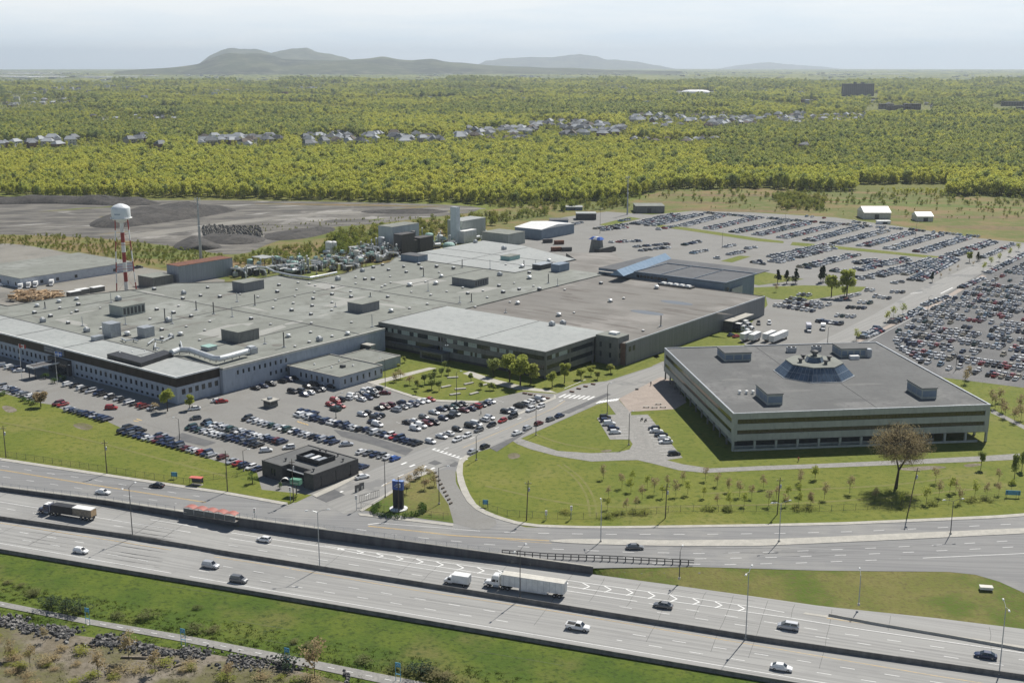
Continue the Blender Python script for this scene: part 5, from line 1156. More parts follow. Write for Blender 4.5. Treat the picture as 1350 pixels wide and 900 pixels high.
def flat_shed(x0, x1, yb, yt, depth, label, mat, rm, pitched=False, nm='shed'):
    a, b = G(x0, yb), G(x1, yb); h = height_at(Vector((a.x, a.y, 0)), yt); L_ = (b - a).length
    t = thing(nm, label, nm.replace('_', ' '), tuple(a), math.atan2(b.y - a.y, b.x - a.x)); h *= .8
    MB().box(0, L_, 0, depth, 0, h).build('wall', mat, t); mb = MB()
    if pitched: mb.add([(-.4, -.5, h), (L_ + .4, -.5, h), (L_ + .4, depth / 2, h + depth * .2), (-.4, depth / 2, h + depth * .2), (-.4, depth + .5, h), (L_ + .4, depth + .5, h)], [(0, 1, 2, 3), (3, 2, 5, 4), (1, 5, 2), (0, 3, 4), (0, 4, 5, 1)])
    else: mb.box(-.3, L_ + .3, -.3, depth + .3, h, h + .4)
    mb.build('roof', rm, t); k = max(2, int(L_ / 6)); me = MB().box(0, .2, -.08, -.005, .1, h - .1).mesh('wall_rib', mat)
    for i in range(k + 1): put('wall_rib', me, t, ((L_ - .2) * i / k, 0, 0))
    MB().box(L_ * .4, L_ * .4 + 3.5, -.1, -.006, .05, h * .7).build('door', steel_d, t)
flat_shed(725, 749, 301, 288, 12, 'dark blue container shed right of the white roofed shed', blue_wall, steel_d)
flat_shed(760, 786, 290, 280, 12, 'dark low shed with pale roof beside the rear service yard', wall_dark, roof_light)
flat_shed(742, 768, 277.5, 272.5, 12, 'small pale blue roofed hut nearest the wood edge', blue_wall, roof_light)
flat_shed(838, 876, 281, 270, 22, 'dark grey big shed beside the tall thin mast', wall_grey, roof_grey)
flat_shed(1139, 1174, 289, 278, 20, 'white roofed store building on the far side of the lots', offwhite, white, True, 'store_building')
flat_shed(1209, 1230, 292, 283.5, 14, 'small white pitched hut right of the white roofed store', offwhite, white, True, 'hut')
flat_shed(1157, 1174, 295.5, 291, 5, 'low white trailer hut in front of the white roofed store', white, white, False, 'hut')
shed((790, 336 + 22 - 22), (789, 334), (805, 331), 329, 'dark wedge roofed dock house beside blue tarpaulin', wall_dark, wall_grey, 'dock house', 'dock_house')
for i, (q, lab, m_) in enumerate((((93, 419), 'white topped container nearest the tan timber pile', white), ((104, 415 - 26), 'white topped container behind the hall roof edge, leftmost of pair', white), ((124, 386), 'white topped container right of the container pair', white))): 
    shed((q[0], q[1] - 27 if i == 0 else q[1]), (q[0] - 6, q[1] - 1 - (27 if i == 0 else 0)), (q[0] + 12, q[1] - 3 - (27 if i == 0 else 0)), q[1] - 6 - (27 if i == 0 else 0), lab, wall_grey, m_, 'container', 'container')
# dark containers in a line beyond the bright roof
for i, (x, y, c) in enumerate(((722, 320, steel_d), (737, 322, rust_m), (733, 331, rust_m), (747, 331, steel_d), (805, 331, steel_d), (712, 314, steel_d))):
    b = G(x, y); t = thing('container', ('dark', 'rusty', 'small rusty', 'dark double', 'dark low', 'short dark')[i] + ' skip container number ' .replace('number ', '') + ('nearest the white roofed shed', 'right of the first dark skip', 'closest to the bright roof edge', 'beside the bright roof corner', 'below the sparse rear car rows', 'at the end of the white roofed shed')[i], 'container', tuple(b), AA + R(50))
    MB().box(-3.4, 3.4, -1.3, 1.3, .2, 2.7).build('body', c, t); MB().box(-3.2, 3.2, -1.1, 1.1, .1, .199).build('skid', steel_d, t)
t = thing('tarpaulin', 'bright blue and white tarpaulin heap beside the dark dock house', 'tarpaulin', tuple(G(787, 334, 0)), AA)
MB().frust((-5, 4, -2.5, 2.5), (-3.5, 3, -1, 1.5), 0, 10.8).build('stack', wall_grey, t); MB().frust((-5.1, 4.1, -2.6, 2.6), (-3.4, 2.9, -.9, 1.4), 9.4, 11).build('cover', blue_p, t); MB().frust((-2, 1.2, -2.65, 2.5), (-1.4, .8, -1, 1.3), 9.5, 11.06).build('stripe', white, t)
# process plant: tanks, ducts and racks between the hall and the scrub
tankp = {}
def tank(px, py, r, h, mat, label, z=0):
    t = thing('storage_tank', label, 'tank', tuple(G(px, py, z))); MB().lathe([(r, 0), (r, h), (r * .75, h + r * .25), (.2, h + r * .38)], 14).build('shell', mat, t)
    MB().tube([(r + .1, 0, 0), (r + .1, 0, h + .8)], .09, 5).build('ladder', steel_d, t); MB().lathe([(r + .03, h * .5), (r + .12, h * .5), (r + .12, h * .5 + .2), (r + .03, h * .5 + .2)], 14).build('hoop', galv, t)
tank(434, 335, 2.4, 8, white, 'white upright tank at left end of the pipe jungle'); tank(440, 334, 2.2, 7.5, white, 'white upright tank just right of the leftmost tank')
tank(566, 318, 3, 5, teal_p, 'teal domed tank behind the dark brown silos'); tank(592, 329, 4.2, 3.5, teal_p, 'wide low teal tank beside small white tank house'); tank(580, 320, 2.4, 5, duct_m, 'silver tank between teal tank and slender pale tower')
tank(503, 331, 2.5, 9, galv, 'tall silver tank left of the pale grey plant block'); tank(470, 345, 2, 7, offwhite, 'cream tank standing in the middle of the pipe jungle'); tank(389, 356, 2.4, 5, teal_p, 'pale teal tank by the left end of pipe jungle')
tank(330, 352, 2, 4.5, teal_p, 'small teal topped tank right of the metal boiler house'); tank(545, 348 - 20, 1.6, 12, wall_grey, 'narrow grey tank tucked behind the dark silos')
r0 = random.Random(21)
zones = [((310, 345, 356, 366), 12), ((355, 420, 350, 362), 26), ((415, 480, 345, 358), 24), ((430, 510, 330, 346), 30), ((555, 600, 312, 328), 14), ((480, 530, 335, 345), 8), ((610, 640, 304, 318), 9)]
nmz = ['right of the metal boiler house', 'at the left of the pipe jungle', 'in the middle of the pipe jungle', 'at the back of the pipe jungle', 'beside the slender pale tower', 'in front of the dark silos', 'behind the grey shed']
prot2 = {}
kinds = [('plant_unit', 'square silver plant unit', lambda: [('casing', duct_m, MB().box(-1.8, 1.8, -1.3, 1.3, 1, 4.2)), ('frame', steel_d, MB().box(-1.9, 1.9, -1.4, 1.4, 0, .999)), ('hood', white, MB().frust((-1.2, 1.2, -1, 1), (-.7, .7, -.6, .6), 4.2, 5.2))]),
         ('pipe_bridge', 'bundle of silver pipes on a dark frame', lambda: [('pipe', duct_m, MB().tube([(-5, 0, 5), (3, 0, 5), (5, 0, 3), (5, 0, 0)], .55, 8)), ('pipe', galv, MB().tube([(-5, .9, 5.6), (5, .9, 5.6)], .3, 6)), ('pipe', offwhite, MB().tube([(-4, -.9, 6), (2, -.9, 6), (2, -.9, 8)], .25, 6)), ('frame', steel_d, MB().box(-3, -2.7, -1.4, 1.4, 0, 4.4)), ('frame', steel_d, MB().box(2.4, 2.7, -1.4, 1.4, 0, 4.4))]),
         ('process_vessel', 'silver drum vessel lying on a dark cradle', lambda: [('shell', duct_m, MB().tube([(-3, 0, 2.4), (-2.4, 0, 2.4), (2.4, 0, 2.4), (3, 0, 2.4)], [.5, 1.4, 1.4, .5], 12)), ('cradle', steel_d, MB().box(-2, 2, -.9, .9, 0, 1.4))]),
         ('steel_platform', 'dark open steel platform with rails', lambda: [('deck', steel_d, MB().box(-2.5, 2.5, -2, 2, 5, 5.2)), ('rail', offwhite, MB().tube([(-2.5, -2, 6.2), (2.5, -2, 6.2), (2.5, 2, 6.2), (-2.5, 2, 6.2)], .06, 4)), ('column', rust_m, MB().box(-2.3, -2, -1.8, -1.5, 0, 5)), ('column', rust_m, MB().box(2, 2.3, -1.8, -1.5, 0, 5)), ('column', rust_m, MB().box(2, 2.3, 1.5, 1.8, 0, 5)), ('unit', teal_p, MB().box(-1.5, 1, -1, 1, 5.21, 7))]),
         ('exhaust_stack', 'upright silver exhaust stack', lambda: [('stack', galv, MB().tube([(0, 0, 0), (0, 0, 9)], .45, 8)), ('cap', white, MB().lathe([(.7, 9), (.7, 9.5), (.2, 9.9)], 8)), ('base', steel_d, MB().box(-1, 1, -1, 1, 0, 1.2))])]
for (zn, cnt), wh in zip(zones, nmz):
    for i in range(int(cnt * 2.2)):
        k = r0.randrange(5); nm, lab, fn = kinds[k]; p = G(r0.uniform(zn[0], zn[1]), r0.uniform(zn[2], zn[3])); sc = r0.uniform(.5, .98); lb = lab + ' ' + wh
        a = AA + r0.choice((0, 1.57, .2, 1.3))
        if k not in prot2:
            t = thing(nm, lb, lab.split()[-1] if False else nm.replace('_', ' '), tuple(p), a, lab.rstrip('s') + 's ' + wh); t.scale = (sc,) * 3
            for pn, mt, mb in fn(): mb.build(pn, mt, t)
            prot2[k] = t
        else:
            t = clone(prot2[k], tuple(p), a, lb, sc); t['group'] = lab.rstrip('s') + 's ' + wh
pipe_run('steam_pipe', 'long white insulated pipe edging the grey roof before the pipe jungle', 'pipe', [(340, 352), (352, 353), (362, 358), (385, 363), (409, 366), (425, 363), (444, 359)], 11.4, .55, duct_m, 8)
t = thing('lean_to', 'pale flat lean-to roof at left end of pipe jungle', 'shed', tuple(G(350, 353)), AA); MB().box(-8, 4, -4, 5, 6.4, 6.8).build('roof', roof_light, t)
for x in (-7.5, 3.3): MB().box(x, x + .3, -3.6, -3.3, 0, 6.39).build('post', steel_d, t); 
t = works('dock_house', 'blue grey dock enclosure with dark open mouth behind the truck trailers', 'dock house', 101.2, 238)
MB().box(0, 5, 0, 22, 4.6, 5.0).build('roof', conc, t); MB().box(.01, 4.8, 0, .3, 0, 4.59).build('side', steel_d, t)
for i in range(5): MB().box(.01, .12, 1 + i * 4.3, 4 + i * 4.3, 1.2, 4.3).build('dock_door', black_p, t)
# spoil heaps of the pit
def heap(name, pts, h, mat, label, seed, cat='heap'):
    P = [G(*p) for p in smooth_poly(pts, 2, True)]; c = sum(P, Vector()) / len(P); t = MB(); n = len(P); rings = 9; vs = []
    ax = max(P, key=lambda p: (p - c).length) - c
    for r_ in range(rings + 1):
        f = 1 - r_ / rings
        for p in P:
            d = p - c; core = c + ax * max(-.6, min(.6, d.dot(ax) / ax.length_squared)) ; q = core.lerp(p, f)
            z = h * (1 - f ** 1.7) * (.75 + .5 * noise.noise(Vector((q.x / 28, q.y / 28, seed)))) + (noise.noise(Vector((q.x / 7, q.y / 7, seed))) * .9 + noise.noise(Vector((q.x / 3, q.y / 3, seed))) * .4) * (1 - f)
            vs.append(q - c + Vector((0, 0, max(z, 0) if r_ else -.2)))
    t.add(vs, [(r_ * n + i, r_ * n + (i + 1) % n, (r_ + 1) * n + (i + 1) % n, (r_ + 1) * n + i) for r_ in range(rings) for i in range(n)])
    o = t.build(name, mat, None, tuple(c)); return tag(o, label, cat)
heap('spoil_heap', [(-90, 268), (0, 270), (60, 268.5), (110, 270), (160, 272), (215, 270.5), (210, 266), (160, 263), (90, 262), (0, 262.5), (-90, 264)], 7.5, spoil, 'long dark spoil ridge along the wood edge behind the pit', 1)
heap('spoil_heap', [(108, 299), (150, 302), (200, 296), (250, 289), (300, 281), (320, 276), (250, 271), (190, 273), (140, 282)], 9, spoil, 'biggest dark spoil heap spreading behind the water tower', 2)
heap('spoil_heap', [(350, 318), (400, 316), (445, 305), (440, 298), (390, 302), (345, 308)], 2.5, spoil, 'low dark spoil bank at the right end of the pit rubble', 6)
heap('spoil_heap', [(470, 281), (560, 283), (600, 279), (570, 276), (480, 277)], 2.2, spoil, 'faint low spoil bank at the far right of the gravel pit', 8)
heap('spoil_heap', [(222, 328), (250, 331), (275, 330), (300, 326), (270, 316), (240, 315)], 5, spoil, 'dark conical spoil heap right of water tower near the mast', 3)
heap('spoil_heap', [(262, 318), (300, 324), (350, 320), (352, 312), (300, 308), (266, 310)], 4, spoil, 'dark spoil bank right of the mast under the pale rubble', 4)
rub = MB(); r0 = random.Random(5)
for i in range(500):
    p = G(r0.uniform(268, 345), r0.uniform(299, 312), 0); s = r0.uniform(.5, 1.5); z = .3 + r0.random() * 1.6
    rub.frust((p.x - s, p.x + s, p.y - s * .8, p.y + s * .7), (p.x - s * .3, p.x + s * .4, p.y - s * .3, p.y + s * .3), z - 1, z + s * .5)
stuff(rub.build('rubble', M('pale_rubble', (.24, .225, .2), (.13, .125, .115), .3, .9)), 'pale broken rubble pile behind the mast in the pit', 'rubble')
r0 = random.Random(8); tp = MB()
for i in range(240):
    p = G(r0.uniform(15, 82), r0.uniform(389, 398)); a = r0.uniform(-.4, .4) + r0.choice((0, 1.5)); X = Matrix.Translation(p) @ Matrix.Rotation(a, 4, 'Z'); z = r0.uniform(0, 3.2)
    tp.box(-2, 2, -.35, .35, z, z + .5, 0, X)
stuff(tp.build('timber_pile', timber_m), 'tan heap of scrap timber and pallets in the vehicle yard', 'timber')

# pit ruts and tracks
r0 = random.Random(14)
for i in range(26):
    x = r0.uniform(-20, 560); y = r0.uniform(270, 312) if x < 240 else r0.uniform(270, 292); L_ = r0.uniform(25, 90); sl = r0.uniform(-.12, -.02)
    sheet('gravel_rut', [(x, y), (x + L_ * .5, y + sl * L_ * .5 - r0.uniform(0, .8)), (x + L_, y + sl * L_), (x + L_ * .6, y + sl * L_ * .6 + r0.uniform(.5, 1.6))], .04 + i * .001, (M('gravel_pale', (.31, .30, .28), (.25, .24, .22), .1, .95), M('gravel_dark', (.12, .115, .105), (.15, .14, .13), .1, .95), meadow)[i % 3])

# ================================================================== VEHICLES
PAINT = {'white': (.80, .80, .79), 'silver': (.52, .53, .55), 'grey': (.18, .185, .19), 'black': (.018, .018, .02), 'dark blue': (.022, .035, .085), 'blue': (.03, .10, .36),
         'red': (.36, .025, .022), 'dark red': (.13, .018, .02), 'green': (.018, .06, .05), 'beige': (.42, .37, .27), 'pale blue': (.22, .32, .42)}
def paint(c):
    nm = 'car_paint_' + c.replace(' ', '_')
    if nm not in MATS:
        m, t, b = newmat(nm); b.inputs['Base Color'].default_value = (*PAINT[c], 1); b.inputs['Roughness'].default_value = .32; b.inputs['Coat Weight'].default_value = .5; b.inputs['Coat Roughness'].default_value = .08
        if c in ('silver', 'grey', 'pale blue', 'beige'): b.inputs['Metallic'].default_value = .35
        tcn = t.nodes.new('ShaderNodeTexCoord'); nz = t.nodes.new('ShaderNodeTexNoise'); nz.inputs['Scale'].default_value = 1.5
        mr = t.nodes.new('ShaderNodeMapRange'); mr.inputs[3].default_value = .85; mr.inputs[4].default_value = 1.1
        mx = t.nodes.new('ShaderNodeMix'); mx.data_type = 'RGBA'; mx.blend_type = 'MULTIPLY'; mx.inputs[0].default_value = 1; mx.inputs[6].default_value = (*PAINT[c], 1)
        t.links.new(tcn.outputs['Object'], nz.inputs[0]); t.links.new(nz.outputs[0], mr.inputs[0]); t.links.new(mr.outputs[0], mx.inputs[7]); t.links.new(mx.outputs[2], b.inputs['Base Color'])
        MATS[nm] = m
    return MATS[nm]
car_glass = M('car_glass', (.015, .018, .022), None, rough=.06, spec=.7)
lamp_w = M('headlamp', (.7, .7, .68), None, rough=.15); lamp_r = M('tail_lamp', (.35, .02, .02), None, rough=.2)
tyre = M('tyre', (.018, .018, .018), None, rough=.85); rim_m = M('wheel_rim', (.42, .42, .43), None, rough=.35, metal=.6)
SH = {  # length, width, belt, roof height, hood height, [greenhouse base rear, roof rear, roof front, base front], tail height
 'sedan': (4.7, 1.80, .92, 1.43, .84, (-1.95, -1.05, .35, 1.15), .90),
 'hatchback': (4.2, 1.74, .94, 1.48, .88, (-2.02, -1.65, .30, 1.10), .94),
 'suv': (4.6, 1.86, 1.08, 1.76, 1.02, (-2.22, -1.95, .45, 1.15), 1.08),
 'minivan': (4.9, 1.92, 1.06, 1.76, .98, (-2.38, -2.1, .55, 1.65), 1.06)}
def loft(mb, st, mi=0):
    n = len(st[0]); vs = [p for s in st for p in s]
    fs = [(i * n + j, i * n + (j + 1) % n, (i + 1) * n + (j + 1) % n, (i + 1) * n + j)[::-1] for i in range(len(st) - 1) for j in range(n)]
    mb.add(vs, fs + [tuple(range(n)), tuple(range((len(st) - 1) * n, len(st) * n))[::-1]], mi)
def sec(x, w_, z0, z1, r=.82):
    return [(x, -w_ * .9, z0), (x, -w_, z0 + .18), (x, -w_, z1 - .16), (x, -w_ * r, z1), (x, w_ * r, z1), (x, w_, z1 - .16), (x, w_, z0 + .18), (x, w_ * .9, z0)]
def body_mesh(kind, colour):
    L_, Wd, belt, roof, hood, (g0, g1, g2, g3), tail = SH[kind]; w2 = Wd / 2; h = L_ / 2; mb = MB()
    st = [(-h, .86, .34, tail - .12), (-h + .12, .95, .24, tail), (g0, .99, .20, belt), (g0 + .5, 1, .2, belt), (0, 1, .2, belt), (g3 - .1, 1, .2, belt - .01), (g3 + .35, .99, .2, hood), (h - .45, .96, .22, hood - .08), (h - .1, .88, .26, hood - .22), (h, .8, .34, hood - .34)]
    loft(mb, [sec(x, w2 * k, z0, z1) for x, k, z0, z1 in st])
    # cabin shell
    b = [(g0, w2 * .84), (g3, w2 * .84)]; 
    vs = [(g0, -w2 * .86, belt - .02), (g3, -w2 * .86, belt - .02), (g3, w2 * .86, belt - .02), (g0, w2 * .86, belt - .02), (g1, -w2 * .68, roof - .03), (g2, -w2 * .68, roof), (g2, w2 * .68, roof), (g1, w2 * .68, roof - .03)]
    mb.add(vs, [(4, 5, 6, 7), (0, 1, 5, 4), (1, 2, 6, 5), (2, 3, 7, 6), (3, 0, 4, 7)])
    return mb.mesh('body', paint(colour))
def glass_mesh(kind):
    L_, Wd, belt, roof, hood, (g0, g1, g2, g3), tail = SH[kind]; w2 = Wd / 2; mb = MB(); e = .012
    V = lambda *a: Vector(a)
    lb = [V(g0, -w2 * .86, belt), V(g3, -w2 * .86, belt), V(g2, -w2 * .68, roof), V(g1, -w2 * .68, roof - .03)]
    def quad(a, b, c, d, i0, i1, j0, j1, nrm):
        q = lambda f, g: a.lerp(b, f).lerp(d.lerp(c, f), g) + nrm * e
        mb.add([q(i0, j0), q(i1, j0), q(i1, j1), q(i0, j1)], [(0, 1, 2, 3)])
    for s in (-1, 1):
        a, b, c, d = [V(p.x, p.y * -s * -1 if s < 0 else -p.y, p.z) for p in lb]
        nn = V(0, s, .3).normalized()
        if s > 0: quad(b, a, d, c, .04 + .0, .48, .06, .88, nn); quad(b, a, d, c, .52, .93, .06, .88, nn)
        else: quad(a, b, c, d, .07, .48, .06, .88, nn); quad(a, b, c, d, .52, .96, .06, .88, nn)
    f = [V(g3, -w2 * .86, belt), V(g3, w2 * .86, belt), V(g2, w2 * .68, roof), V(g2, -w2 * .68, roof)]; quad(*f, .04, .96, .02, .93, V(.7, 0, .7).normalized())
    f = [V(g0, w2 * .86, belt), V(g0, -w2 * .86, belt), V(g1, -w2 * .68, roof - .03), V(g1, w2 * .68, roof - .03)]; quad(*f, .05, .95, .08, .92, V(-.7, 0, .7).normalized())
    return mb.mesh('windows', car_glass)
def wheel_mesh(r=.33, wd=.22):
    mb = MB(); X = Matrix.Rotation(math.pi / 2, 4, 'X'); s = MB(); s.lathe([(r * .6, -wd / 2), (r, -wd / 2 + .02), (r, wd / 2 - .02), (r * .6, wd / 2)], 12); mb.add([X @ Vector(p) for p in s.v], s.f, 0)
    s = MB(); s.lathe([(r * .58, -wd / 2 - .01), (r * .58, wd / 2 + .01)], 8); mb.add([X @ Vector(p) for p in s.v], s.f, 1)
    return mb.mesh('wheel', [tyre, rim_m])
WM = wheel_mesh(); GM = {k: glass_mesh(k) for k in SH}; BM = {}
LMP = {}
def lamps(kind):
    if kind not in LMP:
        L_, Wd, belt, roof, hood, g, tail = SH[kind]; h = L_ / 2
        LMP[kind] = (MB().box(h - .16, h - .02, -.17, .17, hood - .36, hood - .22).mesh('headlight', lamp_w), MB().box(-h - .01, -h + .1, -.15, .15, tail - .36, tail - .16).mesh('tail_light', lamp_r), h, Wd / 2)
    return LMP[kind]
NAMES = {'sedan': 'car', 'hatchback': 'car', 'suv': 'car', 'minivan': 'minivan'}
def car(kind, colour, loc, rz, label, group, full=False):
    k = (kind, colour)
    if k not in BM: BM[k] = body_mesh(kind, colour)
    t = thing('parked_car' if 'park' in group else 'car', label, 'minivan' if kind == 'minivan' else 'car', tuple(loc), rz, group)
    put('body', BM[k], t); put('windows', GM[kind], t)
    L_, Wd = SH[kind][0], SH[kind][1]
    for x in (-L_ * .29, L_ * .31):
        for y in (-Wd / 2 + .1, Wd / 2 - .1): put('wheel', WM, t, (x, y, .33))
    if full:
        hl, tl, h, w2 = lamps(kind)
        for s in (-1, 1): put('headlight', hl, t, (0, s * w2 * .62, 0)); put('tail_light', tl, t, (0, s * w2 * .7, 0))
        me = MB().box(.75, .95, -.08, .08, SH[kind][2] - .05, SH[kind][2] + .08).mesh('mirror', paint(colour))
        for s in (-1, 1): put('mirror', me, t, (0, s * (w2 + .04), 0))
    return t
# ---- traffic, each placed where it drives
def hwy(kind, colour, px, py, left, label, low=True, ang=None):
    p = GL(px, py, .04) if low else G(px, py, .035)
    a = (HA if ang is None else ang) + (math.pi if left else 0)
    return car(kind, colour, p, a, label, 'moving traffic', True)
hwy('hatchback', 'white', 107, 728, False, 'white wagon driving right on the near carriageway, leftmost of all')
hwy('suv', 'silver', 278, 747.5, False, 'silver roof-racked SUV on near carriageway just ahead of a dark one')
hwy('suv', 'grey', 315, 766.5, False, 'dark grey SUV near the shoulder line behind the silver SUV')
hwy('sedan', 'white', 1030, 882, False, 'white sedan on the near carriageway close to the bottom right')
hwy('hatchback', 'white', 348, 713, True, 'white wagon driving left on the far carriageway below the bus shelter wall')
hwy('sedan', 'grey', 874, 800, True, 'dark sedan driving left beside the white chevron markings')
hwy('minivan', 'silver', 1039, 828, True, 'pale minivan driving left near the end of the chevron markings')
hwy('sedan', 'dark blue', 1299, 866, True, 'dark blue sedan driving left at the far right of the motorway')
hwy('sedan', 'white', 136, 650.5, False, 'white sedan on the service road passing above the blue lorry', False, R(-15))
hwy('sedan', 'black', 207, 641.5, True, 'black sedan driving left on service road near the small red shelter', False, R(-15))
hwy('sedan', 'grey', 837, 723, False, 'dark sedan with pale roof alone on service road beside the concrete median', False, R(-2))
# pickup
p = GL(762, 829, .04); t = thing('pickup_truck', 'white pickup truck with open dark bed on the near carriageway', 'pickup truck', tuple(p), HA)
mb = MB(); loft(mb, [sec(x, .98 * k, z0, z1) for x, k, z0, z1 in ((-2.75, .95, .45, 1.0), (-2.6, 1, .35, 1.1), (-.5, 1, .35, 1.1), (1.1, 1, .35, 1.12), (1.5, 1, .35, 1.12), (2.5, .94, .38, 1.02), (2.75, .82, .45, .8))]); 
mb.frust((-.65, 1.4, -.86, .86), (-.35, .75, -.7, .7), 1.1, 1.85); mb.build('body', paint('white'), t)
MB().box(-2.55, -.75, -.78, .78, 1.101, 1.12).build('truck_bed', black, t); 
mb = MB(); 
for s in (-1, 1): mb.box(-2.68, -.7, s * .98 - .09, s * .98 + .09, 1.1, 1.32)
mb.box(-2.76, -2.6, -.88, .88, 1.1, 1.32); mb.build('bed_side', paint('white'), t)
mb = MB(); mb.frust((1.0, 1.44, -.78, .78), (.5, .83, -.62, .62), 1.16, 1.78)
for s in (-1, 1): mb.add([(-.5, s * .872, 1.15), (.95, s * .872, 1.15), (.6, s * .745, 1.74), (-.3, s * .745, 1.74)], [(0, 1, 2, 3)])
mb.build('windows', car_glass, t)
wm2 = wheel_mesh(.4, .26)
for x in (-1.65, 1.75):
    for y in (-.9, .9): put('wheel', wm2, t, (x, y, .4))
for s in (-1, 1): MB().box(2.62, 2.78, s * .65 - .15, s * .65 + .15, .78, .95).build('headlight', lamp_w, t); MB().box(-2.79, -2.7, s * .85 - .08, s * .85 + .08, .75, 1.05).build('tail_light', lamp_r, t)
BW = wheel_mesh(.5, .3)
# delivery box truck
def box_truck(p, rz, label, body=white, cabc='white', L_=4.4, h=2.9, nm='box_truck'):
    t = thing(nm, label, 'box truck', tuple(p), rz)
    MB().box(-L_ / 2 - .9, L_ / 2 - .9, -1.15, 1.15, .85, h).build('cargo_box', body, t)
    mb = MB(); x = L_ / 2 - .85; loft(mb, [sec(x + a, .98 * k, z0, z1) for a, k, z0, z1 in ((0, 1, .45, 2.15), (.9, 1, .45, 2.1), (1.45, .98, .45, 1.35), (2.1, .93, .45, 1.15), (2.3, .8, .5, .8))]); mb.build('cab', paint(cabc), t)
    mb = MB(); mb.add([(x + .95, -.82, 2.08), (x + .95, .82, 2.08), (x + 1.47, .86, 1.37), (x + 1.47, -.86, 1.37)], [(0, 3, 2, 1)])
    mb.v = [(a + .012, b, c + .012) for a, b, c in mb.v]
    for s in (-1, 1): mb.add([(x + .25, s * .99, 1.25), (x + 1.15, s * .99, 1.25), (x + .95, s * .99, 1.85), (x + .25, s * .99, 1.85)], [(0, 1, 2, 3)])
    mb.build('windows', car_glass, t); MB().box(-L_ / 2 - .8, x + 1.9, -.7, .7, .4, .84).build('chassis', steel_d, t)
    for wx in (-L_ / 2 + .3, x + 1.4):
        for y in (-.95, .95): put('wheel', wm2, t, (wx, y, .4))
    MB().box(-L_ / 2 - .93, -L_ / 2 - .905, -1.0, 1.0, 1.0, h - .15).build('rear_door', galv, t)
    return t
box_truck(GL(604, 770, .04), HA + math.pi, 'white box truck driving left just ahead of the long white semi-trailer')
def tractor(t, x, col, top=None, h=3.0, full=True):
    """cab whose rear is at x, pointing +x"""
    c = MB(); loft(c, [sec(x + a, 1.2 * k, z0, z1) for a, k, z0, z1 in ((0, 1, 1.0, h - .25), (.25, 1, .9, h), (1.7, 1, .9, h - .05), (2.2, .98, .9, 1.95), (2.3, .85, .9, 1.75), (3.7, .78, .8, 1.55), (4.1, .7, .6, 1.2))]); cab = c.build('cab', paint(col), t)
    if top: MB().box(x + .3, x + 1.7, -1.02, 1.02, h - .28, h + .03).build('cab_roof', top, cab)
    mb = MB(); mb.add([(x + 1.74, -.95, h - .15), (x + 1.74, .95, h - .15), (x + 2.22, 1.0, 2.0), (x + 2.22, -1.0, 2.0)], [(0, 3, 2, 1)]); mb.v = [(a + .02, b, c_ + .02) for a, b, c_ in mb.v]
    for s in (-1, 1): mb.add([(x + .9, s * 1.215, 1.8), (x + 1.95, s * 1.215, 1.8), (x + 1.7, s * 1.215, 2.5), (x + .9, s * 1.215, 2.5)], [(0, 1, 2, 3)]); mb.add([(x + .25, s * 1.215, 1.9), (x + .7, s * 1.215, 1.9), (x + .7, s * 1.215, 2.4), (x + .25, s * 1.215, 2.4)], [(0, 1, 2, 3)])
    mb.build('windows', car_glass, t)
    for s in (-1, 1): MB().tube([(x - .15, s * 1.0, .9), (x - .15, s * 1.0, h + .6)], .09, 6).build('exhaust_pipe', galv, t); MB().tube([(x + .2, s * 1.05, .75), (x + 1.6, s * 1.05, .75)], .3, 8).build('fuel_tank', galv, t)
    MB().box(x + 4.05, x + 4.2, -.95, .95, .45, .8).build('bumper', galv, t); MB().box(x + 4.0, x + 4.13, -.45, .45, .85, 1.45).build('grille', steel_d, t)
    for s in (-1, 1): MB().box(x + 3.8, x + 4.12, s * .95 - .18, s * .95 + .18, .85, 1.15).build('headlight', lamp_w, t)
    MB().box(x - 3.2, x + 3.6, -.45, .45, .6, .95).build('chassis', steel_d, t)
    for wx in (x + 2.9, x - .9, x - 2.2):
        for y in (-1.0, 1.0): put('wheel', BW, t, (wx, y, .5))
# semi-trailer (white)
pa, pb = GL(664, 774, .04), GL(744, 787.5, .04); mid = (pa + pb) / 2
t = thing('semi_trailer_truck', 'long white semi-trailer truck driving left beside the chevrons', 'lorry', tuple(mid), HA + math.pi)
MB().box(-8.1, 8.0, -1.28, 1.28, 1.25, 4.05).build('cargo_box', white, t); mb = MB(); mb.box(-8.12, 8.02, -1.3, 1.3, 4.055, 4.1); mb.build('roof', offwhite, t)
rb = MB().box(-.03, .03, -1.305, 1.305, 1.2, 4.05).mesh('panel_joint', galv)
for i in range(11): put('panel_joint', rb, t, (-7.4 + i * 1.48, 0, 0))
MB().box(-7.9, 7.8, -.5, .5, .95, 1.249).build('chassis', steel_d, t)
for s in (-1, 1): MB().box(-3.8, 3.4, s * 1.24 - .02, s * 1.24 + .02, .55, 1.2).build('side_skirt', white, t)
for wx in (-6.9, -5.6):
    for y in (-1.0, 1.0): put('wheel', BW, t, (wx, y, .5))
MB().box(-8.16, -8.121, -1.1, 1.1, 1.3, 3.95).build('rear_door', galv, t); tractor(t, 8.6, 'white', None, 3.5)
MB().box(7.9, 8.2, -.9, .9, 2.4, 3.9).build('reefer_unit', teal_p, t)
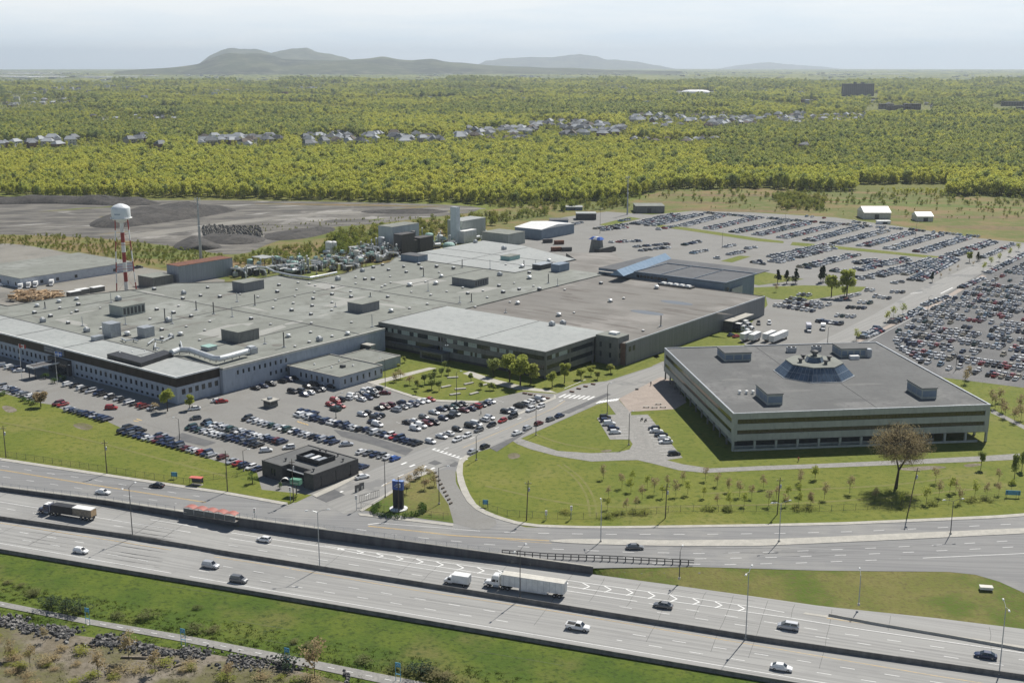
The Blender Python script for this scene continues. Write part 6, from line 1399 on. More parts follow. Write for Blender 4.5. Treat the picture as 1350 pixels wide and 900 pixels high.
# blue lorry with half covered load
pa, pb = GL(65, 677, .04), GL(130, 686, .04); mid = (pa + pb) / 2
t = thing('flatbed_lorry', 'blue lorry hauling a half white half dark tarped timber load', 'lorry', tuple(mid), HA + math.pi)
MB().box(-7, 6.8, -1.25, 1.25, 1.05, 1.3).build('flatbed', steel_d, t); MB().box(-.6, 6.6, -1.2, 1.2, 1.31, 3.3).build('dark_load', black_p, t)
for i in range(6): MB().box(-6.9 + i * 1.04, -5.92 + i * 1.04, -1.18, 1.18, 1.31, 3.25).build('timber_bundle', M('grey_timber', (.20, .17, .145), (.30, .26, .2), 1.2, .9), t)
MB().box(-7.0, -.62, -1.24, 1.24, 3.26, 3.42).build('white_tarpaulin', white, t); MB().box(-7.04, -7.0, -1.15, 1.15, 1.35, 3.2).build('timber_end', timber_m, t)
MB().box(-6.8, 6.7, -.45, .45, .8, 1.049).build('chassis', steel_d, t)
for wx in (-6.0, -4.7, -3.4):
    for y in (-1.0, 1.0): put('wheel', BW, t, (wx, y, .5))
tractor(t, 7.6, 'dark blue', white, 3.1)
# ---- trucks in the yard behind
def trailer(pa_, pb_, label, dark=False, cab=None, h=3.9):
    a, b = G(*pa_), G(*pb_); d = b - a; rz = math.atan2(d.y, d.x); Ls = min(d.length, 15.5); mid = (a + b) / 2
    t = thing('parked_trailer' if not cab else 'parked_lorry', label, 'lorry' if cab else 'trailer', (mid.x, mid.y, .05), rz)
    MB().box(-Ls / 2, Ls / 2, -1.28, 1.28, 1.2, h - .06).build('cargo_box', M('dark_curtain', (.03, .035, .06), (.05, .05, .08), .8, .5) if dark else white, t); MB().box(-Ls / 2 - .02, Ls / 2 + .02, -1.3, 1.3, h - .055, h).build('roof', white, t)
    MB().box(-Ls / 2 + .2, Ls / 2 - .2, -.5, .5, .8, 1.199).build('chassis', steel_d, t)
    for wx in (-Ls / 2 + 1.2, -Ls / 2 + 2.5):
        for y in (-1, 1): put('wheel', BW, t, (wx, y, .5))
    if cab: tractor(t, Ls / 2 + .4, cab, None, 3.2)
    else:
        for s in (-.8, .8): MB().box(Ls / 2 - 2.6, Ls / 2 - 2.4, s - .08, s + .08, 0, 1.19).build('landing_leg', steel_d, t)
    return t
trailer((956, 434), (977, 437), 'dark sided lorry with pale cab backed into the dock', True, 'white'); trailer((968, 429), (984, 433), 'white lorry just behind the dark sided one at the dock', False, 'white')
trailer((989, 447), (978, 451), 'small white trailer at left of the four behind the square office'); trailer((1000, 447.5), (990, 452), 'square white trailer second from left behind the square office')
trailer((1020, 446), (1008, 451), 'white trailer half hidden behind the longest white trailer'); trailer((1036, 445.5), (1016, 454), 'longest white trailer parked behind the roof of square office')
box_truck(G(1066, 436, .05), R(-100), 'white cabbed box truck crossing the yard behind the square office', M('pale_box', (.5, .5, .55), (.44, .44, .5), .6, .5), 'white', 6, 3.4)
box_truck(G(1085, 434, .05), R(-105), 'short white panel truck right of the crossing box truck', white, 'white', 4.4, 2.7)
car('minivan', 'white', G(1014, 427, .05), R(-100), 'white van parked alone in the yard near the grass verge', 'yard vehicles')
car('suv', 'black', G(1000, 427.5, .05), R(-100), 'black SUV parked beside the white van in rear yard', 'yard vehicles')
car('sedan', 'red', G(971, 444.5, .05), R(40), 'red car squeezed between the grass and the white trailers', 'yard vehicles'); car('sedan', 'dark blue', G(964, 443, .05), R(40), 'dark blue car left of the red car by the trailers', 'yard vehicles')
for i, (x, y) in enumerate(((27, 381), (38, 379), (47, 378), (58, 373.5), (68, 376), (75, 369))):
    t = box_truck(G(x, y, .05), R(-75), ('leftmost white box truck in the left vehicle yard', 'second white box truck in the left vehicle yard', 'narrow white truck in the middle of left yard trucks', 'white truck with long roof nearest the white workshop', 'white truck at the right of the yard truck group', 'pale flat roofed truck apart at the right, by workshop corner')[i], white, 'white', 5.5, 3.0)
# ---- parked cars, row by row: (photo x, y, colour letter, kind letter)
CL = {'w': 'white', 's': 'silver', 'g': 'grey', 'k': 'black', 'b': 'dark blue', 'B': 'blue', 'r': 'red', 'R': 'dark red', 't': 'green', 'e': 'beige', 'p': 'pale blue'}
KL = {'s': 'sedan', 'h': 'hatchback', 'u': 'suv', 'm': 'minivan'}
r0 = random.Random(77)
def kinds_(n): return [r0.choice('ssshhum') for _ in range(n)]
def line(p0, p1, cols):
    n = len(cols); return [(p0[0] + (p1[0] - p0[0]) * i / max(1, n - 1), p0[1] + (p1[1] - p0[1]) * i / max(1, n - 1), c) for i, c in enumerate(cols)]
def pts(ox, oy, L_): return [(ox + x / 4.5, oy + y / 4.5, c) for x, y, c in L_]
HB, HBr = R(52.2), R(52.2 - 180)
ROWS = [
 ('in the row along the left lawn edge', line((2, 511), (19, 515), 'gssb') + line((23, 518), (52, 527), 'bsgwgs') , HB),
 ('by the notch of the left lawn', [(77, 533.5, 'R'), (83, 534.5, 'r')] + line((92, 541), (141, 554), 'sbgbbbsbbb'), HB),
 ('in the second run of the lawn edge row', line((163, 570), (279, 601), 'kbgbbwsRbbbbgRswrbs'), HB),
 ('in the run just behind the lawn edge row', line((170, 565), (186, 569), 'kbk') + line((208, 576), (222, 580), 'bsb'), HB),
 ('in the last run by the dark brick building', [(294, 604, 'R')] + line((306, 610), (340, 620), 'srbwb'), HB),
 ('at the foot of the office wing', line((-20, 474), (22, 488), 'wskswb') + [(90, 508, 'w'), (98, 510, 'k'), (108, 513, 'w'), (114, 515, 'k'), (120, 517, 's'), (130, 520, 'b'), (136, 521, 'k'), (144, 524, 'w'), (149, 525, 'k'), (156, 527.5, 's'), (163, 529, 'k'), (171, 531.5, 's'), (178, 533.5, 'k'), (186, 535.5, 'r'), (191, 537.5, 'R'), (200, 539.5, 's')], HB),
 ('in the left yard in front of the long wing', [(18, 487, 'g'), (25, 490, 'w'), (-10, 481, 's'), (5, 483, 's')], R(15)),
 ('crossing the lane by the lawn notch', [(147, 539, 'r')], R(0)),
 ('in the first double row, far side', line((272, 559), (372, 584), 'kpwswstgwsbswwsbbRb'), HB),
 ('in the first double row, near side', line((252, 565), (341, 588), 'tbtswwwskbbbgbkk'), HB),
 ('beside the end of the first double row', [(351, 595, 'w')], R(15)),
 ('loose near the dark brick building', [(381, 591, 'w'), (457, 587, 's')], R(20)),
 ('in the second long row', line((326, 553), (441, 584), 'kswwstswtwbswkbsbb'), HB),
 ('in the third long row', line((394, 547), (475, 567), 'wwswbbgbwwbgbswk'), HB),
 ('in the row after the third long one', line((484, 567.5), (550, 586), 'bgwgbwrbbbkk'), HB),
 ('in the row after the third, upper side', line((398, 543), (414, 546), 'bbb'), HB),
 ('in the short row right of the dark brick building', line((477, 597), (521, 606), 'wgbgwB'), HB),
 ('beside the driveway by the brick building', [(470, 615, 'b'), (479, 617, 'b')], HB),
 ('on the driveway out', [(478, 630, 'w')], R(37)),
 ('by the small annex wall', pts(250, 450, [(390, 283, 'k'), (440, 272, 'b'), (482, 260, 'k'), (550, 243, 'k'), (592, 235, 'b'), (628, 222, 'k')]), R(-30)),
 ('near the corner tree of the office wing', pts(250, 450, [(165, 358, 'w'), (192, 362, 'r'), (28, 405, 'w'), (35, 462, 'g')]), R(25)),
 ('in the upper double row, far side', pts(250, 450, [(610, 305, 'k'), (655, 300, 'g'), (700, 275, 'k'), (740, 262, 'k'), (785, 255, 'w'), (815, 250, 'g'), (845, 272, 'k'), (895, 266, 's')]), AA),
 ('in the upper double row, near side', pts(250, 450, [(680, 322, 'b'), (715, 310, 'w'), (750, 298, 'k'), (780, 292, 'g')]), AA),
 ('in the black and white row, far side', pts(250, 450, [(835, 382, 'r'), (865, 358, 'r'), (893, 352, 'k'), (940, 343, 'w'), (965, 332, 'w'), (990, 325, 'k'), (1020, 315, 'g'), (1045, 303, 'w'), (1070, 298, 'w'), (1090, 305, 'g')]), AA),
 ('in the black and white row, near side', pts(250, 450, [(865, 407, 't'), (898, 390, 'r'), (1018, 350, 'w'), (1060, 340, 'b'), (1100, 327, 'k')]), AA),
 ('at the end of the row by the courtyard walk', pts(250, 450, [(1115, 285, 'k'), (1160, 312, 'R')]), R(0)),
 ('in the middle double row, far side', pts(500, 450, [(130, 368, 'b'), (168, 387, 'w'), (205, 380, 'b'), (240, 365, 'w'), (272, 358, 'w'), (303, 350, 'r')]), AA),
 ('in the middle double row, near side', pts(500, 450, [(-100, 440, 's'), (-60, 432, 'k'), (0, 402, 'k'), (35, 395, 'R'), (62, 385, 'R'), (100, 412, 's'), (140, 397, 'g')]) + pts(250, 450, [(1120, 448, 'b'), (1100, 462, 'k')]), AA),
 ('in the long double row, far side', pts(500, 450, [(170, 488, 'k'), (210, 480, 'w'), (265, 455, 'g'), (325, 428, 's'), (370, 408, 'b'), (410, 402, 'k'), (440, 398, 't'), (462, 382, 'k'), (495, 377, 'k')]), AA),
 ('in the long double row, near side', pts(500, 450, [(215, 524, 'w'), (250, 508, 'w'), (285, 495, 'R'), (325, 488, 'k'), (380, 463, 'b'), (418, 450, 'k'), (450, 437, 'g'), (503, 415, 'R'), (545, 405, 'b'), (575, 392, 'r'), (605, 383, 'k'), (635, 372, 'b'), (660, 362, 'w')]), AA),
 ('in the row nearest the street, far side', pts(500, 450, [(370, 570, 'w'), (412, 553, 'w'), (540, 508, 'k'), (575, 497, 'w'), (625, 470, 'w'), (655, 458, 's'), (750, 423, 'k'), (785, 412, 'w'), (830, 388, 'k'), (865, 378, 'w'), (893, 368, 'w'), (920, 357, 'k'), (955, 348, 'w')]), AA),
 ('in the row nearest the street, near side', pts(500, 450, [(305, 600, 'w'), (463, 528, 'k'), (-10, 500, 'w'), (5, 445, 'k'), (-40, 485, 'b')]), AA),
 ('driving on the street, upper lane', pts(500, 450, [(462, 590, 'w'), (520, 566, 'w'), (590, 533, 'g'), (665, 503, 'k'), (730, 477, 'r'), (792, 452, 'k'), (898, 412, 'w'), (957, 391, 'w')]), R(52.2 - 180)),
 ('driving on the street, lower lane', pts(500, 450, [(818, 550, 'w'), (880, 520, 's'), (947, 493, 'R'), (1017, 468, 'g'), (1070, 447, 'b'), (555, 660, 's'), (628, 630, 'k')]), R(52.2)),
 ('in the small lot left of the square office', pts(780, 430, [(80, 545, 'k'), (85, 565, 'b'), (105, 585, 'w'), (130, 612, 'b'), (140, 635, 'w')]), R(5)),
 ('in the small lot beside the square office lawn', pts(780, 430, [(370, 612, 'k'), (385, 628, 'w'), (412, 652, 'k'), (432, 670, 'w'), (440, 692, 'w'), (490, 762, 'k')]), R(5)),
]
n_near = 0
ORD = ['first', 'second', 'third', 'fourth', 'fifth', 'sixth', 'seventh', 'eighth', 'ninth', 'tenth', 'eleventh', 'twelfth']
def put_row(desc, L_, hd, jit=.05):
    global n_near
    L_ = sorted(L_, key=lambda q: q[0]); ks = kinds_(len(L_)); cnt = {}
    for (x, y, c), k in zip(L_, ks): cnt.setdefault((c, k), []).append(x)
    for (x, y, c), k in zip(L_, ks):
        same = cnt[(c, k)]; nm = CL[c] + ' ' + {'suv': 'SUV'}.get(KL[k], KL[k])
        lab = ('only ' + nm if len(same) == 1 else ORD[min(11, same.index(x))] + ' ' + nm + ' from the left') + ' ' + desc
        ws = lab.split()
        if len(ws) > 16: lab = ' '.join(ws[:16])
        moving = 'driving' in desc or 'on the driveway' in desc or 'crossing' in desc
        rz = hd + (0 if (moving or r0.random() < .6) else math.pi) + r0.uniform(-jit, jit)
        car(KL[k], CL[c], G(x, y, .046 if not moving else .06), rz, lab, 'cars driving on the street' if moving else 'parked cars ' + desc); n_near += 1
for d, L_, h in ROWS:
    if L_: put_row(d, L_, h)
# nearest cars of the rear lots, still one by one
rc = lambda n: ''.join(r0.choice('wwssgkbbtRrep') for _ in range(n))
put_row('in the kerb row left of the long rear road', line((1135, 446), (1157, 434), rc(7)), AA)
put_row('in the kerb row beside the east lot entrance', line((1178, 424), (1214, 408), rc(10)), AA)
put_row('in the near row of the truck yard lot', line((1080, 424), (1108, 428), rc(8)), HB)
put_row('in the front row of the east lot', line((1185, 458), (1212, 474), rc(7)), HB)
# ---- all other parked cars: far too many, kept as one mass with real shapes
colz = ['white', 'silver', 'grey', 'black', 'dark blue', 'red', 'green', 'pale blue', 'beige', 'dark red']
fm = MB(); wts = [34, 24, 10, 10, 10, 4, 3, 3, 4, 2]
def mini(p, rz):
    ci = r0.choices(range(10), wts)[0]; X = Matrix.Translation(p) @ Matrix.Rotation(rz, 4, 'Z'); big = r0.random() < .3; h = .95 + .15 * big; L_ = 2.25 + .2 * big; rf = 1.42 + .35 * big
    def fr(b, t, z0, z1, mi):
        q = MB(); q.frust(b, t, z0, z1); fm.add([X @ Vector(v) for v in q.v], q.f[1:], mi)
    fr((-L_, L_, -.88, .88), (-L_ + .12, L_ - .2, -.82, .82), .25, h, ci); fr((-L_ * .8, L_ * .5, -.78, .78), (-L_ * .5, L_ * .15, -.64, .64), h, rf, 10)
    q = MB(); q.add([(-L_ * .5, -.64, rf + .012), (L_ * .15, -.64, rf + .012), (L_ * .15, .64, rf + .012), (-L_ * .5, .64, rf + .012)], [(0, 1, 2, 3)]); fm.add([X @ Vector(v) for v in q.v], q.f, ci)
    fr((-L_ * .93, L_ * .93, -.8, .8), (-L_ * .93, L_ * .93, -.8, .8), .02, .25, 11)
def far_row(p0, p1, hd, occ=.93, dbl=True, pitch=2.65, z=.05):
    a, b = G(*p0, z), G(*p1, z); L_ = (b - a).length; n = int(L_ / pitch); d = (b - a).normalized(); q = Vector((-d.y, d.x, 0))
    for i in range(n):
        for s in ((-2.6, 2.6) if dbl else (0,)):
            if r0.random() < occ:
                mini(a + d * (i * pitch + r0.uniform(-.15, .15)) + q * (s + r0.uniform(-.25, .25)), hd + (math.pi if r0.random() < .4 else 0) + r0.uniform(-.04, .04))
Z = lambda x, y: (900 + x / 3, 270 + y / 3)
up_rows = [((-190, 78), (-20, 38)), ((-130, 84), (70, 38)), ((0, 84), (160, 42)), ((105, 96), (300, 50)), ((205, 110), (420, 62)), ((295, 120), (500, 72)), ((395, 132), (600, 82)), ((500, 143), (700, 90)), ((608, 155), (805, 102)), ((712, 165), (905, 110)), ((820, 176), (1015, 118)), ((938, 188), (1130, 128)), ((1060, 203), (1232, 145)), ((1185, 210), (1312, 155))]
for i, (a, b) in enumerate(up_rows):
    far_row(Z(*a), Z(*b), AA, .95 if i < 11 else .85, i < 13)
far_row(Z(90, 33), Z(400, 60), HB, .95, False); far_row(Z(400, 60), Z(900, 100), HB, .9, False); far_row(Z(900, 100), Z(1190, 130), HB, .8, False)
far_row(Z(490, 47), Z(600, 58), HB, .7, False); far_row(Z(665, 68), Z(760, 80), HB, .7, False)
for a, b, o in (((290, 228), (345, 238), .7), ((350, 210), (590, 158), .75), ((365, 228), (600, 170), .75), ((480, 250), (690, 195), .75), ((680, 232), (790, 222), .8), ((600, 262), (660, 268), .7), ((690, 258), (905, 213), .75), ((760, 285), (1000, 215), .85), ((860, 275), (1010, 232), .85), ((920, 300), (1075, 213), .8), ((1010, 213), (1090, 208), .8), ((670, 290), (770, 296), .6), ((840, 308), (890, 312), .5)):
    far_row(Z(*a), Z(*b), AA, o)
for a, b, o in (((430, 372), (600, 402), .8), ((370, 400), (550, 428), .9), ((410, 385), (575, 412), .8), ((460, 358), (520, 362), .8), ((620, 378), (720, 350), .8), ((655, 408), (755, 412), .75), ((700, 388), (800, 395), .8), ((590, 440), (700, 446), .8), ((535, 462), (640, 468), .7), ((730, 340), (800, 345), .7), ((760, 365), (860, 378), .8), ((810, 345), (900, 350), .7)):
    far_row(Z(*a), Z(*b), HB, o, False)
for a, b in (((780, 500), (700, 530)), ((830, 468), (950, 418)), ((958, 398), (1055, 362)), ((1100, 330), (1195, 290)), ((1208, 270), (1350, 198)), ((1350, 198), (1420, 165))): far_row(Z(*a), Z(*b), AA, .95, False)
# small rows of the half empty rear apron
for a, b, o in (((5, 160), (80, 145), .6), ((30, 195), (100, 180), .6), ((255, 175), (300, 168), .6), ((160, 170), (215, 158), .7), ((175, 200), (250, 185), .7), ((120, 212), (165, 215), .7)): far_row(Z(*a), Z(*b), AA, o, False)
for a, b, o in (((806, 320), (850, 318), .8), ((838, 326), (885, 322), .9), ((845, 331), (890, 326), .8), ((730, 302), (770, 293), .9), ((785, 302), (830, 296), .9), ((795, 304), (830, 300), .8), ((818, 292), (835, 289), .8), ((850, 296), (880, 291), .9), ((868, 303), (895, 298), .8)): far_row(a, b, AA, o, False)
# the east lot, filled by rows running with the works grid
def inpoly(x, y, P):
    r = False; j = len(P) - 1
    for i in range(len(P)):
        if (P[i][1] > y) != (P[j][1] > y) and x < (P[j][0] - P[i][0]) * (y - P[i][1]) / (P[j][1] - P[i][1]) + P[i][0]: r = not r
        j = i
    return r
EP = [(1185, 430), (1236, 404), (1262, 390), (1300, 372), (1350, 348), (1430, 320), (1430, 520), (1350, 503), (1243, 494), (1195, 470), (1180, 448)]
b_ = 180
while b_ < 620:
    for off in (-2.6, 2.6):
        a_ = 60
        while a_ < 420:
            p = W(a_, b_ + off, .05); px, py = proj(p.x, p.y, 0)
            if inpoly(px, py, EP):
                dn = noise.noise(Vector((p.x / 26, p.y / 26, 4)))
                if r0.random() < (.80 if dn > -.2 else .3): mini(p + Vector((r0.uniform(-.1, .1), r0.uniform(-.2, .2), 0)), HB + (math.pi if r0.random() < .4 else 0))
            a_ += 2.65
    b_ += 17.2
far_obj = fm.build('parked_cars', [paint(c) for c in colz] + [car_glass, black])
stuff(far_obj, 'mass of parked cars of all colours filling the distant lots in rows', 'cars')
for i, (x, y, c) in enumerate(((151, 346, 'r'), (157, 347, 'w'), (163, 348.5, 's'), (178, 354, 'b'), (184, 353, 'k'), (120, 362, 'w'), (126, 361, 'w'), (133, 360, 'e'), (138, 359, 'b'), (2, 377, 'w'))):
    car('sedan', CL[c], G(x, y, .05), R(10), CL[c] + ' car ' + ('by the water tower, number order left to right'.split(',')[0] if i < 5 else 'at the end of the white workshop' if i < 9 else 'at far left beside the white workshop') + (', left of the pair' if i == 6 else ''), 'parked cars in the left yard')

# ================================================================== TREES
lf_scrub = leafmat('leaves_scrub', (.14, .16, .05), (.20, .18, .08), (.08, .11, .03), .08, .3)
def leaf_cloud(mb, centres, n, size, rr, rs, mi=0, flat=1.0):
    """many small leaf clumps scattered through several lobes"""
    for i in range(n):
        c, rad = centres[rr.randrange(len(centres))]
        while True:
            v = Vector((rr.uniform(-1, 1), rr.uniform(-1, 1), rr.uniform(-1, 1)))
            if .25 < v.length <= 1: break
        p = Vector(c) + Vector((v.x * rad, v.y * rad, v.z * rad * flat)); s = size * rr.uniform(.6, 1.3)
        a = Vector((rr.gauss(0, 1), rr.gauss(0, 1), rr.gauss(1.1, 1))).normalized(); b = a.orthogonal().normalized(); c2 = a.cross(b)
        th = rr.uniform(0, 6.28); e = b * math.cos(th) + c2 * math.sin(th); f = a.cross(e)
        mb.add([p - e * s - f * s * .6, p + e * s - f * s * .5, p + e * s * .7 + f * s * .6, p - e * s * .6 + f * s * .7], [(0, 1, 2, 3)], mi)
def crown_mesh(name, h, r, n, size, mat, seed, lobes=9, base=.25, conical=False):
    rr = random.Random(seed); cs = []
    for i in range(lobes):
        t = rr.random()
        if conical: z = h * (base + (1 - base) * t * .95); q = r * (1 - t) * .8; a = rr.uniform(0, 6.28); cs.append(((q * math.cos(a) * .5, q * math.sin(a) * .5, z), max(.25 * r, r * (1 - t) * .75)))
        else:
            a = rr.uniform(0, 6.28); q = r * .55 * math.sqrt(rr.random()); z = h * (base + (1 - base) * (.2 + .62 * t)); cs.append(((q * math.cos(a), q * math.sin(a), z), r * rr.uniform(.34, .52)))
    mb = MB(); leaf_cloud(mb, cs, n, size, rr, None); return mb.mesh(name, mat), cs
def trunk_mb(h, r, cs, rr, limbs=6):
    mb = MB(); mb.tube([(0, 0, -.1), (rr.uniform(-.1, .1), rr.uniform(-.1, .1), h * .35), (rr.uniform(-.3, .3), rr.uniform(-.3, .3), h * .8)], [r, r * .75, r * .2], 6)
    for i in range(limbs):
        c = Vector(cs[i % len(cs)][0]); z0 = h * rr.uniform(.2, .45); m_ = Vector((c.x * .4, c.y * .4, z0 + (c.z - z0) * .6)); mb.tube([(0, 0, z0), m_, c], [r * .45, r * .28, r * .08], 4)
    return mb
TREE_PROTO = {}
def tree(kind, label, px, py, h, r=None, group=None, z=0.0, mat=None, loc=None, cat='tree', nm=None, n=None, sz=None, seed=0, base=.25):
    tw_ = .1 if kind in ('bud', 'sapling') else .22; spec = {'leafy': (lf_yel, 1700, .22, False), 'dark': (lf_mixed, 1500, .22, False), 'conifer': (lf_dark, 700, .3, True), 'sapling': (lf_yel, 260, .26, False), 'bud': (lf_bud, 300, .22, False), 'shrub': (lf_shrub, 420, .22, False), 'hedge': (lf_hedge, 500, .16, False), 'yellow': (lf_yel, 900, .34, False)}[kind]
    seedv = seed or rnd.randrange(5); key = (kind, seedv, mat.name if mat else '')
    r = r or h * .32
    if key not in TREE_PROTO:
        cm, cs = crown_mesh('crown', 10.0, 3.2 if kind != 'shrub' else 5.5, n or spec[1] , (sz or spec[2] * 1.3), mat or spec[0], 100 + seedv * 7 + len(kind), 11, .02 if kind in ('shrub', 'hedge') else base, spec[3])
        tm = trunk_mb(10, tw_, cs, random.Random(seedv), 5).mesh('trunk', bark); TREE_PROTO[key] = (cm, tm)
    cm, tm = TREE_PROTO[key]; p = loc if loc is not None else G(px, py, z)
    t = thing(nm or ('pine_tree' if kind == 'conifer' else 'sapling' if kind in ('sapling', 'bud') else 'shrub' if kind in ('shrub', 'hedge') else 'tree'), label, cat if kind not in ('shrub', 'sapling', 'bud') else {'shrub': 'shrub'}.get(kind, 'sapling'), tuple(p), rnd.uniform(0, 6.28), group)
    c = put('crown', cm, t); q = put('trunk', tm, t); t.scale = (h / 10 * (r / (h * .32)), h / 10 * (r / (h * .32)), h / 10)
    return t
# the big budding tree before the square office
p = G(1181, 643); rr = random.Random(4)
t = thing('budding_tree', 'large round-crowned tree in thin reddish bud before the square office', 'tree', tuple(p))
ht = height_at(p, 557); br = MB(); tips = []
def grow(a, d, L_, r_, dep):
    b = a + d * L_; m_ = a.lerp(b, .5) + Vector((rr.uniform(-.1, .1), rr.uniform(-.1, .1), 0)) * L_ * .4
    br.tube([a, m_, b], [r_, r_ * .8, r_ * .6], 6 if dep < 3 else 4, cap=False)
    if dep >= 6: tips.append(b); return
    k = 3 if dep in (1, 2) else 2
    if dep >= 4: tips.append(b)
    for i in range(k):
        ax = Vector((rr.gauss(0, 1), rr.gauss(0, 1), rr.gauss(0, .4))).normalized(); nd = (d + ax * rr.uniform(.45, .75) + Vector((0, 0, .08))).normalized()
        grow(b, nd, L_ * rr.uniform(.68, .84), r_ * .6, dep + 1)
grow(Vector((0, 0, -.1)), Vector((.1, 0, 1)).normalized(), ht * .27, .55, 0)
sx = sorted(abs(q.x) for q in tips)[int(len(tips) * .93)]; sy_ = sorted(abs(q.y) for q in tips)[int(len(tips) * .93)]; sz_ = max(q.z for q in tips)
z1 = ht * .3
def shp(v):
    x, y, z = v; k = min(1, max(0, z / (ht * .27))); return Vector((x * (1 + (9.0 / sx - 1) * k), y * (1 + (8.5 / sy_ - 1) * k), z * ht / sz_))
br.v = [tuple(shp(v)) for v in br.v]
cc = Vector((0.6, 0, ht * .68))
for i in range(900):                       # fine twigs filling the round crown
    v = Vector((rr.gauss(0, 1), rr.gauss(0, 1), rr.gauss(0, 1))).normalized() * rr.uniform(.25, 1) ** .6
    q = cc + Vector((v.x * 9.6, v.y * 9, v.z * ht * .31)); p0 = cc + (q - cc) * .55 + Vector((0, 0, -1.4)); br.tube([p0, q], [.05, .02], 3, cap=False); tips.append(None); 
    leaf_pts = (p0.lerp(q, .6), q)
    TW = globals().setdefault('TWIGS', []); TW += list(leaf_pts)
br.build('trunk', bark, t); lc = MB()
for q in TWIGS: leaf_cloud(lc, [(tuple(q), .9)], 7, .14, rr, None)
lc.build('crown', lf_bud, t)
# trees near the buildings
tree('leafy', 'yellow green tree at the near corner of the office wing', 221, 542, 8.8, 3.3, seed=1)
tree('leafy', 'smaller pale green tree right of the corner tree', 250, 540, 6, 2.5, seed=2); tree('bud', 'bare reddish bush left of the corner tree by the drive', 205, 540, 3, 2, seed=1)
for i, (x, y, h, r, l) in enumerate(((672, 503, 12, 5, 'tall leafy tree at left of the clump before office block'), (686, 508, 13, 5.2, 'broad yellow green tree in the middle of clump before office block'), (700, 506, 10, 4.2, 'leafy tree at right of the clump before office block'), (650, 495, 8, 3, 'small dark leaved tree left of the office block clump'), (728, 510, 6.5, 2.7, 'round yellow green tree beside office block corner'), (744, 505, 8.5, 3, 'taller pale tree right of the office block corner'), (766, 500, 5, 2.4, 'small green tree before the recessed bay of office block'), (779, 495, 4.5, 2.2, 'small green tree nearest the stair tower'), (805, 492, 4.2, 2.2, 'small bush-like tree in front of the stair tower'), (788, 500, 3.6, 1.8, 'very small tree between stair tower and the street'))):
    tree('leafy' if i not in (3,) else 'dark', l, x, y, h, r, seed=1 + i % 4)
for i, (x, y, h, l) in enumerate(((560, 507, 4.5, 'dark round bush at left of the courtyard lawn'), (550, 511, 3.6, 'dark round bush nearest courtyard path end'), (570, 505, 4.8, 'darker tall bush in middle of courtyard lawn'), (569, 513, 4.6, 'dark slim bush near the front of courtyard lawn'), (579, 515, 4.2, 'slim bush right of the front courtyard bush'), (573, 495, 3, 'small round bush at the back of courtyard'), (582, 495, 3.4, 'round bush second from left at courtyard back'), (591, 494, 3.4, 'round bush third at the back of courtyard'), (621, 503, 3.6, 'bush beside the pale slab in courtyard'), (634, 513, 3.2, 'yellowish bush at right of courtyard lawn'), (646, 514, 3.2, 'twin bush at the right end of courtyard'), (651, 514, 3, 'last low bush at far right of courtyard'), (525, 487, 2.6, 'small bush on the lawn behind courtyard path'), (533, 478, 3, 'tiny tree behind the courtyard path, leftmost'), (586, 485, 3.2, 'bush close to the shaded office porch'), (548, 520, 2.2, 'low bush by the courtyard kerb at left'))):
    tree('dark', l, x, y, h, h * .42, nm='bush', cat='bush', seed=1 + i % 4)
for x, y, l in ((528, 499, 'reddish bare tree on the courtyard path edge, larger'), (522, 503, 'reddish bare tree on the courtyard path edge, smaller'), (540, 507, 'faint reddish shrub below the courtyard path')): tree('bud', l, x, y, 4.2, 2.6, seed=2)
for i, (x, y) in enumerate(((597, 498), (618, 506), (607, 513), (638, 508), (588, 510), (600, 520), (625, 519))):
    t = thing('garden_slab', ('pale flat stone slab at left rear of the courtyard lawn', 'longest pale stone slab in courtyard lawn', 'pale stone slab at middle of courtyard lawn', 'small pale slab right of longest courtyard slab', 'tan slab by the dark courtyard bushes', 'pale slab at the front of the courtyard', 'last front slab at right of courtyard')[i], 'stone slab', tuple(G(x, y)), R(rnd.uniform(10, 50)))
    MB().box(-2.2, 2.2, -.6, .6, 0, .45).build('slab', conc, t)
# conifers and trees by the rear lots
for i, (x, y, h) in enumerate(((1025, 374, 8), (1037, 374, 8), (1049, 374, 9), (1082, 373, 9), (1085, 371, 9.5))):
    tree('conifer', ('first', 'second', 'third', 'left of the close pair of', 'right of the close pair of')[i] + (' dark conifer' if i < 3 else ' dark conifers') + ' on the green strip by the blue block', x, y, h, 3, seed=1 + i % 3)
for i, (x, y, h, l, k) in enumerate(((1096, 392, 13, 'pale tall tree on verge before the rear lot', 'leafy'), (1116, 392, 16, 'tallest pale tree on the verge before the rear lot', 'leafy'), (1113, 390, 6, 'dark round bush under the tallest verge tree', 'dark'), (1023, 385, 5, 'reddish tree at the left verge end', 'bud'), (1229, 372, 6, 'dark conifer at the island by the rear lot corner', 'conifer'), (1278, 346, 7, 'yellowish tree in the island beside the long rear road', 'leafy'), (1289, 344, 6, 'dark conifer right of yellowish island tree', 'conifer'), (1283, 350, 3, 'low reddish bush by the yellowish island tree', 'bud'), (1252, 360, 3, 'small brown bush in the rear lot island, middle', 'bud'), (1240, 366, 3, 'small brown bush in the rear lot island, lower', 'bud'), (1263, 355, 3, 'small brown bush in the rear lot island, upper', 'bud'))):
    tree(k, l, x, y, h, h * .36, seed=1 + i % 4)
for i, (x, y) in enumerate(((1129, 449), (1168, 424), (1178, 418), (1190, 414), (1296, 357), (1306, 350), (1317, 345), (1330, 338), (1342, 331))):
    tree('sapling', 'thin pale street tree beside the long rear road', x, y, 6, 2.4, group='street trees along the rear road', seed=1 + i % 3)
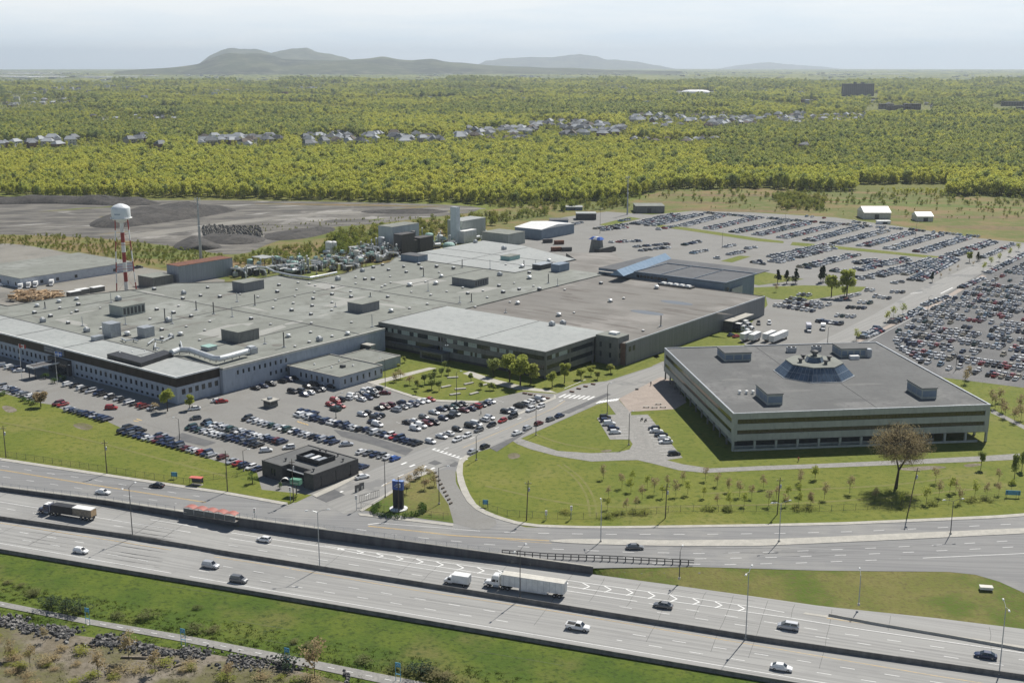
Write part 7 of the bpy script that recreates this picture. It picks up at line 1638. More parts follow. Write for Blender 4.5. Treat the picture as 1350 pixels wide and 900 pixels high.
# saplings on the right hand lawn, staked in loose rows
sap = [(233, 215), (262, 310), (300, 260), (238, 160), (370, 225), (450, 190), (420, 250), (540, 165), (675, 150), (665, 250), (745, 300), (745, 180), (820, 310), (815, 215), (878, 245), (905, 300), (950, 255), (1018, 195), (1165, 255), (1150, 300), (1095, 260), (1228, 300), (1240, 180), (1300, 300), (1325, 140), (70, 140), (100, 250), (95, 320), (180, 190), (205, 330), (330, 190), (500, 240), (1050, 300), (570, 230)]
for i, (x, y) in enumerate(sap):
    tree('bud' if i % 3 else 'sapling', 'staked bare sapling on the lawn between curved path and fence', 780 + x / 4.5, 600 + y / 4.5, rnd.uniform(3.8, 5.6), None, group='saplings on the right lawn', seed=1 + i % 4)
sap2 = [(15, 240), (85, 300), (165, 260), (110, 145), (315, 225), (465, 270), (770, 285), (845, 245), (825, 160), (910, 220), (945, 215), (965, 280), (1058, 240), (1130, 240), (1200, 235), (1275, 205), (1200, 160), (20, 160), (620, 300)]
for i, (x, y) in enumerate(sap2):
    tree('bud' if i % 3 else 'sapling', 'staked bare sapling on the lawn before the square office', 1050 + x / 4.5, 600 + y / 4.5, rnd.uniform(4.0, 5.8), None, group='saplings before the square office', seed=1 + i % 4)
for i, (x, y, h) in enumerate(((1293, 618, 6), (1337, 632, 9), (1347, 620, 7))): tree('dark', ('small dark slim tree beside path right of budding tree', 'tallest dark slim tree at the right edge lawn', 'dark slim tree at extreme right by the path')[i], x, y, h, 1.5, seed=1 + i)
for i, (x, y) in enumerate(((1312, 538), (1320, 543), (1325, 550), (1337, 556), (1346, 553), (1308, 532), (1317, 530), (1345, 540), (1275, 500), (1272, 506))):
    tree('bud', 'bare young tree on the verge behind the square office', x, y, 6, 2.2, group='young trees behind the square office', seed=1 + i % 4)
for i, (x, y) in enumerate(((800, 681), (815, 678), (838, 677), (850, 676), (935, 671), (960, 672), (1065, 670), (1050, 671), (1230, 664), (1280, 660), (1300, 659), (745, 676))):
    tree('shrub', 'rough low shrub growing along the foot fence', x, y, 1.3, 1.9, group='shrubs along the lawn fence', seed=1 + i % 3)
for x, y, h, l in ((333, 637, 4, 'round dark green bush left of the dark brick building'), (369, 644, 2.2, 'small round bush before the dark brick building'), (390, 658, 1.4, 'tiny bush beside the lamp arch at the drive corner')): tree('hedge', l, x, y, h, h * .55, nm='bush', cat='bush', seed=2)
for i, (x, y) in enumerate(((0, 522), (6, 520), (30, 528), (38, 531), (45, 533))): tree('hedge', 'low clipped dark bush along the left lawn by the cars', x, y, 1.6, 2.2, group='bushes by the left lawn cars', nm='bush', cat='bush', seed=1 + i % 3)
for i, (x, y) in enumerate(((541, 641), (550, 632), (556, 628), (567, 632), (573, 640), (560, 645), (536, 650))): tree('bud', 'spindly bare shrub on the triangular island', x, y, 3.8, 2.0, group='shrubs on the triangular island', seed=1 + i % 3)
tree('dark', 'dark bare leaning tree in a ring bed by the left car row', 54, 536, 6, 3.2, mat=lf_bud, seed=3)
for i, (x, y) in enumerate(((78, 500), (85, 502), (72, 505), (60, 499))): tree('hedge', 'dark shrub at the entrance bed of the long wing', x, y, 2.6, 2.2, group='shrubs by the wing entrance', nm='bush', cat='bush', seed=1 + i % 3)
# scrub along the cycle path bank
r0 = random.Random(9)
for i in range(44):
    x = r0.uniform(5, 960); yb = float(np.interp(x, [0, 350, 560, 960], [788, 852, 893, 980])); x2 = x; y = yb - abs(r0.gauss(0, 9)) - 2
    if y > 905 or noise.noise(Vector((x / 70, 3, 1))) < -.08: continue
    p = GL(x2, y); h = r0.uniform(.8, 1.8)
    tree('shrub', 'rough green shrub on the bank above the cycle path', 0, 0, h, h * 1.3, group='shrubs above the cycle path', loc=p, mat=lf_scrub, seed=1 + i % 4)
for x, y in ((68, 800), (87, 804), (106, 808), (378, 880), (555, 888)): tree('shrub', 'dark dense shrub hanging over edge of the cycle path', 0, 0, 3.2, 2.4, group='dark shrubs at the cycle path edge', loc=GL(x, y), mat=lf_dark, seed=2)
for x, y, h, l in ((130, 895, 7, 'bare brown tree on the river bank, left of three'), (170, 870, 7.5, 'bare brown tree on the river bank below the first blue gantry'), (205, 888, 6, 'bare brown tree on the river bank, right of three'), (415, 897, 10, 'tall leafless grey tree between path and stones'), (15, 870, 5, 'small leafless tree at the bottom left corner'), (40, 880, 5.5, 'thin leafless tree near bottom left corner'), (60, 846, 4, 'reddish small tree beside the stone bank'), (300, 900, 5, 'small yellowish tree at the bottom edge of bank')):
    tree('bud', l, 0, 0, h, h * .34, loc=GL(x, y), seed=1 + int(x) % 4)
for i in range(70):
    x = r0.uniform(-10, 420); y = r0.uniform(835, 915)
    if y < np.interp(x, [0, 350], [838, 885]): continue
    h = r0.uniform(.6, 1.8); tree('shrub', 'dry low shrub scattered on the brown river bank', 0, 0, h, h * 1.2, group='dry shrubs on the river bank', loc=GL(x, y), mat=(lf_bud if i % 2 else lf_shrub), seed=1 + i % 4)
# stones of the bank: the biggest one by one is past counting, so one mass
mb = MB()
for i in range(2300):
    x = r0.uniform(-20, 460); c = float(np.interp(x, [0, 60, 180, 300, 430], [816, 828, 848, 866, 888])); y = c + 3 + r0.gauss(0, 5) ; p = GL(x, y)
    if noise.noise(Vector((p.x / 9, p.y / 9, 1))) < -.18: continue
    s = r0.uniform(.15, .62) * (1.15 - .3 * (x > 250))
    vv = []; k = 6; a0 = r0.uniform(0, 6.28)
    rad = [s * r0.uniform(.7, 1.2) for _ in range(k)]
    low_ = [p + Vector((rad[j] * math.cos(a0 + j * 1.047), rad[j] * math.sin(a0 + j * 1.047), -.2)) for j in range(k)]
    hi_ = [p + Vector((rad[j] * .62 * math.cos(a0 + j * 1.047 + .2), rad[j] * .62 * math.sin(a0 + j * 1.047 + .2), s * r0.uniform(.6, 1.1))) for j in range(k)]
    mb.add(low_ + hi_, [tuple(range(k, 2 * k))] + [(j, (j + 1) % k, k + (j + 1) % k, k + j) for j in range(k)], 0 if r0.random() < .45 else 1)
stuff(mb.build('bank_stones', [rock_m, M('rock_dark', (.05, .05, .052), (.10, .10, .10), .6, .9)]), 'band of broken dark and pale rocks below the cycle path', 'rocks')
for i, (a, b) in enumerate((((160, 867), (218, 869)), ((230, 879), (256, 871)), ((107, 849), (127, 854)))):
    pa_, pb_ = GL(*a), GL(*b); t = thing('driftwood_log', ('long bleached log lying below the stones', 'short bleached log right of the long log', 'dark fallen log near the stones at left')[i], 'log', tuple(pa_)); MB().tube([(0, 0, .3), ((pb_ - pa_).x * .5, (pb_ - pa_).y * .5, .35), ((pb_ - pa_).x, (pb_ - pa_).y, .3)], [.28, .24, .12], 7).build('log', log_m if i < 2 else wood, t)
# hedge ring and pylon sign on the island
p = G(525.5, 671); t = thing('pylon_sign', 'black slab pylon sign with blue top on white round base', 'sign', tuple(p), R(-18))
MB().lathe([(2.6, .05), (2.6, .35), (2.4, .38)], 24).build('base', white, t)
for s in (-1, 1): MB().box(s * .8 - .72, s * .8 + .72, -.45, .45, .38, 6.0).build('slab', black_p, t)
hd_ = MB().box(-1.6, 1.6, -.5, .5, 6.01, 8.6).build('sign_head', M('sign_blue', (.05, .09, .27), (.07, .12, .33), 1.5, .5), t); MB().prism([(-1.7, -.6), (1.7, -.6), (1.7, .6), (-1.7, .6)], 8.61, 8.75).build('cap', M('pale_blue_cap', (.25, .35, .62)), t)
mb = MB()
for a, b in (((-.9, 7.0), (0, 7.9)), ((0, 7.9), (.9, 7.0)), ((-.5, 6.9), (.5, 6.9)), ((-.3, 7.4), (.3, 7.4))):
    mb.tube([(a[0], -.52, a[1]), (b[0], -.52, b[1])], .09, 4)
mb.build('emblem', offwhite, hd_)
hg = thing('hedge', 'clipped green hedge ring round the blue topped pylon sign', 'hedge', tuple(G(526, 673)))
c = G(526, 672); mb = MB(); rr = random.Random(2)
for a in np.linspace(R(150), R(390), 15):
    cc = Vector((7.2 * math.cos(a), 5.6 * math.sin(a), .8)); leaf_cloud(mb, [((cc.x, cc.y, .75), 1.05)], 130, .17, rr, None, 0, .85)
mb.build('foliage', lf_hedge, hg); tr_ = MB()
for a in np.linspace(R(150), R(390), 15): tr_.tube([(7.2 * math.cos(a), 5.6 * math.sin(a), 0), (7.2 * math.cos(a), 5.6 * math.sin(a), .9)], .05, 4)
stuff(tr_.build('stems', bark, hg)); del tr_

# ================================================================== LAMPS AND POLES
def up(px, py, ytop, low): 
    b = GL(px, py, 0) if low else G(px, py)
    lo, hi = 0, 60
    for _ in range(40):
        m_ = (lo + hi) / 2
        if proj(b.x, b.y, b.z + m_)[1] > ytop: lo = m_
        else: hi = m_
    return b, lo
def street_lamp(px, py, ytop, label, low=False, arms=2, rz=0.0, mat=galv, group=None, reach=2.4):
    b, H = up(px, py, ytop, low); t = thing('street_lamp', label, 'street lamp', tuple(b), rz, group)
    MB().tube([(0, 0, 0), (0, 0, H * .5), (0, 0, H - .5)], [.14, .11, .08], 8).build('pole', mat, t); MB().box(-.25, .25, -.25, .25, 0, .5).build('base', conc, t)
    am = MB().tube([(0, 0, H - .6), (reach * .5, 0, H - .12), (reach, 0, H)], .05, 5).mesh('arm', mat); hm_ = MB().frust((reach - .1, reach + .8, -.2, .2), (reach, reach + .6, -.12, .12), H - .05, H + .15).mesh('lamp_head', white)
    for k in range(arms): put('arm', am, t, None, math.pi * k); put('lamp_head', hm_, t, None, math.pi * k)
    return t
street_lamp(175, 708.5, 640, 'grey motorway median lamp pole just right of the blue lorry', True, 2, R(70), steel_d)
street_lamp(421.5, 749, 672, 'double armed median lamp on the motorway nearest the driveway junction', True, 2, HA + R(90) - R(60), galv)
street_lamp(685.6, 790, 722, 'median lamp standing in front of the white semi-trailer', True, 2, R(60), steel_d)
street_lamp(983, 842, 751, 'median lamp on motorway beside the last chevrons', True, 2, R(65)); street_lamp(1317, 890, 797, 'median lamp at the far bottom right of the motorway', True, 2, R(80))
street_lamp(1027, 714, 661, 'pale double lamp on concrete median below the leaning utility pole', False, 2, R(20)); street_lamp(1253, 704, 658, 'dark double lamp on the concrete median at right', False, 2, R(10), steel_d)
street_lamp(792, 714, 662, 'pale lamp pole at the start of the concrete median', False, 1, R(90)); street_lamp(1132, 797.5, 755, 'thin lamp pole on grass verge above the joining ramp', False, 1, R(80)); street_lamp(895.5, 763, 724, 'short thin pole by the end of the dark guard rail', False, 1, R(70), steel_d)
street_lamp(579, 664.5, 614, 'lamp with one arm on the curved drive side of island', False, 1, R(0), steel_d); street_lamp(443, 551, 519, 'dark lamp among the upper parking rows', False, 1, R(30), steel_d)
lot = [(237, 580, 550, 'dark lamp pole at the lawn side of the first rows'), (321.5, 621, 592, 'dark lamp pole in the last run of lawn edge cars'), (602, 529, 489, 'dark lamp pole at the courtyard kerb centre'), (628, 606.5, 573, 'dark lamp pole on the kerb at the street corner'), (706.6, 573.5, 532, 'dark lamp pole on the kerb beside the street cars'), (508, 510, 472, 'dark lamp pole at the courtyard path end'), (829, 586.5, 543, 'dark lamp pole between the two small lots'), (800.5, 545.5, 505.5, 'dark lamp pole left of the brick plaza'), (508, 655, 603, 'dark lamp pole left of the pylon sign'), (1221.7, 428, 390, 'tall lot lamp at the east lot entrance'), (1260, 488, 463, 'lot lamp deep in the front rows of east lot'), (1311, 385, 362, 'lot lamp by the upper edge of east lot'), (1091, 452, 430, 'lamp behind the right rear of square office'), (1207, 315, 294, 'lot lamp in the far right upper rows'), (952, 327, 305, 'lot lamp at the half empty apron'), (98, 499, 481, 'thin white lamp at the left yard in front of wing'), (1035, 300, 281, 'lot lamp among the far middle rows'), (791, 308, 276, 'thin lamp at the apron behind bright roof')]
for x, y, yt, l in lot: street_lamp(x, y, yt, l, False, 1, R(rnd.choice((0, 180, 45))), steel_d, None, 1.4)
def utility(px, py, ytop, label, lean=0.0, xform=True):
    b, H = up(px, py, ytop, False); t = thing('utility_pole', label, 'utility pole', tuple(b)); t.rotation_euler = (0, lean, rnd.uniform(-.1, .1))
    MB().tube([(0, 0, 0), (0, 0, H)], [.17, .11], 7).build('pole', wood, t); MB().box(-.9, .9, -.06, .06, H - 1.0, H - .85).build('crossarm', wood, t)
    if xform: MB().lathe([(.25, H - 3.2), (.25, H - 2.2), (.1, H - 2.1)], 8, (.35, 0)).build('transformer', galv, t)
    for s in (-.8, 0, .8): MB().tube([(s, 0, H - .85), (s, 0, H - .6)], .05, 5).build('insulator', white, t)
for x, y, yt, l, ln in ((8, 603, 561, 'dark utility pole at far left behind the lawn fence', 0), (141, 624, 580, 'dark utility pole on the left lawn edge with pale lamp', 0), (300, 648, 594, 'dark utility pole right of the small red shelter', 0), (387, 661, 605, 'dark utility pole in front of the dark brick building', 0), (526, 677, 628, 'thin dark pole rising directly before the pylon sign', 0), (694, 686, 633, 'dark pole at lower left of the right lawn', .04), (877, 683, 637, 'dark pole in the middle of right lawn fence', .02), (1024.5, 678, 629, 'dark pole on the right lawn above the pale median lamp', .03), (1196, 680, 616, 'leaning dark pole with white transformers right of budding tree', .13)): utility(x, y, yt, l, ln)
# shelters, signs, gates, flags, cabinets
a_, b_2 = G(243, 679.5), G(311, 690.5); d = b_2 - a_; rz = math.atan2(d.y, d.x); Lb = d.length
t = thing('bus_shelter', 'long bus shelter with five red canopies above the retaining wall', 'bus shelter', tuple(a_ + Vector((0, 1.6, .15))), rz)
MB().box(0, Lb, -.9, 1.3, 0, .1).build('floor', conc, t)
for i in range(5):
    x0, x1 = Lb * i / 5 + .08, Lb * (i + 1) / 5 - .08; mb = MB(); n = 8; pr = [(x0 + (x1 - x0) * j / n, 1.95 + .45 * math.sin(math.pi * j / n)) for j in range(n + 1)]
    mb.add([(x, y, z) for x, z in pr for y in (-1.0, 1.4)], [(2 * j, 2 * j + 1, 2 * j + 3, 2 * j + 2)[::-1] for j in range(n)]); mb.add([(x, y, z + .06) for x, z in pr for y in (-1.0, 1.4)], [(2 * j, 2 * j + 1, 2 * j + 3, 2 * j + 2)[::-1] for j in range(n)]); mb.build('canopy', M('dull_red', (.40, .15, .12), (.34, .12, .10), .8, .6), t)
    MB().box(x0, x1, -.88, -.84, .3, 1.8).build('glass_panel', M('shelter_glass', (.10, .11, .115), None, rough=.2), t)
for i in range(6):
    for y in (-.9, 1.25): MB().box(Lb * i / 5 - .05, Lb * i / 5 + .05, y - .04, y + .04, .1, 1.98).build('post', galv, t)
t = thing('waiting_shelter', 'small red roofed waiting shelter on the lawn beside service road', 'bus shelter', tuple(G(259, 639)), R(-12))
MB().box(-2, 2, -.8, 1, 2.3, 2.5).build('roof', redd, t); MB().box(-1.9, 1.9, -.7, .9, 0, .12).build('floor', conc, t); MB().box(-1.9, 1.9, .85, .9, .5, 2.2).build('glass_panel', M('shelter_glass', (.10, .11, .115)), t); MB().box(-1.4, 1.4, .3, .7, .4, .5).build('bench', wood, t)
for x in (-1.9, 1.82):
    for y in (-.7, .82): MB().box(x, x + .08, y, y + .08, .12, 2.3).build('post', rust_m, t)
for i, (x, y, l, w_) in enumerate(((230, 631, 'small blue notice board on posts inside the left lawn fence', 2.0), (640, 668, 'small blue notice board by the right end of curved drive', 1.6), (1335, 655.5, 'wide blue notice board at the right end of lawn', 4.2))):
    t = thing('notice_board', l, 'sign', tuple(G(x, y)), R(-8)); MB().box(-w_ / 2, w_ / 2, -.05, .05, .8, 2.2).build('board', cyan_p, t)
    for s in (-1, 1): MB().box(s * w_ * .4 - .05, s * w_ * .4 + .05, -.12, -.051, 0, 2.2).build('post', steel_d, t)
t = thing('utility_box', 'white flat utility box on the grass beside the right slip road', 'utility box', tuple(G(1300, 775.5)), R(-10)); MB().box(-1.5, 1.5, -.8, .8, 0, .55).build('cabinet', white, t); MB().box(-1.55, 1.55, -.85, .85, .551, .65).build('lid', offwhite, t)
for x, y, ml, l in ((29, 500, 0, 'red and white flag on pole before the long wing entrance'), (76, 507, 1, 'blue and white flag on pole right of wing entrance')):
    b, H = up(x, y, 453 if ml == 0 else 463, False); t = thing('flagpole', l, 'flag', tuple(b)); MB().tube([(0, 0, 0), (0, 0, H)], [.09, .05], 6).build('pole', white, t)
    fl = MB(); n = 8
    for j in range(n):
        x0, x1 = .1 + 2.6 * j / n, .1 + 2.6 * (j + 1) / n; y0, y1 = .25 * math.sin(j * 1.1), .25 * math.sin((j + 1) * 1.1); dz = -.5 * j / n
        mi = (1 if 2 <= j < 6 else 0) if ml == 0 else 0
        fl.add([(x0, y0, H - 1.7 + dz), (x1, y1, H - 1.7 + dz), (x1, y1, H - .1 + dz), (x0, y0, H - .1 + dz)], [(0, 1, 2, 3)], mi)
        if ml == 1 and j in (1, 6): fl.add([(x0 + .08, y0 - .03, H - 1.35 + dz), (x1 - .05, y1 - .03, H - 1.35 + dz), (x1 - .05, y1 - .03, H - 1.1 + dz), (x0 + .08, y0 - .03, H - 1.1 + dz)], [(0, 1, 2, 3)], 1); fl.add([(x0 + .08, y0 - .03, H - .7 + dz), (x1 - .05, y1 - .03, H - .7 + dz), (x1 - .05, y1 - .03, H - .4 + dz), (x0 + .08, y0 - .03, H - .4 + dz)], [(0, 1, 2, 3)], 1)
    if ml == 0: fl.add([(1.05, -.35, H - 1.4), (1.75, -.35, H - 1.4), (1.75, -.3, H - .7), (1.05, -.3, H - .7)], [(0, 1, 2, 3)], 0)
    else: fl.add([(1.25, -.32, H - 1.95), (1.55, -.32, H - 1.95), (1.55, -.32, H - .2), (1.25, -.32, H - .2)], [(0, 1, 2, 3)], 1); fl.add([(.1, -.34, H - 1.15), (2.7, -.34, H - 1.45), (2.7, -.34, H - 1.15), (.1, -.34, H - .85)], [(0, 1, 2, 3)], 1)
    fl.build('flag', [red if ml == 0 else blue_p, white], t)
t = works('entrance_canopy', 'white framed entrance canopy reaching out from the long wing', 'canopy', -78, -13); MB().box(-2.5, 2.5, 0, 11.3, 4.6, 4.9).build('roof', wall_dark, t)
mb = MB(); mb.box(-2.8, -2.51, 0, 11.3, 4.5, 5.1); mb.build('edge_beam', white, t); MB().box(2.51, 2.8, 0, 11.3, 4.5, 5.1).build('edge_beam', white, t); MB().box(-2.5, 2.5, -.3, -.01, 4.5, 5.1).build('edge_beam', white, t)
for x in (-2.3, 2.1): MB().box(x, x + .3, .4, .7, 0, 4.59).build('post', steel_d, t)
def gantry(px, py, label):
    t = thing('path_gantry', label, 'sign', tuple(GL(px, py)), R(-20))
    for s in (-.55, .55): MB().tube([(s, 0, 0), (s, 0, 3.2)], .06, 6).build('post', cyan_p, t)
    MB().box(-.6, .6, -.05, .05, 3.2, 4.2).build('sign_board', cyan_p, t); MB().box(-.62, .62, -.07, .07, 1.5, 1.62).build('crossbar', cyan_p, t); MB().lathe([(.28, 0), (.3, .05)], 8, (0, -.0)).build('footing', conc, t)
    mb = MB(); mb.tube([(-.25, -.07, 3.5), (-.05, -.07, 3.9), (.25, -.07, 3.5)], .04, 4); mb.build('symbol', white, t)
gantry(116, 823, 'sky blue post sign beside the cycle path, leftmost'); gantry(242, 851, 'sky blue post sign by the cycle path, second from left'); gantry(379, 877, 'sky blue post sign beside the tall leafless tree'); gantry(525, 897, 'sky blue post sign at the bottom end of cycle path')
# gates by the drive
for i, (x, y, l) in enumerate(((471, 648, 'grey barrier gate post unit on the driveway, left one'), (477, 645, 'grey barrier gate post unit on driveway, right one'))):
    t = thing('gate_unit', l, 'gate', tuple(G(x, y)), R(40)); MB().box(-.8, .8, -.1, .1, 0, 2.2).build('frame', conc_d, t); MB().box(-.3, .3, -.3, .3, 0, 1.2).build('cabinet', offwhite, t)
t = thing('sliding_gate', 'open dark metal gate leaf beside the driveway and island', 'gate', tuple(G(487, 658)), R(42))
for x in np.linspace(-3.5, 3.5, 12): MB().box(x - .03, x + .03, -.03, .03, .1, 2).build('bar', steel_d, t)
MB().box(-3.6, 3.6, -.05, .05, 2.0, 2.1).build('rail', steel_d, t); MB().box(-3.6, 3.6, -.05, .05, .05, .1).build('rail', steel_d, t)
def traffic_light(px, py, yt, label, low=False):
    b, H = up(px, py, yt, low); t = thing('traffic_signal', label, 'traffic light', tuple(b)); MB().tube([(0, 0, 0), (0, 0, H)], .09, 6).build('pole', galv, t); MB().box(-.3, .3, -.25, .1, H - 1.4, H - .1).build('signal_head', white, t)
    for z, m_ in ((H - .4, red), (H - .75, paint_y), (H - 1.1, green_p)): MB().box(-.12, .12, -.29, -.251, z - .1, z + .1).build('lens', m_, t)
traffic_light(383, 661.5, 641, 'small traffic signal at lawn corner by the driveway mouth'); traffic_light(336, 682, 669, 'traffic signal on the parapet walk opposite the driveway'); traffic_light(470, 673, 652, 'traffic signal at the right corner of the driveway mouth'); traffic_light(1000 - 247, 684, 666, 'pale signal cabinet pole at the foot of the right lawn'); traffic_light(1001 - 281, 685, 672, 'dark short signal at the foot of right lawn')
# bollard stones along the kerbs
for i in range(9):
    x, y = 573.5 + i * 2.6, 624 + i * 5.0
    t = thing('kerb_block', 'small dark block in a row along the curved drive edge', 'bollard', tuple(G(x, y)), R(60), 'kerb blocks along the curved drive'); MB().box(-.6, .6, -.25, .25, 0, .45).build('block', wood, t)
for i, (x, y) in enumerate(((692, 519), (699, 520.5), (707, 522), (715, 523.5), (722, 525.5), (754, 517), (763, 513), (772, 510), (782, 507))):
    t = thing('kerb_block', 'brown planter block by the head of the main lot', 'bollard', tuple(G(x, y)), R(-30), 'planter blocks at the lot head'); MB().box(-.9, .9, -.35, .35, 0, .55).build('block', brick_r, t)
for i, (x, y) in enumerate(((852, 537), (863, 537.5), (874, 537), (868, 533))):
    t = thing('plaza_bench', 'pale stone bench at the lower edge of the brick plaza', 'bench', tuple(G(x, y, .07)), R(0), 'benches on the plaza'); MB().box(-1.2, 1.2, -.3, .3, .35, .5).build('seat', conc, t); MB().box(-1, -.7, -.25, .25, 0, .349).build('leg', conc_d, t); MB().box(.7, 1, -.25, .25, 0, .349).build('leg', conc_d, t)
def person(px, py, shirt, trousers, label, z=.07):
    b = G(px, py, z); t = thing('person', label, 'person', tuple(b), rnd.uniform(0, 6)); sk = M('skin', (.45, .28, .2))
    mb = MB(); mb.tube([(0, .02, .86), (0, 0, 1.05), (0, 0, 1.35), (0, 0, 1.46), (0, 0, 1.52)], [.15, .14, .19, .10, .055], 8)
    for s in (-1, 1): mb.tube([(.2 * s, 0, 1.42), (.26 * s, .05, 1.12), (.24 * s, .14, .86)], [.055, .045, .035], 6); mb.tube([(.09 * s, 0, .9), (.1 * s, .08 * s, .5), (.1 * s, .05 * s, .06)], [.09, .065, .045], 6); mb.tube([(.1 * s, .03 * s, .04), (.1 * s, .03 * s + .18, .03)], [.05, .035], 5)
    mb.lathe([(.05, 1.5), (.09, 1.58), (.1, 1.66), (.08, 1.74), (.03, 1.78)], 10); o = mb.build('body', [sk], t)
    mb = MB(); mb.tube([(0, .02, .84), (0, 0, 1.05), (0, 0, 1.35), (0, 0, 1.47)], [.165, .155, .205, .12], 8)
    for s in (-1, 1): mb.tube([(.19 * s, 0, 1.43), (.26 * s, .05, 1.12)], [.075, .06], 6)
    mb.build('shirt', shirt, t); mb = MB(); 
    for s in (-1, 1): mb.tube([(.08 * s, 0, .92), (.1 * s, .08 * s, .5), (.1 * s, .05 * s, .1)], [.11, .08, .06], 6)
    mb.build('trousers', trousers, t); MB().lathe([(.1, 1.68), (.095, 1.75), (.03, 1.8)], 8).build('hair', black, t)
person(858, 508, black_p, steel_d, 'person in dark clothes standing on the plaza', .07); person(1052.5, 608, redd, steel_d, 'person in reddish top standing on grass by the path', .01); person(634, 546, offwhite, steel_d, 'person walking between the parked rows in the lot', .03)
t = thing('fallen_bin', 'small dark bin lying on the brick plaza', 'bin', tuple(G(840, 513.5, .07))); MB().box(-.7, .5, -.3, .3, 0, .5).build('bin', steel_d, t)
for i, (x, y) in enumerate(((846, 554), (851, 555.5))): t = thing('motorcycle', ('left','right')[i] + ' one of two dark motorcycles parked in the small lot', 'motorcycle', tuple(G(x, y, .06)), R(60)); MB().box(-.6, .5, -.13, .13, .45, .9).build('frame', black_p, t); [put('wheel', WM, t, (q, 0, .33)) for q in (-.7, .7)]; MB().tube([(.5, -.35, 1.05), (.5, .35, 1.05)], .03, 5).build('handlebar', steel_d, t)

# ================================================================== FAR WOODS (geometry nodes instances)
def scatter(name, points, variants, label, cat, mats=None):
    """points: list of (x,y,z,scale)"""
    coll = bpy.data.collections.new(name + '_kinds')
    for v in variants: coll.objects.link(v)
    me = bpy.data.meshes.new(name); n = len(points); arr = np.array(points, dtype=np.float32)
    me.vertices.add(n); me.vertices.foreach_set('co', arr[:, :3].ravel())
    at = me.attributes.new('tree_scale', 'FLOAT', 'POINT'); at.data.foreach_set('value', arr[:, 3])
    o = bpy.data.objects.new(name, me); C.objects.link(o)
    ng = bpy.data.node_groups.new(name, 'GeometryNodeTree'); ng.interface.new_socket('Geometry', in_out='INPUT', socket_type='NodeSocketGeometry'); ng.interface.new_socket('Geometry', in_out='OUTPUT', socket_type='NodeSocketGeometry')
    N = ng.nodes; l = ng.links.new; gi = N.new('NodeGroupInput'); go = N.new('NodeGroupOutput'); ip = N.new('GeometryNodeInstanceOnPoints'); ci = N.new('GeometryNodeCollectionInfo')
    ci.inputs['Collection'].default_value = coll; ci.inputs['Separate Children'].default_value = True; ci.inputs['Reset Children'].default_value = True
    rv = N.new('FunctionNodeRandomValue'); rv.data_type = 'FLOAT_VECTOR'; rv.inputs[0].default_value = (0, 0, 0); rv.inputs[1].default_value = (0, 0, 6.283)
    ri = N.new('FunctionNodeRandomValue'); ri.data_type = 'INT'; ri.inputs[4].default_value = 0; ri.inputs[5].default_value = len(variants) - 1
    na = N.new('GeometryNodeInputNamedAttribute'); na.data_type = 'FLOAT'; na.inputs[0].default_value = 'tree_scale'
    m2p = N.new('GeometryNodeMeshToPoints')
    l(gi.outputs[0], m2p.inputs[0]); l(m2p.outputs[0], ip.inputs['Points']); l(ci.outputs[0], ip.inputs['Instance']); ip.inputs['Pick Instance'].default_value = True
    l(ri.outputs[2], ip.inputs['Instance Index']); l(rv.outputs[0], ip.inputs['Rotation']); l(na.outputs[0], ip.inputs['Scale']); l(ip.outputs[0], go.inputs[0])
    mod = o.modifiers.new('scatter', 'NODES'); mod.node_group = ng
    return stuff(o, label, cat)
def variant(i, mat, h, r, n, size, lobes=8, base=.3, seed=0, trunk=True):
    cm, cs = crown_mesh('crown_kind', h, r, n, size, mat, 500 + i * 13 + seed, lobes, base)
    if trunk:
        bm = MB(); bm.v = [tuple(v.co) for v in cm.vertices]; bm.f = [tuple(p.vertices) for p in cm.polygons]; bm.m = [0] * len(bm.f)
        tb = MB().tube([(0, 0, 0), (0, 0, h * .75)], [.25, .1], 4); bm.add(tb.v, tb.f, 1); cm = bm.mesh('crown_kind', [mat, bark])
    return bpy.data.objects.new('wood_tree_kind', cm)
r0 = random.Random(31)
HB1 = [(-60, 197, 130, 191, 9), (140, 192, 190, 188, 6), (195, 197, 215, 200, 5), (262, 190, 345, 190, 12), (350, 189, 372, 187, 9), (398, 192, 450, 186, 14), (450, 188, 585, 186, 11), (600, 186, 640, 183, 7), (615, 178, 705, 177, 10), (700, 167, 800, 172, 12), (740, 178, 830, 175, 12), (830, 160, 960, 158, 10), (900, 168, 1060, 157, 10), (1030, 163, 1140, 155, 8), (920, 187, 950, 186, 4), (830, 188, 920, 189, 4), (1045, 197, 1065, 196, 3), (860, 168, 1000, 163, 6), (960, 160, 1090, 156, 6), (640, 186, 700, 184, 4), (-40, 140, 100, 134, 8), (20, 128, 60, 126, 4), (120, 158, 232, 159, 5), (1150, 138, 1230, 142, 6)]
def in_town(px, py):
    for x0, y0, x1, y1, hh in HB1:
        if x0 - 4 <= px <= x1 + 4:
            yc = y0 + (y1 - y0) * (px - x0) / (x1 - x0)
            dy = py - yc
            if abs(dy) < hh * .55: return 1
            if 0 < dy < hh * .55 + (10 if yc > 150 else 4): return 2
    return 0
CLR = [(1188, 248, 60, 5), (917, 124, 26, 3.5), (1132, 127, 26, 3.5), (1067, 135, 14, 2.5), (1185, 145, 45, 4), (1335, 143, 30, 5), (60, 108, 90, 2.2)]
woodA = []; woodB = []; woodC = []
def field(x, y, s): return noise.noise(Vector((x * s, y * s, 2.3)))
r = 1080.0
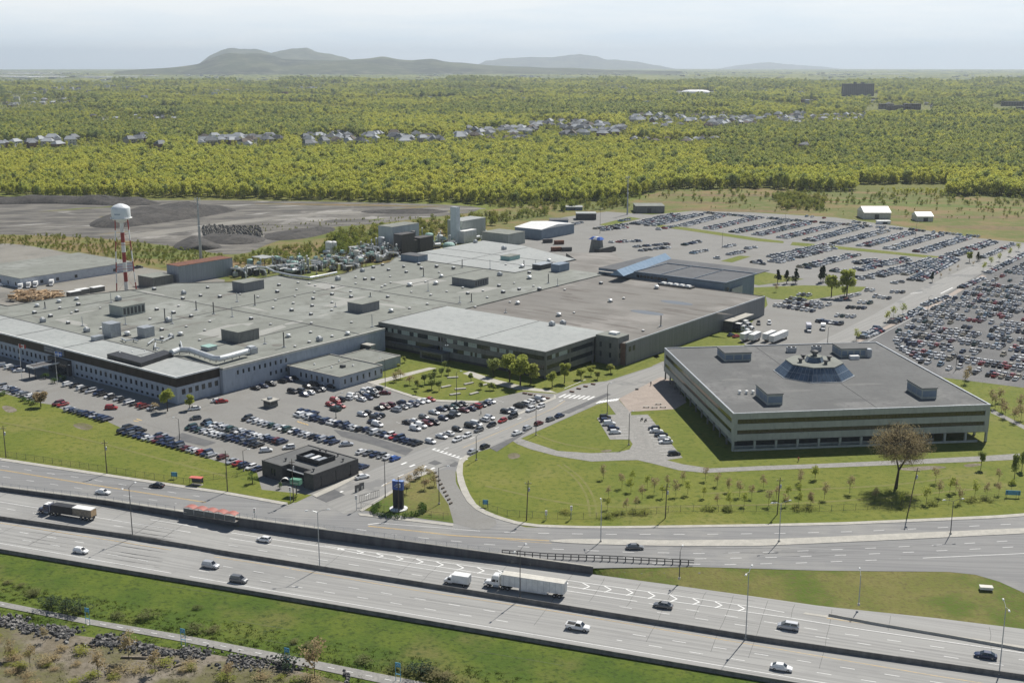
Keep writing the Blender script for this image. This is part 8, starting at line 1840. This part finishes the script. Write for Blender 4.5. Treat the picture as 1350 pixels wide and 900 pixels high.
while r < 7600:
    sp = 7.2 if r < 1700 else 7.2 + (r - 1700) * .0026; n = int(R(58) * r / sp)
    for j in range(n):
        a = -R(29) + R(58) * (j + r0.random()) / n; rr_ = r + r0.uniform(-.5, .5) * sp; x, y = rr_ * math.sin(a), rr_ * math.cos(a); z = curv(rr_); px, py = proj(x, y, z)
        if py > forest_edge(px) - (1.5 if field(x, y, .02) > 0 else .3): continue
        tw = in_town(px, py); small = 1.0
        if tw == 1:
            if r0.random() > .3: continue
            small = .6
        elif tw == 2: small = r0.uniform(.35, .6)
        if any(abs(px - c[0]) < c[2] and abs(py - c[1]) < c[3] for c in CLR): continue
        if any(abs(px - c[0]) < c[2] and 0 < py - c[1] < c[3] * 2.4 for c in CLR): small = .35
        f2 = field(x, y, .0022)
        dens = .97
        if py < 152 and noise.noise(Vector((px / 60, py / 6, 0))) > .0 + (.1 if px > 500 else 0): dens = .5; small *= .6
        if py < 160 and px < 460 and field(x, y, .003) > 0: dens = .6; small *= .7
        if px > 1000 and 140 < py < 235 and field(x, y, .008) > .25: dens = .5
        if r0.random() > dens: continue
        sc = r0.uniform(.75, 1.2) * (1 + (r - 1700) * .00022 if r > 1700 else 1) * (1.0 + .3 * f2) * small
        mixed = (px > 930 and 165 < py < 232 and r0.random() < .55) or (px < 480 and 160 < py < 190 and r0.random() < .5) or (py < 160 and r0.random() < .3 + f2) or r0.random() < .07
        (woodB if mixed else woodA).append((x, y, z - .2, sc))
    r += sp * .86
VA = [variant(i, lf_forest, 12.4 + 1.3 * (i % 3), 5.2, 380, .64, 11, .1) for i in range(5)]
VB = [variant(i + 9, lf_mixed, 15 + 1.2 * (i % 3), 5.8, 330, .72, 9, .08) for i in range(4)]
scatter('wood', woodA, VA, 'broad yellow green young woodland stretching behind the works', 'woodland')
scatter('mixed_wood', woodB, VB, 'scattered darker and taller trees within the far woodland', 'woodland')
# scrub: pit edges, behind the plant, meadow clumps
sc_ = []
def scrub(poly_px, n, s0, s1):
    xs = [p[0] for p in poly_px]; ys = [p[1] for p in poly_px]; k = 0
    while k < n:
        x, y = r0.uniform(min(xs), max(xs)), r0.uniform(min(ys), max(ys)); k += 1
        if inpoly(x, y, poly_px): p = G(x, y); sc_.append((p.x, p.y, -.1, r0.uniform(s0, s1)))
scrub([(425, 330), (440, 312), (500, 305), (560, 296), (600, 290), (660, 283), (700, 280), (760, 270), (830, 266), (830, 274), (740, 281), (700, 289), (640, 300), (610, 310), (560, 315), (500, 328), (450, 338)], 1500, .5, 1.15)
scrub([(300, 345), (330, 335), (420, 322), (440, 332), (400, 342), (330, 352)], 420, .25, .6)
scrub([(0, 312), (60, 310), (110, 312), (260, 331), (300, 340), (262, 349), (200, 350), (100, 332), (0, 322)], 1500, .12, .42)
scrub([(300, 300), (440, 290), (560, 286), (560, 290), (440, 298), (330, 310)], 300, .1, .3)
scrub([(830, 262), (900, 250), (1060, 252), (1350, 262), (1350, 272), (1100, 270), (900, 268)], 420, .25, .75)
scrub([(860, 270), (1350, 278), (1350, 292), (1240, 288), (1100, 284), (930, 275)], 200, .12, .5)
scrub([(1020, 262), (1045, 258), (1090, 262), (1085, 278), (1030, 276)], 200, .5, 1.0)
scrub([(1270, 268), (1320, 262), (1350, 270), (1350, 285), (1290, 280)], 60, .3, .6)
scrub([(600, 262), (640, 266), (680, 268), (780, 262), (830, 258), (830, 266), (700, 275), (620, 272)], 300, .5, .9)
VC = [variant(i + 20, lf_shrub, 7.5, 3.6, 220, .42, 8, .02, trunk=False) for i in range(4)]
scatter('scrub', sc_, VC, 'tangled green and yellow scrub bordering the gravel pit and meadow', 'scrub')
# rough tufts on the lush bank and the lawns, close enough to catch light
tf = []
for i in range(1500):
    x = r0.uniform(-30, 1000); yt = 736 + .165 * x; yb = float(np.interp(x, [0, 350, 560, 960], [789, 855, 898, 980]))
    y = yb - (yb - yt) * .45 * (r0.random() ** 1.5)
    if y > 915: continue
    p = GL(x, y); tf.append((p.x, p.y, p.z - .05, r0.uniform(.4, 1.1)))
for i in range(5000):
    x = r0.uniform(-20, 480); y = r0.uniform(800, 920)
    if y < np.interp(x, [0, 115, 240, 350, 450], [802, 825, 848, 870, 890]): continue
    if field(x * 10, y * 30, .004) < -.1: continue
    p = GL(x, y); tf.append((p.x, p.y, p.z - .05, r0.uniform(.3, 1.1)))
gmats = [grass_b, grass_dry, grass]
VT = []
for i in range(5):
    mb = MB(); rr = random.Random(i)
    for k in range(26):
        a, q = rr.uniform(0, 6.28), rr.uniform(0, .9); x, y = q * math.cos(a), q * math.sin(a); hh = rr.uniform(.1, .3); w_ = .07; b = rr.uniform(0, 3.14)
        mb.add([(x - w_ * math.cos(b), y - w_ * math.sin(b), 0), (x + w_ * math.cos(b), y + w_ * math.sin(b), 0), (x + rr.uniform(-.15, .15), y + rr.uniform(-.15, .15), hh)], [(0, 1, 2)])
    VT.append(bpy.data.objects.new('tuft_kind', mb.mesh('tuft_kind', gmats[(0, 0, 1, 2, 0)[i]])))
scatter('grass_tufts', tf, VT, 'rough grass tufts covering the lush bank and river bank', 'grass')
# canopy of the woods beyond 7 km, still bumpy, with clearings
can = MB(); na, nrr = 620, 150; vs = []
ranges = [7000 * 1.0125 ** k for k in range(nrr)]
for j in range(na + 1):
    a = -R(32) + R(64) * j / na
    for rr_ in ranges:
        x, y = rr_ * math.sin(a), rr_ * math.cos(a); f = noise.noise(Vector((x / 420, y / 900, 1))) + .6 * noise.noise(Vector((x / 130, y / 260, 5)))
        h = 9 + 7 * noise.noise(Vector((x / 34, y / 60, 3))) + 5 * noise.noise(Vector((x / 15, y / 30, 7)))
        vs.append((x, y, curv(rr_) + (h if f > -.22 else -2)))
can.add(vs, [(j * nrr + i, (j + 1) * nrr + i, (j + 1) * nrr + i + 1, j * nrr + i + 1)[::-1] for j in range(na) for i in range(nrr - 1)])
can_m = M('far_canopy', (.16, .18, .04), (.24, .24, .06), .006, .95, c3=(.08, .11, .045), scale3=.0016, lo3=.45, hi3=.6, fine=(.09, .12, .035), fscale=.05)
stuff(can.build('far_woodland', can_m), 'hazy mixed woodland covering the plain to the foot of hills', 'woodland')

# ================================================================== FAR BUILDINGS
rf = [M('roof_shingle_' + n_, c, tuple(v * .8 for v in c), .5, .9) for n_, c in (('grey', (.23, .24, .255)), ('pale', (.42, .44, .46)), ('dark', (.11, .115, .125)), ('brown', (.15, .125, .105)))]
wl_ = [M('siding_' + n_, c, tuple(v * .85 for v in c), .5, .8) for n_, c in (('white', (.62, .62, .6)), ('brick', (.24, .155, .12)), ('beige', (.45, .41, .34)))]
hp = {}
def house(x, y, z, rz, w_, l_, h, mi, ri, label, group):
    k = (mi, ri)
    if k not in hp:
        b = MB().box(-.5, .5, -.5, .5, 0, 1).mesh('wall', wl_[mi]); q = MB(); q.add([(-.55, -.58, 1), (.55, -.58, 1), (.55, .58, 1), (-.55, .58, 1), (-.3, 0, 1.55), (.3, 0, 1.55)], [(0, 1, 5, 4), (2, 3, 4, 5), (1, 2, 5), (3, 0, 4), (0, 3, 2, 1)])
        wn = MB()
        for s in (-1, 1):
            for xx in (-.28, .02, .3): wn.box(xx - .05, xx + .05, s * .5 - .012, s * .5 + .012, .25, .45); wn.box(xx - .05, xx + .05, s * .5 - .012, s * .5 + .012, .62, .8)
        hp[k] = (b, q.mesh('roof', rf[ri]), wn.mesh('windows', glass))
    t = thing('house', label, 'house', (x, y, z), rz, group); t.scale = (l_, w_, h)
    put('wall', hp[k][0], t); put('roof', hp[k][1], t); put('windows', hp[k][2], t)
r0 = random.Random(55); nh = 0
ZN = ['far left', 'left', 'centre left', 'centre', 'centre right', 'right']
far_h = MB()
for x0, y0, x1, y1, hh in HB1:
    pa_, pb_ = GF(x0, y0), GF(x1, y1); n = int(max(3, (x1 - x0) * hh / 36))
    if x1 < 240 and y0 > 180: n = n // 2
    for i in range(n):
        x = r0.uniform(x0, x1); y = y0 + (y1 - y0) * (x - x0) / (x1 - x0) + r0.uniform(-.5, .5) * hh; p = GF(x, y)
        wl2, ro = r0.choices((0, 1, 2), (6, 2, 3))[0], r0.choices(range(4), (5, 6, 2, 1))[0]
        zone = 'behind the first wood ' + ('at far left' if x < 240 else 'left of centre' if x < 460 else 'at the centre' if x < 720 else 'right of centre' if x < 900 else 'at right')
        if y < 150: zone = 'far out on the hazy plain'
        if nh < 298 and y > 150:
            nh += 1
            house(p.x, p.y, p.z, r0.uniform(0, 3.14), r0.uniform(9, 13), r0.uniform(13, 20), r0.uniform(7, 9.5), wl2, ro, ('white', 'brick', 'beige')[wl2] + ' house with ' + ('grey', 'pale grey', 'dark', 'brown')[ro] + ' roof in the suburb ' + zone, 'houses in the suburb ' + zone)
        else:
            s = r0.uniform(5, 9); X = Matrix.Translation(p) @ Matrix.Rotation(r0.uniform(0, 3.1), 4, 'Z'); far_h.box(-s, s, -s * .7, s * .7, 0, 6, r0.randrange(3), X)
            q = MB(); q.add([(-s, -s * .8, 6), (s, -s * .8, 6), (s, s * .8, 6), (-s, s * .8, 6), (-s * .5, 0, 9), (s * .5, 0, 9)], [(0, 1, 5, 4), (2, 3, 4, 5), (1, 2, 5), (3, 0, 4)]); far_h.add([X @ Vector(v) for v in q.v], q.f, 3 + r0.randrange(4))
for i in range(2600):                       # pin-prick buildings of the towns out on the plain
    x = r0.uniform(-40, 1390); y = 94 + abs(r0.gauss(0, 1)) * 16
    if y > 165: continue
    dn = noise.noise(Vector((x / 60, y / 6, 0)))
    if dn < .02: continue
    p = GF(x, y); s = r0.uniform(7, 13) * (1 + max(0, 115 - y) / 16); X = Matrix.Translation(p) @ Matrix.Rotation(r0.uniform(0, 3.1), 4, 'Z'); far_h.box(-s, s, -s * .5, s * .5, -3, r0.uniform(9, 16) , r0.choices(range(7), (5, 1, 2, 2, 4, 1, 1))[0], X)
for i in range(46):
    x = r0.choice((r0.uniform(0, 190), r0.uniform(0, 80), r0.uniform(560, 1350))); y = r0.uniform(96, 104.5) if x < 200 else r0.uniform(93.5, 100); p = GF(x, y); s = r0.uniform(60, 170); X = Matrix.Translation(p) @ Matrix.Rotation(r0.uniform(-.4, .4), 4, 'Z'); far_h.box(-s, s, -s * .5, s * .5, -3, 13, 0, X)
stuff(far_h.build('distant_town', wl_ + rf), 'pin-prick pale buildings of distant towns across the hazy plain', 'town')
p = GF(917, 123.5); t = thing('sports_dome', 'white inflated dome hall far out in the woods', 'dome', tuple(p), 0); D_ = p.length
sx_ = 20 * D_ / FPX; mb = MB(); 
vs = []; nn_ = 20
for i in range(nn_ + 1):
    for j in range(9):
        u = i / nn_ * 2 - 1; v = math.pi * j / 8; e = (1 - abs(u) ** 3.5) ** .5; vs.append((u * sx_, -math.cos(v) * 26 * e, math.sin(v) * 15 * e))
mb.add(vs, [(i * 9 + j, (i + 1) * 9 + j, (i + 1) * 9 + j + 1, i * 9 + j + 1)[::-1] for i in range(nn_) for j in range(8)]); mb.build('membrane', M('dome_white', (.85, .85, .84), None, rough=.6), t); MB().box(-8, 8, -30, -24, 0, 6).build('entrance', wl_[2], t)
def slab_block(px0, px1, ybase, ytop, label, mat, storeys, depth=18, cat='apartment block', nm='apartment_block', cols_=18, win=glass, nudge=0):
    a, b = GF(px0, ybase), GF(px1, ybase); c = (a + b) / 2; Lw = (b - a).length; D_ = c.length; h = (ybase - ytop) / FPX * D_ * TC * 1.02
    t = thing(nm, label, cat, tuple(c), math.atan2((b - a).y, (b - a).x)); MB().box(-Lw / 2, Lw / 2, 0, depth, 0, h).build('wall', mat, t); MB().box(-Lw / 2 - .5, Lw / 2 + .5, -.5, depth + .5, h, h + 1).build('roof', rf[2], t)
    sh_ = h / storeys; me = MB().box(0, Lw / cols_ * .6, -.15, -.01, sh_ * .3, sh_ * .8).mesh('window', win)
    for s in range(storeys):
        for k in range(cols_): put('window', me, t, (-Lw / 2 + Lw * (k + .2) / cols_, 0, s * sh_))
    return t, Lw, h
t, Lw, h = slab_block(1112, 1152, 127, 112, 'dark wide apartment tower standing alone far right near the horizon', M('tower_brown', (.115, .105, .11), (.09, .085, .09), .05, .9), 10, 30, 'tower block', 'tower_block', 16)
for x in (-Lw * .15, Lw * .1): MB().box(x, x + Lw * .08, 8, 20, h + 1, h + 6).build('lift_house', rf[2], t)
slab_block(1057, 1078, 137, 132, 'small grey brown block in the woods left of the tower', wl_[1], 3, 16)
slab_block(1126, 1138, 129, 127, 'low white roofed building at foot of the tower block', wl_[0], 1, 16, 'building', 'building', 4)
for i, (a, b, y0, y1) in enumerate(((1160, 1178, 144, 138), (1170, 1192, 146, 140), (1192, 1214, 145, 138))): slab_block(a, b, y0, y1, ('left', 'middle', 'right')[i] + ' one of three brown flats below the dark tower block', M('flats_brown', (.20, .15, .13), (.15, .12, .11), .05, .9), 4, 16, 'apartment block', 'apartment_block', 9)
for i, (a, b, y0, y1) in enumerate(((1322, 1350, 140, 135), (1316, 1348, 152, 147), (1342, 1372, 146, 142))): slab_block(a, b, y0, y1, ('upper', 'lower', 'outermost')[i] + ' grey brown flats at the right edge of the plain', M('flats_brown', (.20, .15, .13)), 3, 16, 'apartment block', 'apartment_block', 8)
slab_block(64, 72, 106, 103, 'square grey block on the hazy plain at far left', rf[0], 5, 40, 'tower block', 'tower_block', 5)

# labels: rooftop gear that shares a look is told apart by its order on the roof
sets = {}
for o in C.objects:
    if o.parent is None and o.get('category') in ('roof vent', 'exhaust hood', 'roof fan', 'air handler', 'flue', 'pipe'): sets.setdefault(o['label'], []).append(o)
for lab, os_ in sets.items():
    if len(os_) < 2: continue
    os_.sort(key=lambda o: proj(*o.location)[1]); ch = 10; n = len(os_); parts_ = [os_] if n <= 12 else [os_[:n // 3], os_[n // 3:2 * n // 3], os_[2 * n // 3:]]
    for tag_, grp in zip((('',) if n <= 12 else ('far ', 'middle ', 'near ')), parts_):
        grp.sort(key=lambda o: proj(*o.location)[0])
        for i, o in enumerate(grp[:12]):
            nl = (tag_ + lab if tag_ else lab) + ', ' + ORD[i] + ' from left'
            if len(nl.split()) <= 16: o['label'] = nl

# ================================================================== HAZE (one closed box of air)
m = bpy.data.materials.new('air'); m.use_nodes = True; n = m.node_tree; n.nodes.remove(n.nodes['Principled BSDF'])
pv = n.nodes.new('ShaderNodeVolumePrincipled'); pv.inputs['Color'].default_value = (.80, .90, 1.0, 1); pv.inputs['Density'].default_value = HAZE; pv.inputs['Anisotropy'].default_value = 0.25
n.links.new(pv.outputs[0], n.nodes['Material Output'].inputs['Volume'])
mb = MB(); mb.box(-48000, 48000, -3000, 52000, -420, 520); hb = mb.build('haze', m); hb['kind'] = 'stuff'
